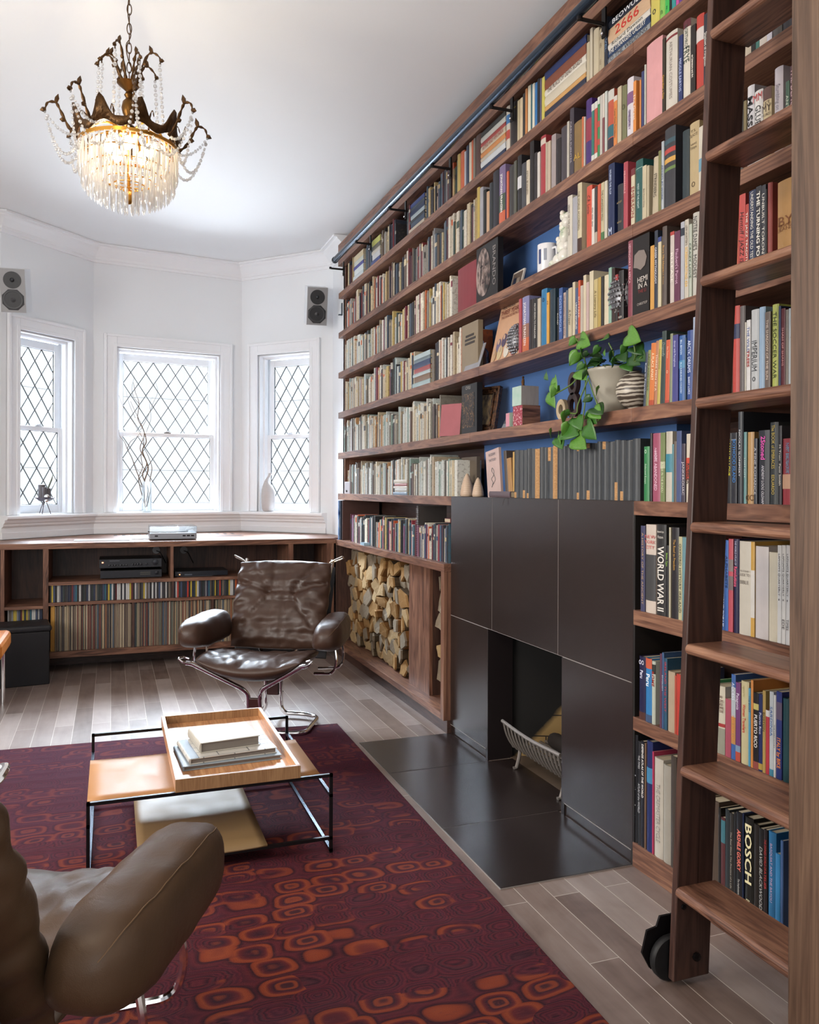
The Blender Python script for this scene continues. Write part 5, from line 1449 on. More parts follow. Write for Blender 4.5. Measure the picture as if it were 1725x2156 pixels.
for k in range(1, 14): a = -PI/2+PI*k/14.5; prof.append((max(.02, .068*math.cos(a)), .066+.066*math.sin(a)+.004))
prof += [(.02, .138), (.018, .13), (0, .12)]
MB().lathe(prof, 32, cap=False).obj('body', SV, vs_, smooth='all')
# mantel row: tattoo book, lying books, shells, small box at the far end
r = leaner('book', 'pale pink book with a drawn figure leaning beside the old dark set on the mantel', 'book', 1028, 1056, 6, .225, 'd4b4ac', th=.012, tilt=.0, x=XF+.014)
r.rotation_euler = (.0, 0, 0)
r['label'] = 'pale pink slim book with a line drawing, left of the old dark mantel set'
r.rotation_euler = (-.13, 0, 0)
W = at(1028, 1000, 'X', XF+.014).y-at(1056, 1000, 'X', XF+.014).y
for tx, sz, b_ in (('RUSSIAN', .018, .9), ('TATTOO', .018, .78)): ltext(r, tx, '3a4a5a', sz, .5, b_, W, .225, 0)
b = MB(); P_ = [(-.0016, .02, .05), (-.0016, .005, .07), (-.0016, .02, .09), (-.0016, .0, .1), (-.0016, -.012, .12), (-.0016, .004, .14), (-.0016, .012, .125), (-.0016, -.01, .105), (-.0016, -.02, .08), (-.0016, .01, .06)]
b.tube(catmull(P_, 5, True), .0009, 4, closed=True); b.obj('line_drawing', ink('3a4a4a'), r)
lk = [('tan paperback leaning behind the pale pink book on the mantel', 1063, 1072, .18, 'b8884c', -.12), ('brown hardback between the pale pink book and the old dark set', 1057, 1063, .215, '5a4c44', -.12), ('thin golden yellow book at the left end of the old dark set', 1073, 1078, .205, 'd8a844', -.01)]
for lb, a_, c_, H_, hx, le in lk:
    o = book(pxy(c_), pxy(a_), 1.2412, H_, hx, lb, '', xs=XF+.02, D=.14); o.rotation_euler = (le, 0, 0); o['label'] = lb
    for k in ('_w', '_row', '_y'): del o[k]
b = MB(); L = pxy(1033)-pxy(1077); spine_shape(b, .028, .13, L, bulge=.004); o = b.obj('book', hm('6a5a62'), loc=(XF-.004, pxy(1077), 1.2412+.014)); o.rotation_euler = (-PI/2, 0, 0)
MB().box(.008, .128, -.0115, .0115, .002, L-.002).obj('pages', PAGES, o); tag(o, 'thin mauve book lying flat on the mantel in front of the pale pink book', 'book')
MB().tube(catmull([(XF+.0-(XF-.004), .014, .03), (-.006, .02, .04), (-.009, .05, .05)], 4), .0012, 5).obj('ribbon', mat('ribbon', '#3a3436', .7), o)
SHL = mat('shell', rough=.5); t = NT(SHL); vv = t.n('ShaderNodeTexWave'); t.l(t.coords(), vv.inputs['Vector']); vv.bands_direction = 'Z'; vv.inputs['Scale'].default_value = 42; vv.inputs['Distortion'].default_value = 1.5
t.l(t.mix(vv.outputs['Fac'], '#a88468', '#dccab4'), t.b.inputs['Base Color'])
for px, H_, R_, lab in ((984, .118, .036, 'larger cream cone seashell standing on the shelf left of the blue wall'), (1007, .095, .03, 'smaller cream cone seashell nearer the blue wall')):
    s = placed('seashell', lab, 'seashell', px, 6, XF+.045, 'cone seashells')
    MB().lathe([(0, 0), (R_*.86, 0), (R_, .006), (R_*.97, H_*.2), (R_*.78, H_*.5), (R_*.5, H_*.78), (R_*.26, H_*.94), (R_*.1, H_), (0, H_*1.005)], 24, cap=False).obj('shell_body', SHL, s, smooth='all')
leaner('book', 'brown book with a round dark emblem facing out above the seashells', 'book', 972, 1004, 6, .205, '6a5c4c', th=.02, tilt=0, x=XF+.09, parts=[('printed_block', .2, .9, .1, .22, 'a83a28'), ('printed_block', .1, .8, .3, .34, '2a2420'), ('printed_block', .15, .5, .55, .8, '3a1c1c')])
bx = placed('small_box', 'little grey drawer box at the far end of the row at mantel height', 'box', 731, 6, XF+.0)
MB().box(0, .1, -.075, .075, 0, .09).obj('body', mat('grey_card', '#9a9294', .5), bx, bevel=.002); MB().lathe([(0, 0), (.008, 0), (.008, .006), (0, .006)], 12, T(-.001, 0, .02, ry=-PI/2)).obj('pull', IRON, bx)
# row above the firewood: propped record sleeves at the far end, spiral book and boxed books at the near end
for i, (hx, lab) in enumerate((('7a9cc8', 'large blue and white record sleeve facing out at the far end above the firewood'), ('2a3444', 'dark record sleeve behind the blue and white one'), ('5a4038', 'brown record sleeve third from the far end above the firewood'))):
    y_ = 6.08-i*.022
    c = OBJC if i else mat('blue_sleeve', rough=.3)
    if not i: t = NT(c); t.l(t.ramp(t.noise(t.coords((1, 2, 1)), 7, 4, .6, 1), [(.35, '#34548c'), (.5, '#8fb0dc'), (.65, '#e0e8f0')]), t.b.inputs['Base Color'])
    o = MB().box(0, .30, -.004, .004, 0, .30).obj('record_sleeve', c, loc=(XF-.03+i*.01, y_, .8875)); o.color = hexc(hx); o.rotation_euler = (0, 0, .35 if i == 0 else .06)
    tag(o, lab, 'record')
sb = placed('spiral_book', 'tall grey spiral bound book in the row above the firewood', 'book', 876, 7, XF+.0)
MB().box(.01, .19, -.012, .012, .002, .292).obj('cover', hm('4a4442'), sb)
b = MB()
for k in range(26): b.tube([(.012+.009*math.cos(a), .014*math.sin(a), .012+k*.0105) for a in [2*PI*q/10 for q in range(10)]], .0012, 4, closed=True)
b.obj('spiral', mat('nickel'), sb, smooth='all')
o = MB().box(0, .16, -.075, .0, 0, .022).obj('book', hm('7a2834'), loc=(XF+.0, YF+.083, .887+.215)); tag(o, 'dark red book lying on top of the row beside the tiles above the firewood', 'book')
MB().box(-.0004, .158, -.073, -.0, .003, .019).obj('pages', PAGES, o)
# light blue box lying in front
o = MB().box(0, .05, -.045, .045, 0, .018).obj('pale_case', mat('pale_blue', '#9ab4c4', .3), loc=(XW+.004, pxy(765, XW+.01), .8875)); tag(o, 'small pale blue case lying on the shelf edge above the firewood', 'case')

# ================================================================ LOW CABINET UNDER THE BAY
cab = thing('low_cabinet', 'long low walnut media cabinet under the bay window', 'cabinet', (.4, YC, 0))
ZC, ZCB = .896, .857
XL = -1.5
poly = [(XL, YC), (XW, YC), (XW, 6.20), (1.745, 6.20), (1.745, 6.69), (1.095, 7.392), (-.138, 7.207), (-.755, 6.59), (XL, 6.59)]
def tb(b, x0, x1, y0, y1): b.box(x0, x1, y0, y1, ZCB, ZC)
top = MB().prism(poly, ZCB, ZC); child(top, 'worktop', WAL['X'], cab, bevel=.0012)
def cx(px): return at(px, 1250, 'Y', YC).x
def cz(py, px): return at(px, py, 'Y', YC).z
DEP = .46
zA = cz(1226.5, 103); zA2 = cz(1233.5, 103); zBt = cz(1270, 106); zBb = cz(1276.5, 106); zCt = cz(1374, 107); zCb = cz(1386.6, 107)
panels = [(cx(1), cx(9), zCb, ZCB), (cx(90.4), cx(102), zCb, ZCB), (cx(359), cx(365.5), zA, ZCB), (cx(607.5), cx(618), zCb, ZCB), (XW-.07, XW-.012, zCb, ZCB)]
for a_, b_, c_, d_ in panels: child(MB().box(a_, b_, YC+.002, YC+DEP, c_, d_), 'upright', WAL['Z'], cab, bevel=.001)
for a_, b_, c_, d_ in ((cx(361.5), cx(366.5), zBt, zA2), (cx(278), cx(283.5), zCt, zBb), (cx(445.5), cx(451), zCt, zBb)):
    child(MB().box(a_, b_, YC+.006, YC+DEP, c_, d_), 'divider', WALD['Z'], cab)
child(MB().box(cx(102), cx(607.5), YC+.003, YC+DEP, zA2, zA), 'shelf', WAL['X'], cab, bevel=.001)
child(MB().box(cx(102), cx(607.5), YC+.004, YC+DEP, zBb, zBt), 'shelf', WAL['X'], cab, bevel=.001)
child(MB().box(cx(9), cx(90.4), YC+.004, YC+DEP, cz(1284, 50), cz(1277.5, 50)), 'shelf', WAL['X'], cab)
child(MB().box(XL, XW, YC, YC+DEP, zCb, zCt), 'bottom_board', WAL['X'], cab, bevel=.001)
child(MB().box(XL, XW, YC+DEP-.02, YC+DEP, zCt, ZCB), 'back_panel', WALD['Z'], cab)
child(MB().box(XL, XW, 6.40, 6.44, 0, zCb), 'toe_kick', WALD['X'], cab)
# slots of the radiator grille cut into the top, shown as dark strips let into the wood
b = MB()
for k in range(16): b.box(.02+k*.062, .045+k*.062, 6.93, 7.06, ZC-.001, ZC+.0008)
child(b, 'grille_slot', BLACKP, cab)
child(MB().box(.36, 1.0, 6.62, 6.80, ZC-.001, ZC+.001), 'recess', WALD['X'], cab)

RC = random.Random(3)
CDC = '1c1c22 24242c 30343c 8a8a90 c8c8c8 3a4a6a 202020 6a2028 d0d0cc 2a3a3a c8b040 1a2a4a 48484e d8d8d8 2e6a80 7a7064'.split()
LPC = '8a7a68 a89880 6a5a4c c8b89c 7a6a5c 4a443e b8a88c 94806c 5a4a44 d0c4a8 7a3a30 a06a48 6a7468 3a3a40 c0ac88 847462 506070 b49c7c'.split()
def packed(name, lab, cat, grp, x0, x1, z0, H, D, t0, t1, cols, yoff, first=None):
    proto = MB().box(0, 1, 0, D, 0, 1).obj(name, OBJC, bevel=0)
    x = x0; i = 0; used = False
    while x < x1-.003:
        th = min(RC.uniform(t0, t1), x1-x)
        o = proto if not used else proto.copy()
        if used: COL.objects.link(o)
        used = True
        hh = H*RC.uniform(.965, 1.0)
        o.scale = (th*.9, 1, hh); o.location = (x, YC+yoff+RC.uniform(0, .012), z0); o.color = hexc(RC.choice(cols), 1.0)
        tag(o, lab, cat, grp)
        if first and i == 0: o.color = hexc(first[0]); o['label'] = first[1]; o.scale = (.026, 1, H); th = .028
        x += th; i += 1
packed('record_sleeve', 'worn thin record sleeve packed upright in the left compartment of the cabinet floor', 'record', 'records in the left compartment', cx(106), cx(278)-.001, zCt+.001, .318, .315, .0062, .0098, LPC, .025, ('c8943a', 'mustard yellow record box at the far left of the packed records'))
packed('record_sleeve', 'worn thin record sleeve packed upright in the middle compartment behind the armchair', 'record', 'records in the middle compartment', cx(283.5)+.001, cx(445.5)-.001, zCt+.001, .318, .315, .0062, .0098, LPC, .025)
packed('record_sleeve', 'worn thin record sleeve packed upright right of the second divider, mostly behind the armchair', 'record', 'records in the right compartment', cx(451)+.001, cx(607)-.001, zCt+.001, .318, .315, .009, .012, LPC, .025)
packed('disc_case', 'thin plastic music disc case standing in the long row under the amplifier', 'disc case', 'disc cases under the amplifier', cx(104), cx(361.5)-.001, zBt+.001, .128, .14, .0105, .013, CDC, .02)
packed('disc_case', 'thin plastic music disc case standing in the row right of the small divider', 'disc case', 'disc cases under the disc player', cx(366.5)+.001, cx(607)-.001, zBt+.001, .128, .14, .0105, .013, CDC+['c8602a', 'c03a2a'], .02)
packed('disc_case', 'disc case in the small row behind the black storage box', 'disc case', 'disc cases behind the black box', cx(14), cx(88), cz(1320, 50), .125, .14, .0105, .013, CDC, .05)

# amplifier pair
def ampbox(name, label, cat, px0, px1, py0, py1, yf, d, feats, m_=PLASTIC):
    p0, p1 = at(px0, py1, 'Y', yf), at(px1, py0, 'Y', yf); W, H = p1.x-p0.x, p1.z-p0.z
    z = zA if name != 'disc_player' else zA
    r = thing(name, label, cat, ((p0.x+p1.x)/2, yf, p0.z))
    MB().box(-W/2, W/2, 0, d, .004, H).obj('case', m_, r, bevel=.002)
    MB().box(-W/2+.002, W/2-.002, -.008, 0, .006, H-.002).obj('front_panel', mat('dark_fascia', '#1a1d26', .3), r, bevel=.001)
    feats(r, W, H); return r
KN = mat('knob_black', '#23252d', .3, .3); PRT = mat('panel_print', '#6a6e78', .5)
RED = emis('red_light', (1, .18, .05), 6)
def amp_f(r, W, H):
    def knob(u, v, rad): MB().lathe([(0, 0), (rad, 0), (rad*.94, .016), (0, .018)], 20, T(u*W, -.008, v*H, rx=PI/2)).obj('knob', KN, r, smooth=True)
    knob(.39, .58, .021)
    for u in (.03, .07, .11, .16, .25): knob(u, .42, .009)
    for u in (-.34, -.29, -.25, -.21, -.16, -.11, -.07): knob(u, .38, .006)
    MB().box(-.46*W, -.435*W, -.0095, -.008, .62*H, .72*H).obj('power_light', RED, r)
    MB().box(-.34*W, -.18*W, -.0088, -.008, .8*H, .85*H).obj('printed_name', PRT, r)
def tun_f(r, W, H):
    MB().lathe([(0, 0), (.015, 0), (.014, .014), (0, .016)], 20, T(.41*W, -.008, .62*H, rx=PI/2)).obj('knob', KN, r, smooth=True)
    MB().box(.14*W, .31*W, -.0095, -.008, .62*H, .75*H).obj('display', mat('display', '#4a4a44', .3), r); MB().box(.14*W, .31*W, -.0095, -.008, .4*H, .52*H).obj('display', mat('display'), r)
    for k in range(8):
        for v in (.28, .12): MB().box((-.4+k*.035)*W, (-.38+k*.035)*W, -.0105, -.008, v*H, (v+.07)*H).obj('button', KN, r)
lo_z = zA
p_ = at(211, 1219, 'Y', 6.22); dz = p_.z-(zA)
tun = ampbox('tuner', 'lower black radio tuner of the stacked pair in the cabinet', 'tuner', 211, 341, 1197.5, 1219, 6.22, .3, tun_f)
tun.location.z = zA; Ht = at(211, 1197.5, 'Y', 6.22).z-at(211, 1219, 'Y', 6.22).z
amp = ampbox('amplifier', 'upper black amplifier with large knob and glowing red light', 'amplifier', 209, 341, 1174, 1197.5, 6.22, .3, amp_f); amp.location.z = zA+Ht
def dp_f(r, W, H):
    MB().box(-.46*W, -.38*W, -.0095, -.008, .72*H, .85*H).obj('printed_name', PRT, r); MB().box(-.42*W, -.40*W, -.0095, -.008, .38*H, .5*H).obj('standby_light', RED, r)
    MB().box(-.32*W, -.18*W, -.0095, -.008, .3*H, .5*H).obj('display', mat('display_blue', '#5a6470', .3), r); MB().box(-.46*W, .2*W, -.0095, -.008, .08*H, .12*H).obj('tray_line', PRT, r)
dp = ampbox('disc_player', 'low flat black disc player with a small red light, partly behind the armchair', 'disc player', 368, 480, 1196, 1211, 6.2, .26, dp_f); dp.location.z = zA
for px, lab in ((329, 'round wall plug with black cord above the amplifier'), (387, 'round wall plug with black cord above the disc player')):
    p = at(px, 1158, 'Y', YC+DEP-.03); s = thing('cable_outlet', lab, 'cable outlet', p)
    MB().lathe([(0, 0), (.028, 0), (.028, .006), (.0, .007)], 20, T(0, 0, 0, rx=PI/2)).obj('plate', mat('grey_plate', '#7c7c80', .4), s)
    MB().tube(catmull([(0, -.008, -.005), (.03, -.02, -.02), (.05, -.03, -.06), (.07, -.02, -.10)], 6), .0035, 6).obj('cord', PLASTIC, s, smooth=True)

# record player and things on the worktop
tp = at(365, 1137, 'Z', ZC); TW = at(413, 1137, 'Y', tp.y).x-at(313, 1137, 'Y', tp.y).x
tt = thing('turntable', 'grey record player with clear lid on the walnut worktop', 'turntable', (tp.x, tp.y, ZC), -.02)
MB().box(-TW/2, TW/2, 0, .34, .006, .052).obj('plinth', mat('silver_grey', '#8e929a', .35, .3), tt, bevel=.004)
for x_ in (-TW/2+.05, TW/2-.03, TW/2-.06, TW/2-.09): MB().box(x_-.012, x_+.01, -.0015, .002, .026, .036).obj('button', IRON, tt)
plt_ = MB().lathe([(0, .052), (.145, .052), (.147, .058), (.147, .062), (0, .063)], 40, T(-.03, .17, 0)).obj('platter', PLASTIC, tt, smooth=True)
MB().lathe([(0, .063), (.05, .063), (.05, .0645), (0, .0645)], 24, T(-.03, .17, 0)).obj('disc_label', hm('c8c8c8'), plt_)
MB().tube(smooth_path([(.15, .27, .075), (.15, .14, .078), (.10, .09, .068)], .03), .004, 8).obj('tonearm', CHROME, tt, smooth=True)
b = MB(); t0 = .003; z0, z1 = .055, .098
for q in ((-TW/2, -TW/2+t0, 0, .33), (TW/2-t0, TW/2, 0, .33), (-TW/2, TW/2, 0, t0), (-TW/2, TW/2, .33-t0, .33)): b.box(*q, z0, z1)
b.box(-TW/2, TW/2, 0, .33, z1, z1+t0); b.obj('lid', CLEAR, tt, bevel=.001)
p = at(215, 1139, 'Z', ZC); o = MB().box(-.19, .19, 0, .17, 0, .004).obj('flat_sleeve', mat('pale_sleeve', '#c4d0dc', .3), loc=(p.x, p.y, ZC+.0006)); tag(o, 'pale flat sleeve lying on the worktop left of the record player', 'record sleeve')
o = MB().tube(catmull([(0, 0, .003), (.03, .02, .003), (.06, -.01, .003), (.09, .02, .003), (.13, .0, .003)], 6), .003, 6).obj('white_cable', WHITEP, loc=tuple(at(278, 1137, 'Z', ZC)+Vector((0, .03, .0006))), smooth=True); tag(o, 'white cable coiled beside the record player', 'cable')

# on the window sill
def on_sill(px, i, off):
    q = at(px, 1050, 'Z', 1.2); d = Vector((q.x, q.y)).normalized(); a, b = Vector(BAY[i]), Vector(BAY[i+1]); e = (b-a).normalized(); n = Vector((e.y, -e.x)); a = a+n*off
    t_ = a.dot(n)/d.dot(n); return Vector((d.x*t_, d.y*t_, ZSILL))
ZSILL = 1.0745
lv = on_sill(94, 1, .02)
cd = thing('candle_holder', 'small dark tripod dish with candles and feather on the left sill', 'candle holder', (lv.x, lv.y, ZSILL))
BRZ = mat('dark_bronze', '#3c3038', .4, .6); WX = mat('grey_candle', '#5a5458', .5)
MB().lathe([(0, .10), (.035, .10), (.075, .125), (.078, .128), (.034, .108), (0, .107)], 24, cap=False).obj('dish', BRZ, cd, smooth=True)
for a in (0.3, 2.6, 4.4): MB().tube([(.01*math.cos(a), .01*math.sin(a), .102), (.045*math.cos(a), .045*math.sin(a), .003)], .003, 6).obj('leg', BRZ, cd, smooth=True)
for x_, y_, r_, h_ in ((-.02, 0, .026, .12), (.022, .01, .022, .09), (.0, -.02, .018, .10)): MB().lathe([(0, .107), (r_, .107), (r_, .107+h_), (r_*.7, .11+h_), (0, .105+h_)], 16, T(x_, y_, 0)).obj('candle', WX, cd, smooth=True)
MB().tube([(.02, 0, .19), (.05, 0, .27), (.062, 0, .32)], [.007, .006, .001], 6).obj('feather', mat('grey_green', '#6a7264', .6), cd, smooth=True)
for x_, z_, r_ in ((.018, .135, .02), (.016, .107, .015)): MB().ball((x_, -.05, z_), r_, 14, 8, sc=(1, .35, 1)).obj('glass_bead', CHROME, cd, smooth='all')
vv_ = on_sill(309, 2, .01)
gv = thing('glass_vase', 'clear cylindrical glass vase on the middle sill', 'vase', (vv_.x, vv_.y, ZSILL))
b = MB(); b.lathe([(0, .002), (.04, .002), (.042, .004), (.042, .26), (.039, .26), (.039, .012), (0, .012)], 24, cap=False); b.obj('body', CLEAR, gv, smooth=True)
br = thing('willow_branches', 'twisted bare curly willow branches standing in the clear vase', 'branches', (vv_.x, vv_.y, ZSILL+.014))
TW_ = mat('twig', rough=.7); t = NT(TW_); t.l(t.mix(t.noise(t.coords(), 30, 3), '#5a4638', '#8a7460'), t.b.inputs['Base Color'])
def pz(px, py, y=0): q = at(px, py, 'Y', vv_.y+y); return q-Vector(br.location)
twl = [([(307, 1068), (303, 1020), (312, 985), (300, 950), (308, 930), (302, 905), (290, 880), (293, 850), (285, 825), (281, 805)], .007),
       ([(305, 1066), (312, 1030), (300, 1000), (309, 975), (295, 945), (304, 915), (296, 890), (284, 865), (275, 845)], .006),
       ([(309, 1067), (318, 1030), (316, 1010), (320, 985), (312, 960), (302, 935), (310, 905)], .005),
       ([(306, 1067), (298, 1030), (285, 985), (278, 965), (268, 945), (262, 930), (252, 918), (250, 905)], .005),
       ([(304, 1060), (292, 1010), (300, 985), (297, 960), (303, 930), (290, 905), (280, 888), (262, 862), (250, 832)], .004),
       ([(296, 905), (310, 880), (322, 850), (332, 825), (326, 800)], .0025), ([(293, 850), (281, 835), (278, 815), (284, 790)], .0025), ([(268, 945), (275, 930), (288, 920), (298, 908)], .003),
       ([(303, 1000), (290, 990), (282, 972)], .003), ([(285, 880), (272, 850), (265, 820)], .002), ([(310, 905), (318, 880), (315, 850), (322, 835)], .002)]
for i, (pp, r_) in enumerate(twl):
    n_ = len(pp); pts = [pz(x, y, .008*math.sin(k*1.7+i)+(i % 3-1)*.006*(k/n_)) for k, (x, y) in enumerate(pp)]
    if i < 5: pts = [Vector((max(-.03, min(.03, p.x)) if p.z < .25 else p.x, p.y, p.z)) for p in pts]
    cp = catmull(pts, 5); MB().tube(cp, [r_*(1-.75*k/len(cp)) for k in range(len(cp))], 7).obj('branch', TW_, br, smooth=True)
cv = on_sill(565, 3, .015)
STW = mat('white_stoneware', rough=.5); t = NT(STW); wv = t.n('ShaderNodeTexWave'); t.l(t.coords(), wv.inputs['Vector']); wv.bands_direction = 'Z'; wv.inputs['Scale'].default_value = 28; wv.inputs['Distortion'].default_value = 2
t.l(t.mix(wv.outputs['Fac'], '#b0aaa8', '#cfcac8'), t.b.inputs['Base Color'])
bv = thing('bottle_vase', 'white stoneware bottle vase with a bent neck on the right sill', 'vase', (cv.x, cv.y, ZSILL))
b = MB(); n = 24; prof = [(0, .0, 0), (.035, .0, 0), (.045, .0, .006)]
for z_, r_, off in ((.03, .055, 0), (.08, .060, 0), (.14, .061, 0), (.19, .056, -.002), (.225, .042, -.008), (.25, .026, -.014), (.27, .016, -.016), (.29, .012, -.008), (.31, .012, .006), (.33, .016, .018), (.338, .019, .022)): prof.append((r_, off, z_))
vs = []; fs = []
for r_, off, z_ in prof:
    for k in range(n): a = 2*PI*k/n; vs.append((off+r_*math.cos(a), r_*math.sin(a), z_))
for i in range(len(prof)-1):
    for k in range(n): l = (k+1) % n; fs.append((i*n+k, i*n+l, (i+1)*n+l, (i+1)*n+k))
b.add(vs, fs); b.obj('body', STW, bv, smooth='all')
# wall bracket near the shelves
wbk = thing('wall_bracket', 'tiny grey hook bracket on the white wall beside the shelves', 'bracket', (1.752, 6.40, at(709, 660, 'X', 1.75).z))
b = MB(); b.box(-.006, 0, -.012, .012, -.05, .05); b.box(-.03, -.006, -.012, .012, -.05, -.042); b.obj('body', mat('grey_metal', '#5a6470', .4, .6), wbk)

# ---------------------------------------------------------------- loudspeakers
def speaker(lab, c, yaw, tilt, wall_dir):
    r = thing('loudspeaker', lab, 'loudspeaker', c)
    M = T(0, 0, 0, yaw) @ Matrix.Rotation(tilt, 4, 'X')
    W, H, D = .165, .30, .20
    MB().box(-W/2, W/2, .0, D, -H/2, H/2, M).obj('cabinet', mat('speaker_white', '#cfd1d4', .45), r, bevel=.003)
    MB().box(-W/2+.002, W/2-.002, -.003, 0, -H/2+.002, H/2-.002, M).obj('baffle', mat('speaker_grey', '#9a9a9c', .5), r)
    MM = M @ Matrix.Rotation(PI/2, 4, 'X')
    DK = mat('driver_black', '#2c2d30', .5)
    tw = MB().lathe([(0, .003), (.058, .003), (.058, .006), (.016, .006), (.014, .004), (.0, .010)], 28, MM @ Matrix.Translation((0, .072, 0)), cap=False).obj('tweeter', DK, r, smooth=True)
    MB().lathe([(.0, .004), (.011, .006), (.0, .014)], 16, MM @ Matrix.Translation((0, .072, 0)), cap=False).obj('tweeter_dome', mat('dome', '#55585c', .3), tw, smooth='all')
    oct_ = [(.074*math.cos(PI/8+k*PI/4+PI/8*0)*1.03, .074*math.sin(PI/8+k*PI/4)*1.03) for k in range(8)]
    wf = MB().prism(oct_, .003, .006, M=MM @ Matrix.Translation((0, -.062, 0))).obj('woofer_frame', DK, r)
    MB().lathe([(.068, .006), (.064, .009), (.056, .0062), (.03, -.002+.006), (.02, .0055), (.018, .006), (0, .013)], 28, MM @ Matrix.Translation((0, -.062, 0)), cap=False).obj('woofer_cone', mat('cone', '#3a3b3e', .45), wf, smooth='all')
    MB().tube([M @ Vector((0, D, 0)), M @ Vector((0, D, 0))+Vector(wall_dir)], .015, 8).obj('wall_mount', WHITEP, r)
    return r
sp = at(668, 645, 'Y', 6.42); speaker('white wall loudspeaker at the right, between the bay window and the bookshelves', sp, -.12, .28, (.10, .10, 0))
sp = at(27, 612, 'Y', 6.28); speaker('white wall loudspeaker high on the left edge above the left window', sp, -.10, .25, (-.02, .14, 0))

# ---------------------------------------------------------------- ladder rail
rl = thing('ladder_rail', 'long blued steel ladder rail along the top of the bookcase', 'rail', (XF-.10, 3.7, 3.08))
ZR = at(706, 547, 'X', XF-.11).z; YR = at(706, 547, 'X', XF-.11).y
xr_ = XF-.11
bpy.context.view_layer.update()
child(MB().tube([(xr_, YP+.0, ZR), (xr_, YR, ZR)], .021, 16), 'rail_tube', STEELB, rl, smooth=True)
child(MB().lathe([(0, 0), (.024, 0), (.024, .02), (0, .022)], 16, T(xr_, YR-.004, ZR, rx=-PI/2)), 'end_cap', IRON, rl, smooth=True)
for px, py in ((723, 545), (780, 483), (854, 407), (948, 318), (1078, 183), (1272, 5)):
    y_ = at(px, py, 'X', XF-.01).y
    b = MB(); b.box(XF-.012, XF-.005, y_-.012, y_+.012, ZR-.075, ZR+.03); b.tube([(XF-.008, y_, ZR-.028), (xr_, y_, ZR-.028)], .007, 8); b.tube([(xr_, y_, ZR-.032), (xr_, y_, ZR-.018)], .01, 8)
    child(b, 'bracket', IRON, rl, smooth=True)
    child(MB().ball((XF-.017, y_, ZR-.062), .006, 8, 5), 'bolt', CHROME, rl, smooth='all')

# ---------------------------------------------------------------- ladder
ld = thing('ladder', 'tall walnut library ladder leaning on the bookshelves at the right', 'ladder', (1.36, 1.55, 0))
bpy.context.view_layer.update()
YLF, YLN = 1.748, 1.345
def lx(z): return 1.352+.0445*z          # front edge of the side rails
def rail(y0, y1, m_):
    b = MB(); zt = 2.98; d = .112
    ks = [.02, .8, 1.6, 2.4, zt]
    b.add([(lx(.02), y0, .02), (lx(.02)+d, y0, .02), (lx(zt)+d, y0, zt), (lx(zt), y0, zt), (lx(.02), y1, .02), (lx(.02)+d, y1, .02), (lx(zt)+d, y1, zt), (lx(zt), y1, zt)],
          [(0, 1, 2, 3), (7, 6, 5, 4), (0, 4, 5, 1), (1, 5, 6, 2), (2, 6, 7, 3), (3, 7, 4, 0)])
    return child(b, 'side_rail', m_, ld, bevel=.003)
rail(YLF-.022, YLF, WALD['Z']); rail(YLN-.022, YLN, WALD['Z'])
for z in (2.76, 2.478, 2.158, 1.833, 1.517, 1.197, .884, .571, .262):
    x0 = lx(z)-.006; n = 7; h = .028
    prof = [(x0+h*.45-h*.45*math.sin(PI*k/n), z-h+h/2-h/2*math.cos(PI*k/n)) for k in range(n+1)]
    # rounded front edge, flat tread
    pr_ = [(x0+.125, z-h), ] + [(x0+.014-.014*math.sin(PI*k/n), z-h/2-h/2*math.cos(PI*k/n)) for k in range(n+1)] + [(x0+.125, z)]
    b = MB(); N = len(pr_); v = [(x, YLN-.0, zz) for x, zz in pr_]+[(x, YLF-.022, zz) for x, zz in pr_]
    b.add(v, [list(range(N)), list(range(2*N-1, N-1, -1))]+[(i, N+i, N+(i+1) % N, (i+1) % N) for i in range(N)])
    child(b, 'tread', WAL['Y'], ld)
# wheel brackets
for y_, s_ in ((YLF, 1), (YLN-.022, -1)):
    b = MB(); cx_, cz_ = 1.385, .075
    pl_ = [(-.075, .0), (-.06, .055), (-.03, .06), (-.02, .085), (.02, .085), (.055, .055), (.06, -.0), (.045, -.04), (.0, -.055), (-.05, -.045)]
    b.prism([(cz_+q, (y_+s_*.012)) for q in (0,)], 0, 0) if False else None
    v = [(cx_+a_-.01, y_+s_*.035, cz_+c_) for a_, c_ in pl_]+[(cx_+a_-.01, y_+s_*.041, cz_+c_) for a_, c_ in pl_]; N = len(pl_)
    b.add(v, [list(range(N)), list(range(2*N-1, N-1, -1))]+[(i, (i+1) % N, N+(i+1) % N, N+i) for i in range(N)])
    b.tube([(cx_, y_, cz_+.03), (cx_, y_+s_*.041, cz_+.03)], .008, 8)
    child(b, 'wheel_guard', IRON, ld, bevel=.001)
    child(MB().lathe([(0, 0), (.055, 0), (.058, .004), (.058, .018), (.055, .022), (0, .022)], 28, T(cx_-.01, y_+s_*(.01 if s_ > 0 else .03)+(.022 if s_ < 0 else .022), .0585, rx=PI/2)), 'wheel', mat('rubber', '#111113', .6), ld, smooth=True)
child(MB().lathe([(0, 0), (.011, 0), (.011, .008), (0, .01)], 8, T(lx(0)+.07, YLF-.022, .075, rx=PI/2)), 'bolt', IRON, ld)
child(MB().lathe([(0, 0), (.007, 0), (.007, .005), (0, .006)], 8, T(lx(0)+.03, YLF-.022, .21, rx=PI/2)), 'bolt', IRON, ld)
for y_ in (YLF-.011, YLN-.011):
    child(MB().tube(smooth_path([(lx(2.9)+.05, y_, 2.9), (lx(2.9)+.05, y_, ZR+.03), (xr_, y_, ZR+.045), (xr_-.03, y_, ZR), ], .03), .007, 8), 'hook', IRON, ld, smooth=True)

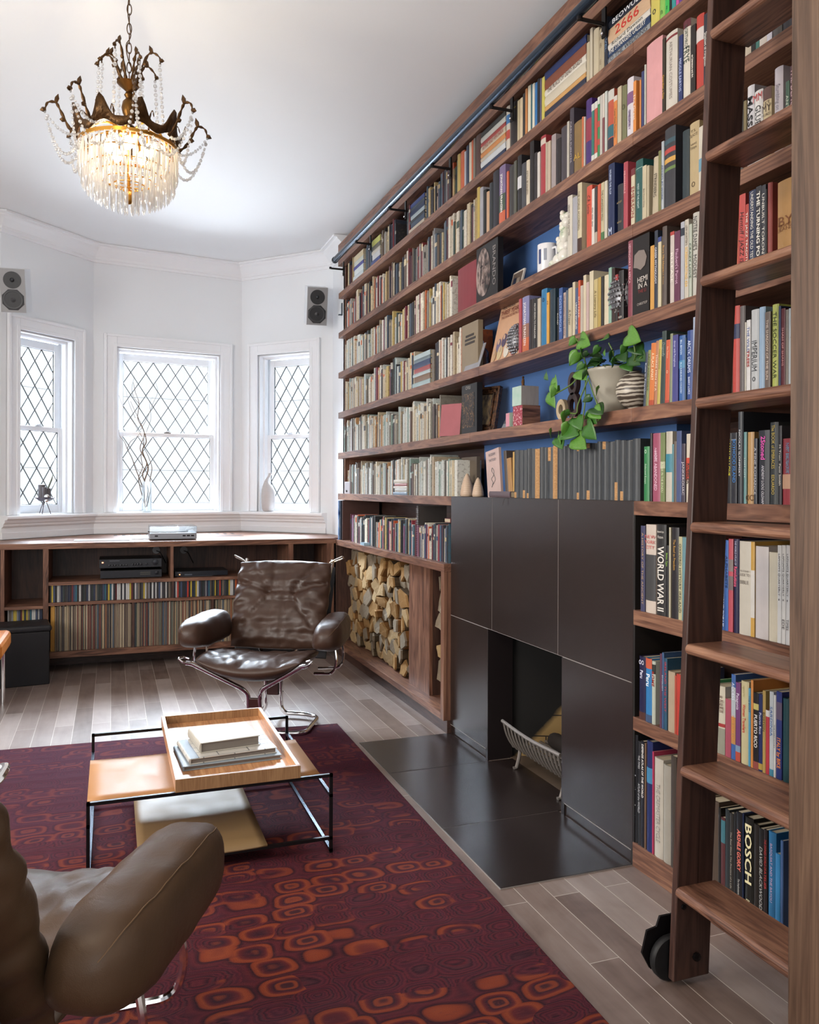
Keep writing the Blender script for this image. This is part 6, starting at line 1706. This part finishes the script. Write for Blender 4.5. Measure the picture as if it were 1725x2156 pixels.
# ---------------------------------------------------------------- rug
rp = [(-2.3, .55), (1.10, .55), (1.115, 1.675), (1.150, 4.275), (.6, 4.33), (-2.3, 4.47)]
rug = MB().prism(rp, .0008, .012).obj('rug', RUG, bevel=.003); tag(rug, 'large dark red wool rug with orange and purple octagon rings', 'rug')

# ---------------------------------------------------------------- coffee table
ct = thing('coffee_table', 'low coffee table with thin black frame and slung tan leather tops', 'coffee table', (.33, 3.14, .0125))
bpy.context.view_layer.update()
q_ = .0055
x0, x1, y0, y1, zt, zr = -.066, .722, 2.765, 3.53, .282, .034
def rod(a, b_): 
    a, b_ = Vector(a), Vector(b_); o = [0, 0, 0]
    mn = [min(a[i], b_[i])-q_ for i in range(3)]; mx = [max(a[i], b_[i])+q_ for i in range(3)]
    return MB().box(mn[0], mx[0], mn[1], mx[1], max(mn[2], .0125), mx[2])
for y_ in (y0, y1):
    for x_ in (x0, x1): child(rod((x_, y_, .018), (x_, y_, zt)), 'leg', IRON, ct)
    child(rod((x0, y_, zt), (x1, y_, zt)), 'top_rail', IRON, ct); child(rod((x0, y_, zr+.03), (x1, y_, zr+.03)), 'bottom_rail', IRON, ct)
for x_ in (x0, x1):
    child(rod((x_, y0, .212), (x_, y1, .212)), 'side_rail', STEELB, ct); child(rod((x_, y0, .022), (x_, y1, .022)), 'side_rail', STEELB, ct)
def sling(name, xa, xb, ya, yb, z, m_, sag=.004):
    b = MB(); n = 14; vs = []; fs = []
    for i in range(n+1):
        u = i/n
        for j in range(9):
            v = j/8; vs.append((xa+(xb-xa)*u, ya+(yb-ya)*v, z-sag*(1-(2*u-1)**4)*(1-.3*(2*v-1)**2)))
    for i in range(n):
        for j in range(8): a = i*9+j; fs.append((a, a+9, a+10, a+1))
    b.add(vs, fs); o = child(b, name, m_, ct, smooth='all'); s = o.modifiers.new('t', 'SOLIDIFY'); s.thickness = .006; s.offset = -1
    return o
sling('leather_top', x0-.008, x1+.008, 2.965, 3.40, .2215, TANL)
ba = at(285, 1700, 'Z', .07).x
sling('leather_shelf', .085, .50, y0-.006, y1+.006, .0745, TANLD, .004)
tr = thing('serving_tray', 'square walnut tray with raised rim set across the coffee table', 'tray', (.405, 3.19, .2885))
TX0, TX1, TY0, TY1, TH = .198, .612, 2.752, 3.545, .043
tcx, tcy = .405, 3.19
TX0, TX1, TY0, TY1 = TX0-tcx, TX1-tcx, TY0-tcy, TY1-tcy
MB().box(TX0+.004, TX1-.004, TY0+.004, TY1-.004, .002, .010).obj('base', OAK, tr)
rimt = .014
OAKX = wood('light_walnut_x', 'X', '#7a4e30', '#a87650', '#c4936a', .35); OAKZ = wood('walnut_veneer', 'Z', '#7a5638', '#94704e', '#ab8760', .4, 2.2)
for q in ((TX0, TX1, TY0, TY0+rimt, 0), (TX0, TX1, TY1-rimt, TY1, 0), (TX0, TX0+rimt, TY0+rimt, TY1-rimt, 1), (TX1-rimt, TX1, TY0+rimt, TY1-rimt, 1)):
    MB().box(q[0], q[1], q[2], q[3], 0, TH).obj('rim', OAKZ if q[4] == 0 else OAK, tr, bevel=.0012)
def flatbook(label, cx_, cy_, z, L, Wd, th, rz, hx, spine=None, coverm=None, hard=True):
    r = thing('book', label, 'book', (cx_, cy_, z), rz, None)
    cm = coverm or hm(hx); t_ = .003
    # spine on the -x side
    b = MB(); b.box(-L/2, L/2, -Wd/2, Wd/2, 0, t_); b.box(-L/2, L/2, -Wd/2, Wd/2, th-t_, th)
    n = 6; vs = [(-L/2-.006*math.sin(PI*k/n), th/2-th/2*math.cos(PI*k/n)) for k in range(n+1)]
    v = [(x, -Wd/2, zz) for x, zz in vs]+[(x, Wd/2, zz) for x, zz in vs]; N = n+1
    b.add(v, [list(range(N)), list(range(2*N-1, N-1, -1))]+[(i, (i+1) % N, N+(i+1) % N, N+i) for i in range(N)])
    b.obj('cover', cm, r, bevel=.0008)
    MB().box(-L/2+.002, L/2-.005, -Wd/2+.005, Wd/2-.005, t_, th-t_).obj('pages', mat('grey_pages', '#7c756e', .8), r)
    if spine: MB().box(-L/2, -L/2+.03, -Wd/2, Wd/2, th, th+.0004).obj('spine_band', hm(spine), r)
    return r
zb_ = .2885+.0102
WAS = mat('washed_print', rough=.4); t = NT(WAS); bk = t.n('ShaderNodeTexBrick'); t.l(t.coords((1, 1, 1)), bk.inputs['Vector'])
for k_, v_ in (('Scale', 1), ('Brick Width', .11), ('Row Height', .055), ('Mortar Size', .002)): bk.inputs[k_].default_value = v_
bk.inputs['Color1'].default_value = hexc('#c8c6c0'); bk.inputs['Color2'].default_value = hexc('#bab6ae'); bk.inputs['Mortar'].default_value = hexc('#6a6a6c'); t.l(bk.outputs['Color'], t.b.inputs['Base Color'])
flatbook('widest pale blue book at the bottom of the pile on the tray', .405, 3.055, zb_, .345, .25, .016, .05, '98a8b4')
flatbook('middle book with dark spine and pale windowed cover in the tray pile', .405, 3.065, zb_+.0165, .31, .235, .02, .10, 'd8d8d4', '4a545e', WAS)
r = flatbook('thick cream book lying on top of the pile on the tray', .398, 3.095, zb_+.037, .215, .20, .036, .12, 'cfc8ba')
for i, tx in enumerate(('EAMES IN', 'NEW YORK')):
    cu = bpy.data.curves.new('title', 'FONT'); cu.body = tx; cu.size = .034; cu.align_x = 'CENTER'; cu.align_y = 'CENTER'; cu.materials.append(ink('c8d0d4'))
    o = bpy.data.objects.new('title', cu); COL.objects.link(o); o.parent = r; o.location = (.02, .06-.03*i, .0364)

# ---------------------------------------------------------------- armchairs
def superpad(name, nu, nv, center, thick, m_, par, M, seams=(), edge=2.6, wr=0, seed=0, rnd=0):
    """a stuffed pad: center(u,v)->(point, normal) for u,v in -1..1; thick(u,v) half thickness"""
    b = MB(); vs = []; idx = {}
    rr = random.Random(seed); ph = [rr.uniform(0, 6.28) for _ in range(8)]
    for side in (1, -1):
        for i in range(nu+1):
            for j in range(nv+1):
                u, v = -1+2*i/nu, -1+2*j/nv
                # pull the grid outwards so that the rim is rounded
                uu, vv = math.sin(u*PI/2), math.sin(v*PI/2)
                cu_, cv_ = uu*math.sqrt(1-rnd*vv*vv/2), vv*math.sqrt(1-rnd*uu*uu/2)
                P, N = center(cu_, cv_)
                e = max(0, (1-abs(uu)**edge))*max(0, (1-abs(vv)**edge)); th = thick(uu, vv)*math.sqrt(e)
                if side == 1:
                    d = 0
                    for (a0, b0, a1, b1, dep, wd) in seams:
                        dx, dy = a1-a0, b1-b0; L2 = dx*dx+dy*dy; t_ = max(0, min(1, ((uu-a0)*dx+(vv-b0)*dy)/L2)); dd = math.hypot(uu-a0-dx*t_, vv-b0-dy*t_)
                        d += dep*math.exp(-(dd/wd)**2)
                    w_ = wr*(math.sin(9*uu+5*vv+ph[0]+2*math.sin(4*vv+ph[1]))*.5+math.sin(15*vv-6*uu+ph[2]+2*math.sin(5*uu+ph[3]))*.35+math.sin(23*uu+17*vv+ph[4])*.2)*(.35+.65*max(abs(uu), abs(vv))**2)*e**.5
                    th = th-d*min(1, e*4)+w_
                vs.append(tuple(Vector(P)+Vector(N)*th*side))
    S = (nu+1)*(nv+1); fs = []
    for i in range(nu):
        for j in range(nv):
            a = i*(nv+1)+j; q = (a, a+nv+1, a+nv+2, a+1); fs.append(q); fs.append(tuple(S+k for k in q[::-1]))
    def ringidx():
        r = [(i, 0) for i in range(nu+1)]+[(nu, j) for j in range(1, nv+1)]+[(i, nv) for i in range(nu-1, -1, -1)]+[(0, j) for j in range(nv-1, 0, -1)]
        return [i*(nv+1)+j for i, j in r]
    b.add(vs, fs, M)
    return b.obj(name, m_, par, smooth='all', merge=.0008)
def armchair(name, label, loc, rz, leathm, scale=1.0):
    r = thing(name, label, 'armchair', loc, rz); r.scale = (scale,)*3
    # local: x right (sitter's), y forward, z up
    for s in (1, -1):
        pts = [(s*.325, .385, .405), (s*.30, .37, .40), (s*.055, .27, .25), (s*.032, .235, .21), (s*.032, .225, .05), (s*.05, .225, .0165), (s*.17, .27, .0165), (s*.285, .24, .0165), (s*.285, -.06, .0165), (s*.20, -.12, .0165), (s*.07, -.13, .0165), (s*.045, -.13, .05), (s*.045, -.13, .26), (s*.055, -.15, .32), (s*.14, -.26, .40), (s*.22, -.30, .50)]
        sp_ = smooth_path(pts, .05, 6)
        MB().tube(sp_, .0125, 12).obj('frame_tube', CHROME, r, smooth=True)
        # hooks
        MB().tube(smooth_path([(s*.30, .37, .40), (s*.335, .40, .41), (s*.36, .40, .43), (s*.345, .36, .43), (s*.32, .35, .42)], .012), .006, 8).obj('hook', CHROME, r, smooth=True)
        MB().tube(smooth_path([(s*.20, -.30, .50), (s*.26, -.42, .76), (s*.275, -.475, .88)], .05), .011, 10).obj('back_tube', CHROME, r, smooth=True)
        MB().tube(smooth_path([(s*.265, -.43, .865), (s*.30, -.44, .885), (s*.345, -.445, .905), (s*.345, -.47, .89), (s*.29, -.46, .87)], .010), .0055, 8).obj('hook', CHROME, r, smooth=True)
        MB().tube(smooth_path([(s*.28, .02, .285), (s*.395, .05, .295), (s*.415, .05, .36), (s*.395, .04, .50)], .04), .008, 8).obj('arm_bracket', CHROME, r, smooth=True)
        MB().tube(smooth_path([(s*.26, -.16, .275), (s*.395, -.15, .285), (s*.415, -.15, .36), (s*.395, -.15, .48)], .04), .008, 8).obj('arm_bracket', CHROME, r, smooth=True)
    for y_, z0, z1 in ((.23, .07, .19), (-.13, .12, .25)):
        wbl = MB().box(-.032, .032, y_-.012, y_+.012, z0, z1).obj('wood_block', mat('rosewood', '#35130f', .35), r, bevel=.003)
        for zz in (z0+.02, z1-.02):
            for s in (1, -1): MB().ball((s*.058, y_, zz), .004, 8, 5).obj('screw', CHROME, wbl, smooth='all')
    # canvas sling behind
    def canv(u, v):
        y = -.15-.27*(v*.5+.5); z = .33+.52*(v*.5+.5)
        return (u*.285, y-.105-.03*(1-u*u), z-.02), (0, .9, .44)
    superpad('sling', 14, 14, canv, lambda u, v: .006, CANVAS, r, Matrix.Identity(4), edge=8)
    # seat pad
    def seat(u, v):
        t_ = v*.5+.5; w_ = .315-.03*(1-t_); sag = .055*(1-u*u)
        y = -.20+.58*t_; z = .355+.055*t_-sag*(.5+.5*t_) + .03*max(0, t_-.8)/.2*0
        return (u*w_, y+.0*u, z+.02*abs(u)**3), (0, -.10, 1)
    seams = [(-1, .62, 1, .62, .006, .03), (-.45, -1, -.3, .62, .008, .03), (.45, -1, .3, .62, .008, .03), (-.18, .66, -.3, .98, .007, .03), (.1, .66, .2, .98, .007, .03), (-.5, .66, -.62, .95, .007, .03), (.45, .66, .38, .98, .006, .03), (-.75, .7, -.55, .98, .006, .03)]
    superpad('seat', 56, 44, seat, lambda u, v: .060+.012*v, leathm, r, Matrix.Identity(4), seams, wr=.014, seed=4, rnd=.35)
    # back pad
    def back(u, v):
        t_ = v*.5+.5; bow = .05*(1-u*u)
        y = -.165-.235*t_ - bow*.5 ; z = .375+.50*t_
        return (u*(.285+.012*t_)+.003*math.sin(19*v+2*u)*abs(u), y+.004*math.sin(17*v+3*u)+.003*math.sin(29*v), z), (0, .905, .425)
    seams = [(-.28, .28, -.72, .98, .010, .035), (.28, .28, .72, .98, .010, .035), (-1, .50, -.28, .22, .022, .05), (1, .50, .28, .22, .022, .05), (-.28, .24, .28, .24, .022, .05), (-.28, .03, .28, .03, .020, .045), (-.28, .03, -.75, -.55, .012, .035), (.28, .03, .75, -.55, .012, .035),
             (-.1, .3, -.08, .95, .007, .03), (.15, .3, .22, .95, .009, .03), (-.12, 0, -.12, -.98, .010, .03), (.14, 0, .14, -.7, .004, .03), (-.28, .03, -.28, .24, .01, .03), (.28, .03, .28, .24, .01, .03), (-.1, .05, -.1, .22, .006, .02), (.1, .05, .1, .22, .006, .02),
             (-1, -.1, -.45, .05, .008, .04), (1, -.1, .45, .05, .008, .04)]
    superpad('backrest', 60, 60, back, lambda u, v: .076-.012*abs(v), leathm, r, Matrix.Identity(4), seams, wr=.016, seed=2, rnd=.16, edge=4.2)
    # arm pads
    for s in (1, -1):
        b = MB(); nu, nc = 34, 28; vs = []; fs = []
        for i in range(nu+1):
            u = math.sin((-1+2*i/nu)*PI/2); k_ = max(.0, 1-abs(u)**4.5)**.42
            cy_, cz_ = -.03+.262*u, .515-.004*u; hx_, hz_ = .086*k_, (.084-.006*u)*k_
            for j in range(nc):
                a_ = 2*PI*j/nc; ca, sa = math.cos(a_), math.sin(a_)
                x_ = hx_*math.copysign(abs(ca)**.62, ca); z_ = hz_*math.copysign(abs(sa)**.66, sa)
                w_ = .0018*math.sin(11*u+3*a_)+.0012*math.sin(23*u-5*a_)
                vs.append((s*(.372+.012*u+x_*(1-.15*z_/.1)+.10*z_), cy_-.05*z_, cz_+z_+w_*k_))
        for i in range(nu):
            for j in range(nc): l = (j+1) % nc; q = (i*nc+j, i*nc+l, (i+1)*nc+l, (i+1)*nc+j); fs.append(q if s < 0 else q[::-1])
        fs += [list(range(nc)), [nu*nc+j for j in range(nc)][::-1]]
        b.add(vs, fs); ap = b.obj('arm_pad', leathm, r, smooth='all', merge=.0006)
        js = 4
        MB().tube([Vector(vs[i*nc+js])+Vector((s*.0006, 0, .0006)) for i in range(3, nu-1)], .0011, 5).obj('seam', mat('seam_thread', '#6a5138', .7), ap, smooth=True)
    return r
armchair('armchair', 'brown leather and chrome lounge chair standing beyond the coffee table', (.80, 4.45, .0085), math.radians(153), LEATH, .96)
armchair('armchair', 'worn brown leather lounge chair in the left foreground seen from behind its right arm', (-.265, 1.73, .012), math.radians(-23.5), LEATHN)
# ---------------------------------------------------------------- black storage box, orange seat edge
p = at(105, 1421, 'Z', 0)
bb = thing('storage_box', 'black leather storage box with lid at the left in front of the cabinet', 'storage box', (at(105, 1313, 'Y', 5.80).x, 5.80, 0), .14)
MB().box(-.62, 0, 0, .28, 0, .345).obj('body', BLKL, bb, bevel=.006)
b = MB(); b.box(-.63, .012, -.012, .29, .345, .385); b.obj('lid', BLKL, bb, bevel=.014)
op = at(14, 1365, 'Z', .36)
oc = thing('orange_seat', 'corner of an orange leather seat at the left edge', 'seat', (op.x-.28, op.y, 0))
d_ = Vector(op).length
MB().box(-.3, .28, -.24, .24, .33, .43).obj('seat', ORNL, oc, bevel=.025)
for x_ in (-.26, .24):
    for y_ in (-.2, .2): MB().tube([(x_, y_, .33), (x_, y_, .001)], .012, 10).obj('leg', CHROME, oc, smooth=True)

# ---------------------------------------------------------------- chandelier
CHX, CHY = .062, 3.40
ch = thing('chandelier', 'antique brass chandelier with hanging crystal prisms and bead chains', 'chandelier', (CHX, CHY, 0)); ch.scale = (.93, .93, 1)
DKB = mat('dark_bronze_leaf', rough=.4, metal=.75); t = NT(DKB); t.l(t.mix(t.noise(t.coords(), 60, 3), '#2a1d12', '#6a4a26'), t.b.inputs['Base Color']); t.bump(t.noise(t.coords(), 90, 2), .6, .004)
ZR0 = 2.615
MB().lathe([(.192, ZR0-.006), (.2, ZR0-.006), (.202, ZR0+.006), (.192, ZR0+.008)], 64, cap=False).obj('ring', GOLD, ch, smooth=True)
MB().tube([(0, 0, 2.42), (0, 0, 2.86)], .006, 10).obj('stem', GOLD, ch, smooth=True)
MB().lathe([(0, 2.69), (.03, 2.695), (.012, 2.71), (.014, 2.73), (.026, 2.75), (.031, 2.772), (.026, 2.795), (.012, 2.81), (.02, 2.822), (.012, 2.835), (.016, 2.84), (.044, 2.862), (.05, 2.868), (.03, 2.87), (0, 2.868)], 24, cap=False).obj('column', BRASS, ch, smooth=True)
MB().lathe([(0, 2.66), (.04, 2.665), (.045, 2.675), (.02, 2.69), (0, 2.69)], 24, cap=False).obj('hub', GOLD, ch, smooth=True)
for k in range(6):
    a = k*PI/3+.2; c, s = math.cos(a), math.sin(a)
    MB().tube(catmull([(.02*c, .02*s, 2.675), (.08*c, .08*s, 2.70), (.15*c, .15*s, 2.67), (.195*c, .195*s, ZR0)], 6), .005, 8).obj('spoke', GOLD, ch, smooth=True)
# leaf crown band
n = 96; b = MB(); vs = []; fs = []
for k in range(n):
    a = 2*PI*k/n; w_ = .5+.5*math.cos(9*a); sharp = w_**2.6
    zt_ = ZR0+.040+.078*sharp; zb_ = ZR0+.006+.042*(1-(.5+.5*math.cos(8*a+PI)))**1.2*0+.026*w_; rt = .214+.02*sharp
    vs += [(.206*math.cos(a), .206*math.sin(a), zb_), (rt*math.cos(a), rt*math.sin(a), zt_)]
for k in range(n): l = (k+1) % n; fs.append((2*k, 2*l, 2*l+1, 2*k+1))
b.add(vs, fs); o = b.obj('leaf_band', DKB, ch, smooth='all'); sm = o.modifiers.new('t', 'SOLIDIFY'); sm.thickness = .005
def arm_leaf(pts, r_, a, name='arm', tips=()):
    c, s = math.cos(a), math.sin(a); q = [(x*c, x*s, z) for x, z in pts]
    cp = catmull(q, 6); N = len(cp); b = MB(); b.tube(cp, [r_*(1-.45*i/N)*(1+.35*math.sin(i*1.3)) for i in range(N)], 7)
    for (x, z, dx, dz, L) in tips:
        b.tube([(x*c, x*s, z), ((x+dx*.5)*c, (x+dx*.5)*s, z+dz*.5), ((x+dx)*c, (x+dx)*s, z+dz)], [r_*1.1, r_*1.5, .001], 6)
    return b.obj(name, DKB, ch, smooth=True)
UP_T = []
for k in range(8):
    a = k*PI/4+.35; ln = .105 if k % 2 else .085; hh = .11 if k % 2 else .085
    arm_leaf([(.03, 2.875), (.045, 2.91), (ln*.75, 2.875+hh*.9), (ln, 2.875+hh), (ln+.028, 2.875+hh-.02), (ln+.03, 2.875+hh-.045)], .0056, a, 'upper_arm', [(ln*.95, 2.875+hh, -.012, .03, 0), (ln+.028, 2.875+hh-.03, .02, -.004, 0), (ln*.6, 2.94, .014, .008, 0)])
    UP_T.append(((ln+.028)*math.cos(a), (ln+.028)*math.sin(a), 2.875+hh-.05))
LOW_T = []
for k in range(8):
    a = k*PI/4+.05
    arm_leaf([(.205, ZR0+.02), (.235, ZR0+.045), (.265, ZR0+.10), (.285, ZR0+.13), (.315, ZR0+.125), (.325, ZR0+.095)], .0064, a, 'lower_arm', [(.285, ZR0+.13, -.01, .035, 0), (.322, ZR0+.10, .022, -.008, 0), (.25, ZR0+.07, .02, .0, 0)])
    LOW_T.append((.325*math.cos(a), .325*math.sin(a), ZR0+.088))
for k in range(8):
    a = k*PI/4+.44
    arm_leaf([(.17, ZR0+.02), (.185, ZR0+.075), (.205, ZR0+.085), (.215, ZR0+.06)], .0032, a, 'scroll')
# chain and cord
z = 2.872; k = 0; b = MB()
while z < CEIL:
    ax = (1, 0) if k % 2 else (0, 1); L = .044; w_ = .009
    pts = [(ax[0]*w_*math.sin(q*PI/8), ax[1]*w_*math.sin(q*PI/8), z+L/2-L/2*math.cos(q*PI/8)) for q in range(16)]
    b.tube(pts, .0021, 6, closed=True); z += L-.006; k += 1
b.obj('chain', DKB, ch, smooth='all')
MB().tube(catmull([(.02, 0, 2.86), (.012, .0, 2.92), (-.006, 0, 2.97), (-.012, 0, 3.02), (.006, 0, 3.06), (-.006, 0, 3.15), (.004, 0, 3.268)], 6), .002, 6).obj('cord', DKB, ch, smooth=True)
MB().lathe([(0, 3.235), (.03, 3.24), (.06, 3.26), (.06, 3.27), (0, 3.27)], 24, cap=False).obj('canopy', BRASS, ch, smooth=True)
# bead chains
def beads(p, q, sag, r_=.0075, name='bead_chain'):
    p, q = Vector(p), Vector(q); L = (p-q).length+sag*1.2; n_ = max(3, int(L/(r_*2.25))); b = MB()
    for i in range(n_+1):
        t_ = i/n_; c = p.lerp(q, t_); c.z -= sag*4*t_*(1-t_); b.ball(tuple(c), r_*(.8+.3*(i % 2)), 8, 5)
    return b.obj(name, CRYSTAL, ch, smooth='all')
for i, u in enumerate(UP_T):
    beads(u, (u[0]*1.12, u[1]*1.12, ZR0+.085), .0)
    l = LOW_T[i]; beads(l, (u[0]*1.12, u[1]*1.12, ZR0+.085), .075, .0062)
for i in range(8):
    p, q = LOW_T[i], LOW_T[(i+1) % 8]
    beads(p, (.206*math.cos(i*PI/4+.45), .206*math.sin(i*PI/4+.45), ZR0-.01), .11, .0062)
    beads(q, (.206*math.cos(i*PI/4+.45), .206*math.sin(i*PI/4+.45), ZR0-.01), .11, .0062)
# prisms: a few tiers, the outermost ones as single parts
def prism_proto(L, r_):
    b = MB(); b.lathe([(0, 0), (r_*.6, -.004), (r_, -.018), (r_*.8, -L*.8), (r_*1.05, -L*.86), (0, -L)], 6, cap=False); return b
pp = {}
def prism_part(L, a, rad, z, rr=.0052):
    key = (round(L, 3), rr)
    if key not in pp: o = prism_proto(L, rr).obj('prism', CRYSTAL, ch); pp[key] = o
    else: o = pp[key].copy(); COL.objects.link(o); o.parent = ch
    o.location = (rad*math.cos(a), rad*math.sin(a), z); o.rotation_euler = (0, 0, a)
tiers = [(.197, ZR0-.004, .125, 50, 1), (.185, ZR0-.05, .125, 40, 0), (.165, ZR0-.09, .11, 36, 1), (.135, ZR0-.115, .105, 30, 0), (.10, ZR0-.135, .10, 22, 0), (.065, ZR0-.15, .10, 14, 0), (.03, ZR0-.165, .095, 7, 0), (.155, ZR0-.0, .12, 30, 0)]
rest = MB(); cnt = 0
for rad, z_, L, n_, single in tiers:
    MB().tube([(rad*math.cos(2*PI*k/40), rad*math.sin(2*PI*k/40), z_+.002) for k in range(40)], .0022, 5, closed=True).obj('tier_ring', GOLD, ch, smooth='all')
    for k in range(n_):
        a = 2*PI*(k+.5*single)/n_
        if single: prism_part(L, a, rad, z_); cnt += 1
        else:
            pr = prism_proto(L, .0052); rest.add(pr.v, pr.f, T(rad*math.cos(a), rad*math.sin(a), z_, a))
o = rest.obj('prism_cluster', CRYSTAL, ch); o['kind'] = 'stuff'; o['label'] = 'inner tiers of hanging crystal prisms'
MB().ball((0, 0, 2.42), .02, 14, 8, sc=(1, 1, 1.3)).obj('finial', GOLD, ch, smooth='all')
BULB = emis('bulb_glow', (1, .80, .52), 26)
for k in range(5):
    a = k*2*PI/5+.9; x_, y_ = .085*math.cos(a), .085*math.sin(a)
    MB().lathe([(0, 2.63), (.011, 2.63), (.011, 2.66), (0, 2.66)], 12, T(x_, y_, 0)).obj('lamp_holder', GOLD, ch, smooth=True)
    MB().ball((x_, y_, 2.605), .019, 14, 9, sc=(1, 1, 1.35)).obj('bulb', BULB, ch, smooth='all')
    if True:
        l = bpy.data.lights.new('bulb_light', 'POINT'); l.energy = 5.5; l.color = (1, .82, .58); l.shadow_soft_size = .006
        lo = bpy.data.objects.new('bulb_light', l); COL.objects.link(lo); lo.location = (CHX+x_, CHY+y_, 2.652)

# ---------------------------------------------------------------- letters become plain meshes
bpy.context.view_layer.update()
dg = bpy.context.evaluated_depsgraph_get()
for o in [o for o in COL.objects if o.type == 'FONT']:
    me = bpy.data.meshes.new_from_object(o.evaluated_get(dg))
    n_ = bpy.data.objects.new('title', me); COL.objects.link(n_); n_.parent = o.parent; n_.matrix_basis = o.matrix_basis.copy()
    bpy.data.objects.remove(o)
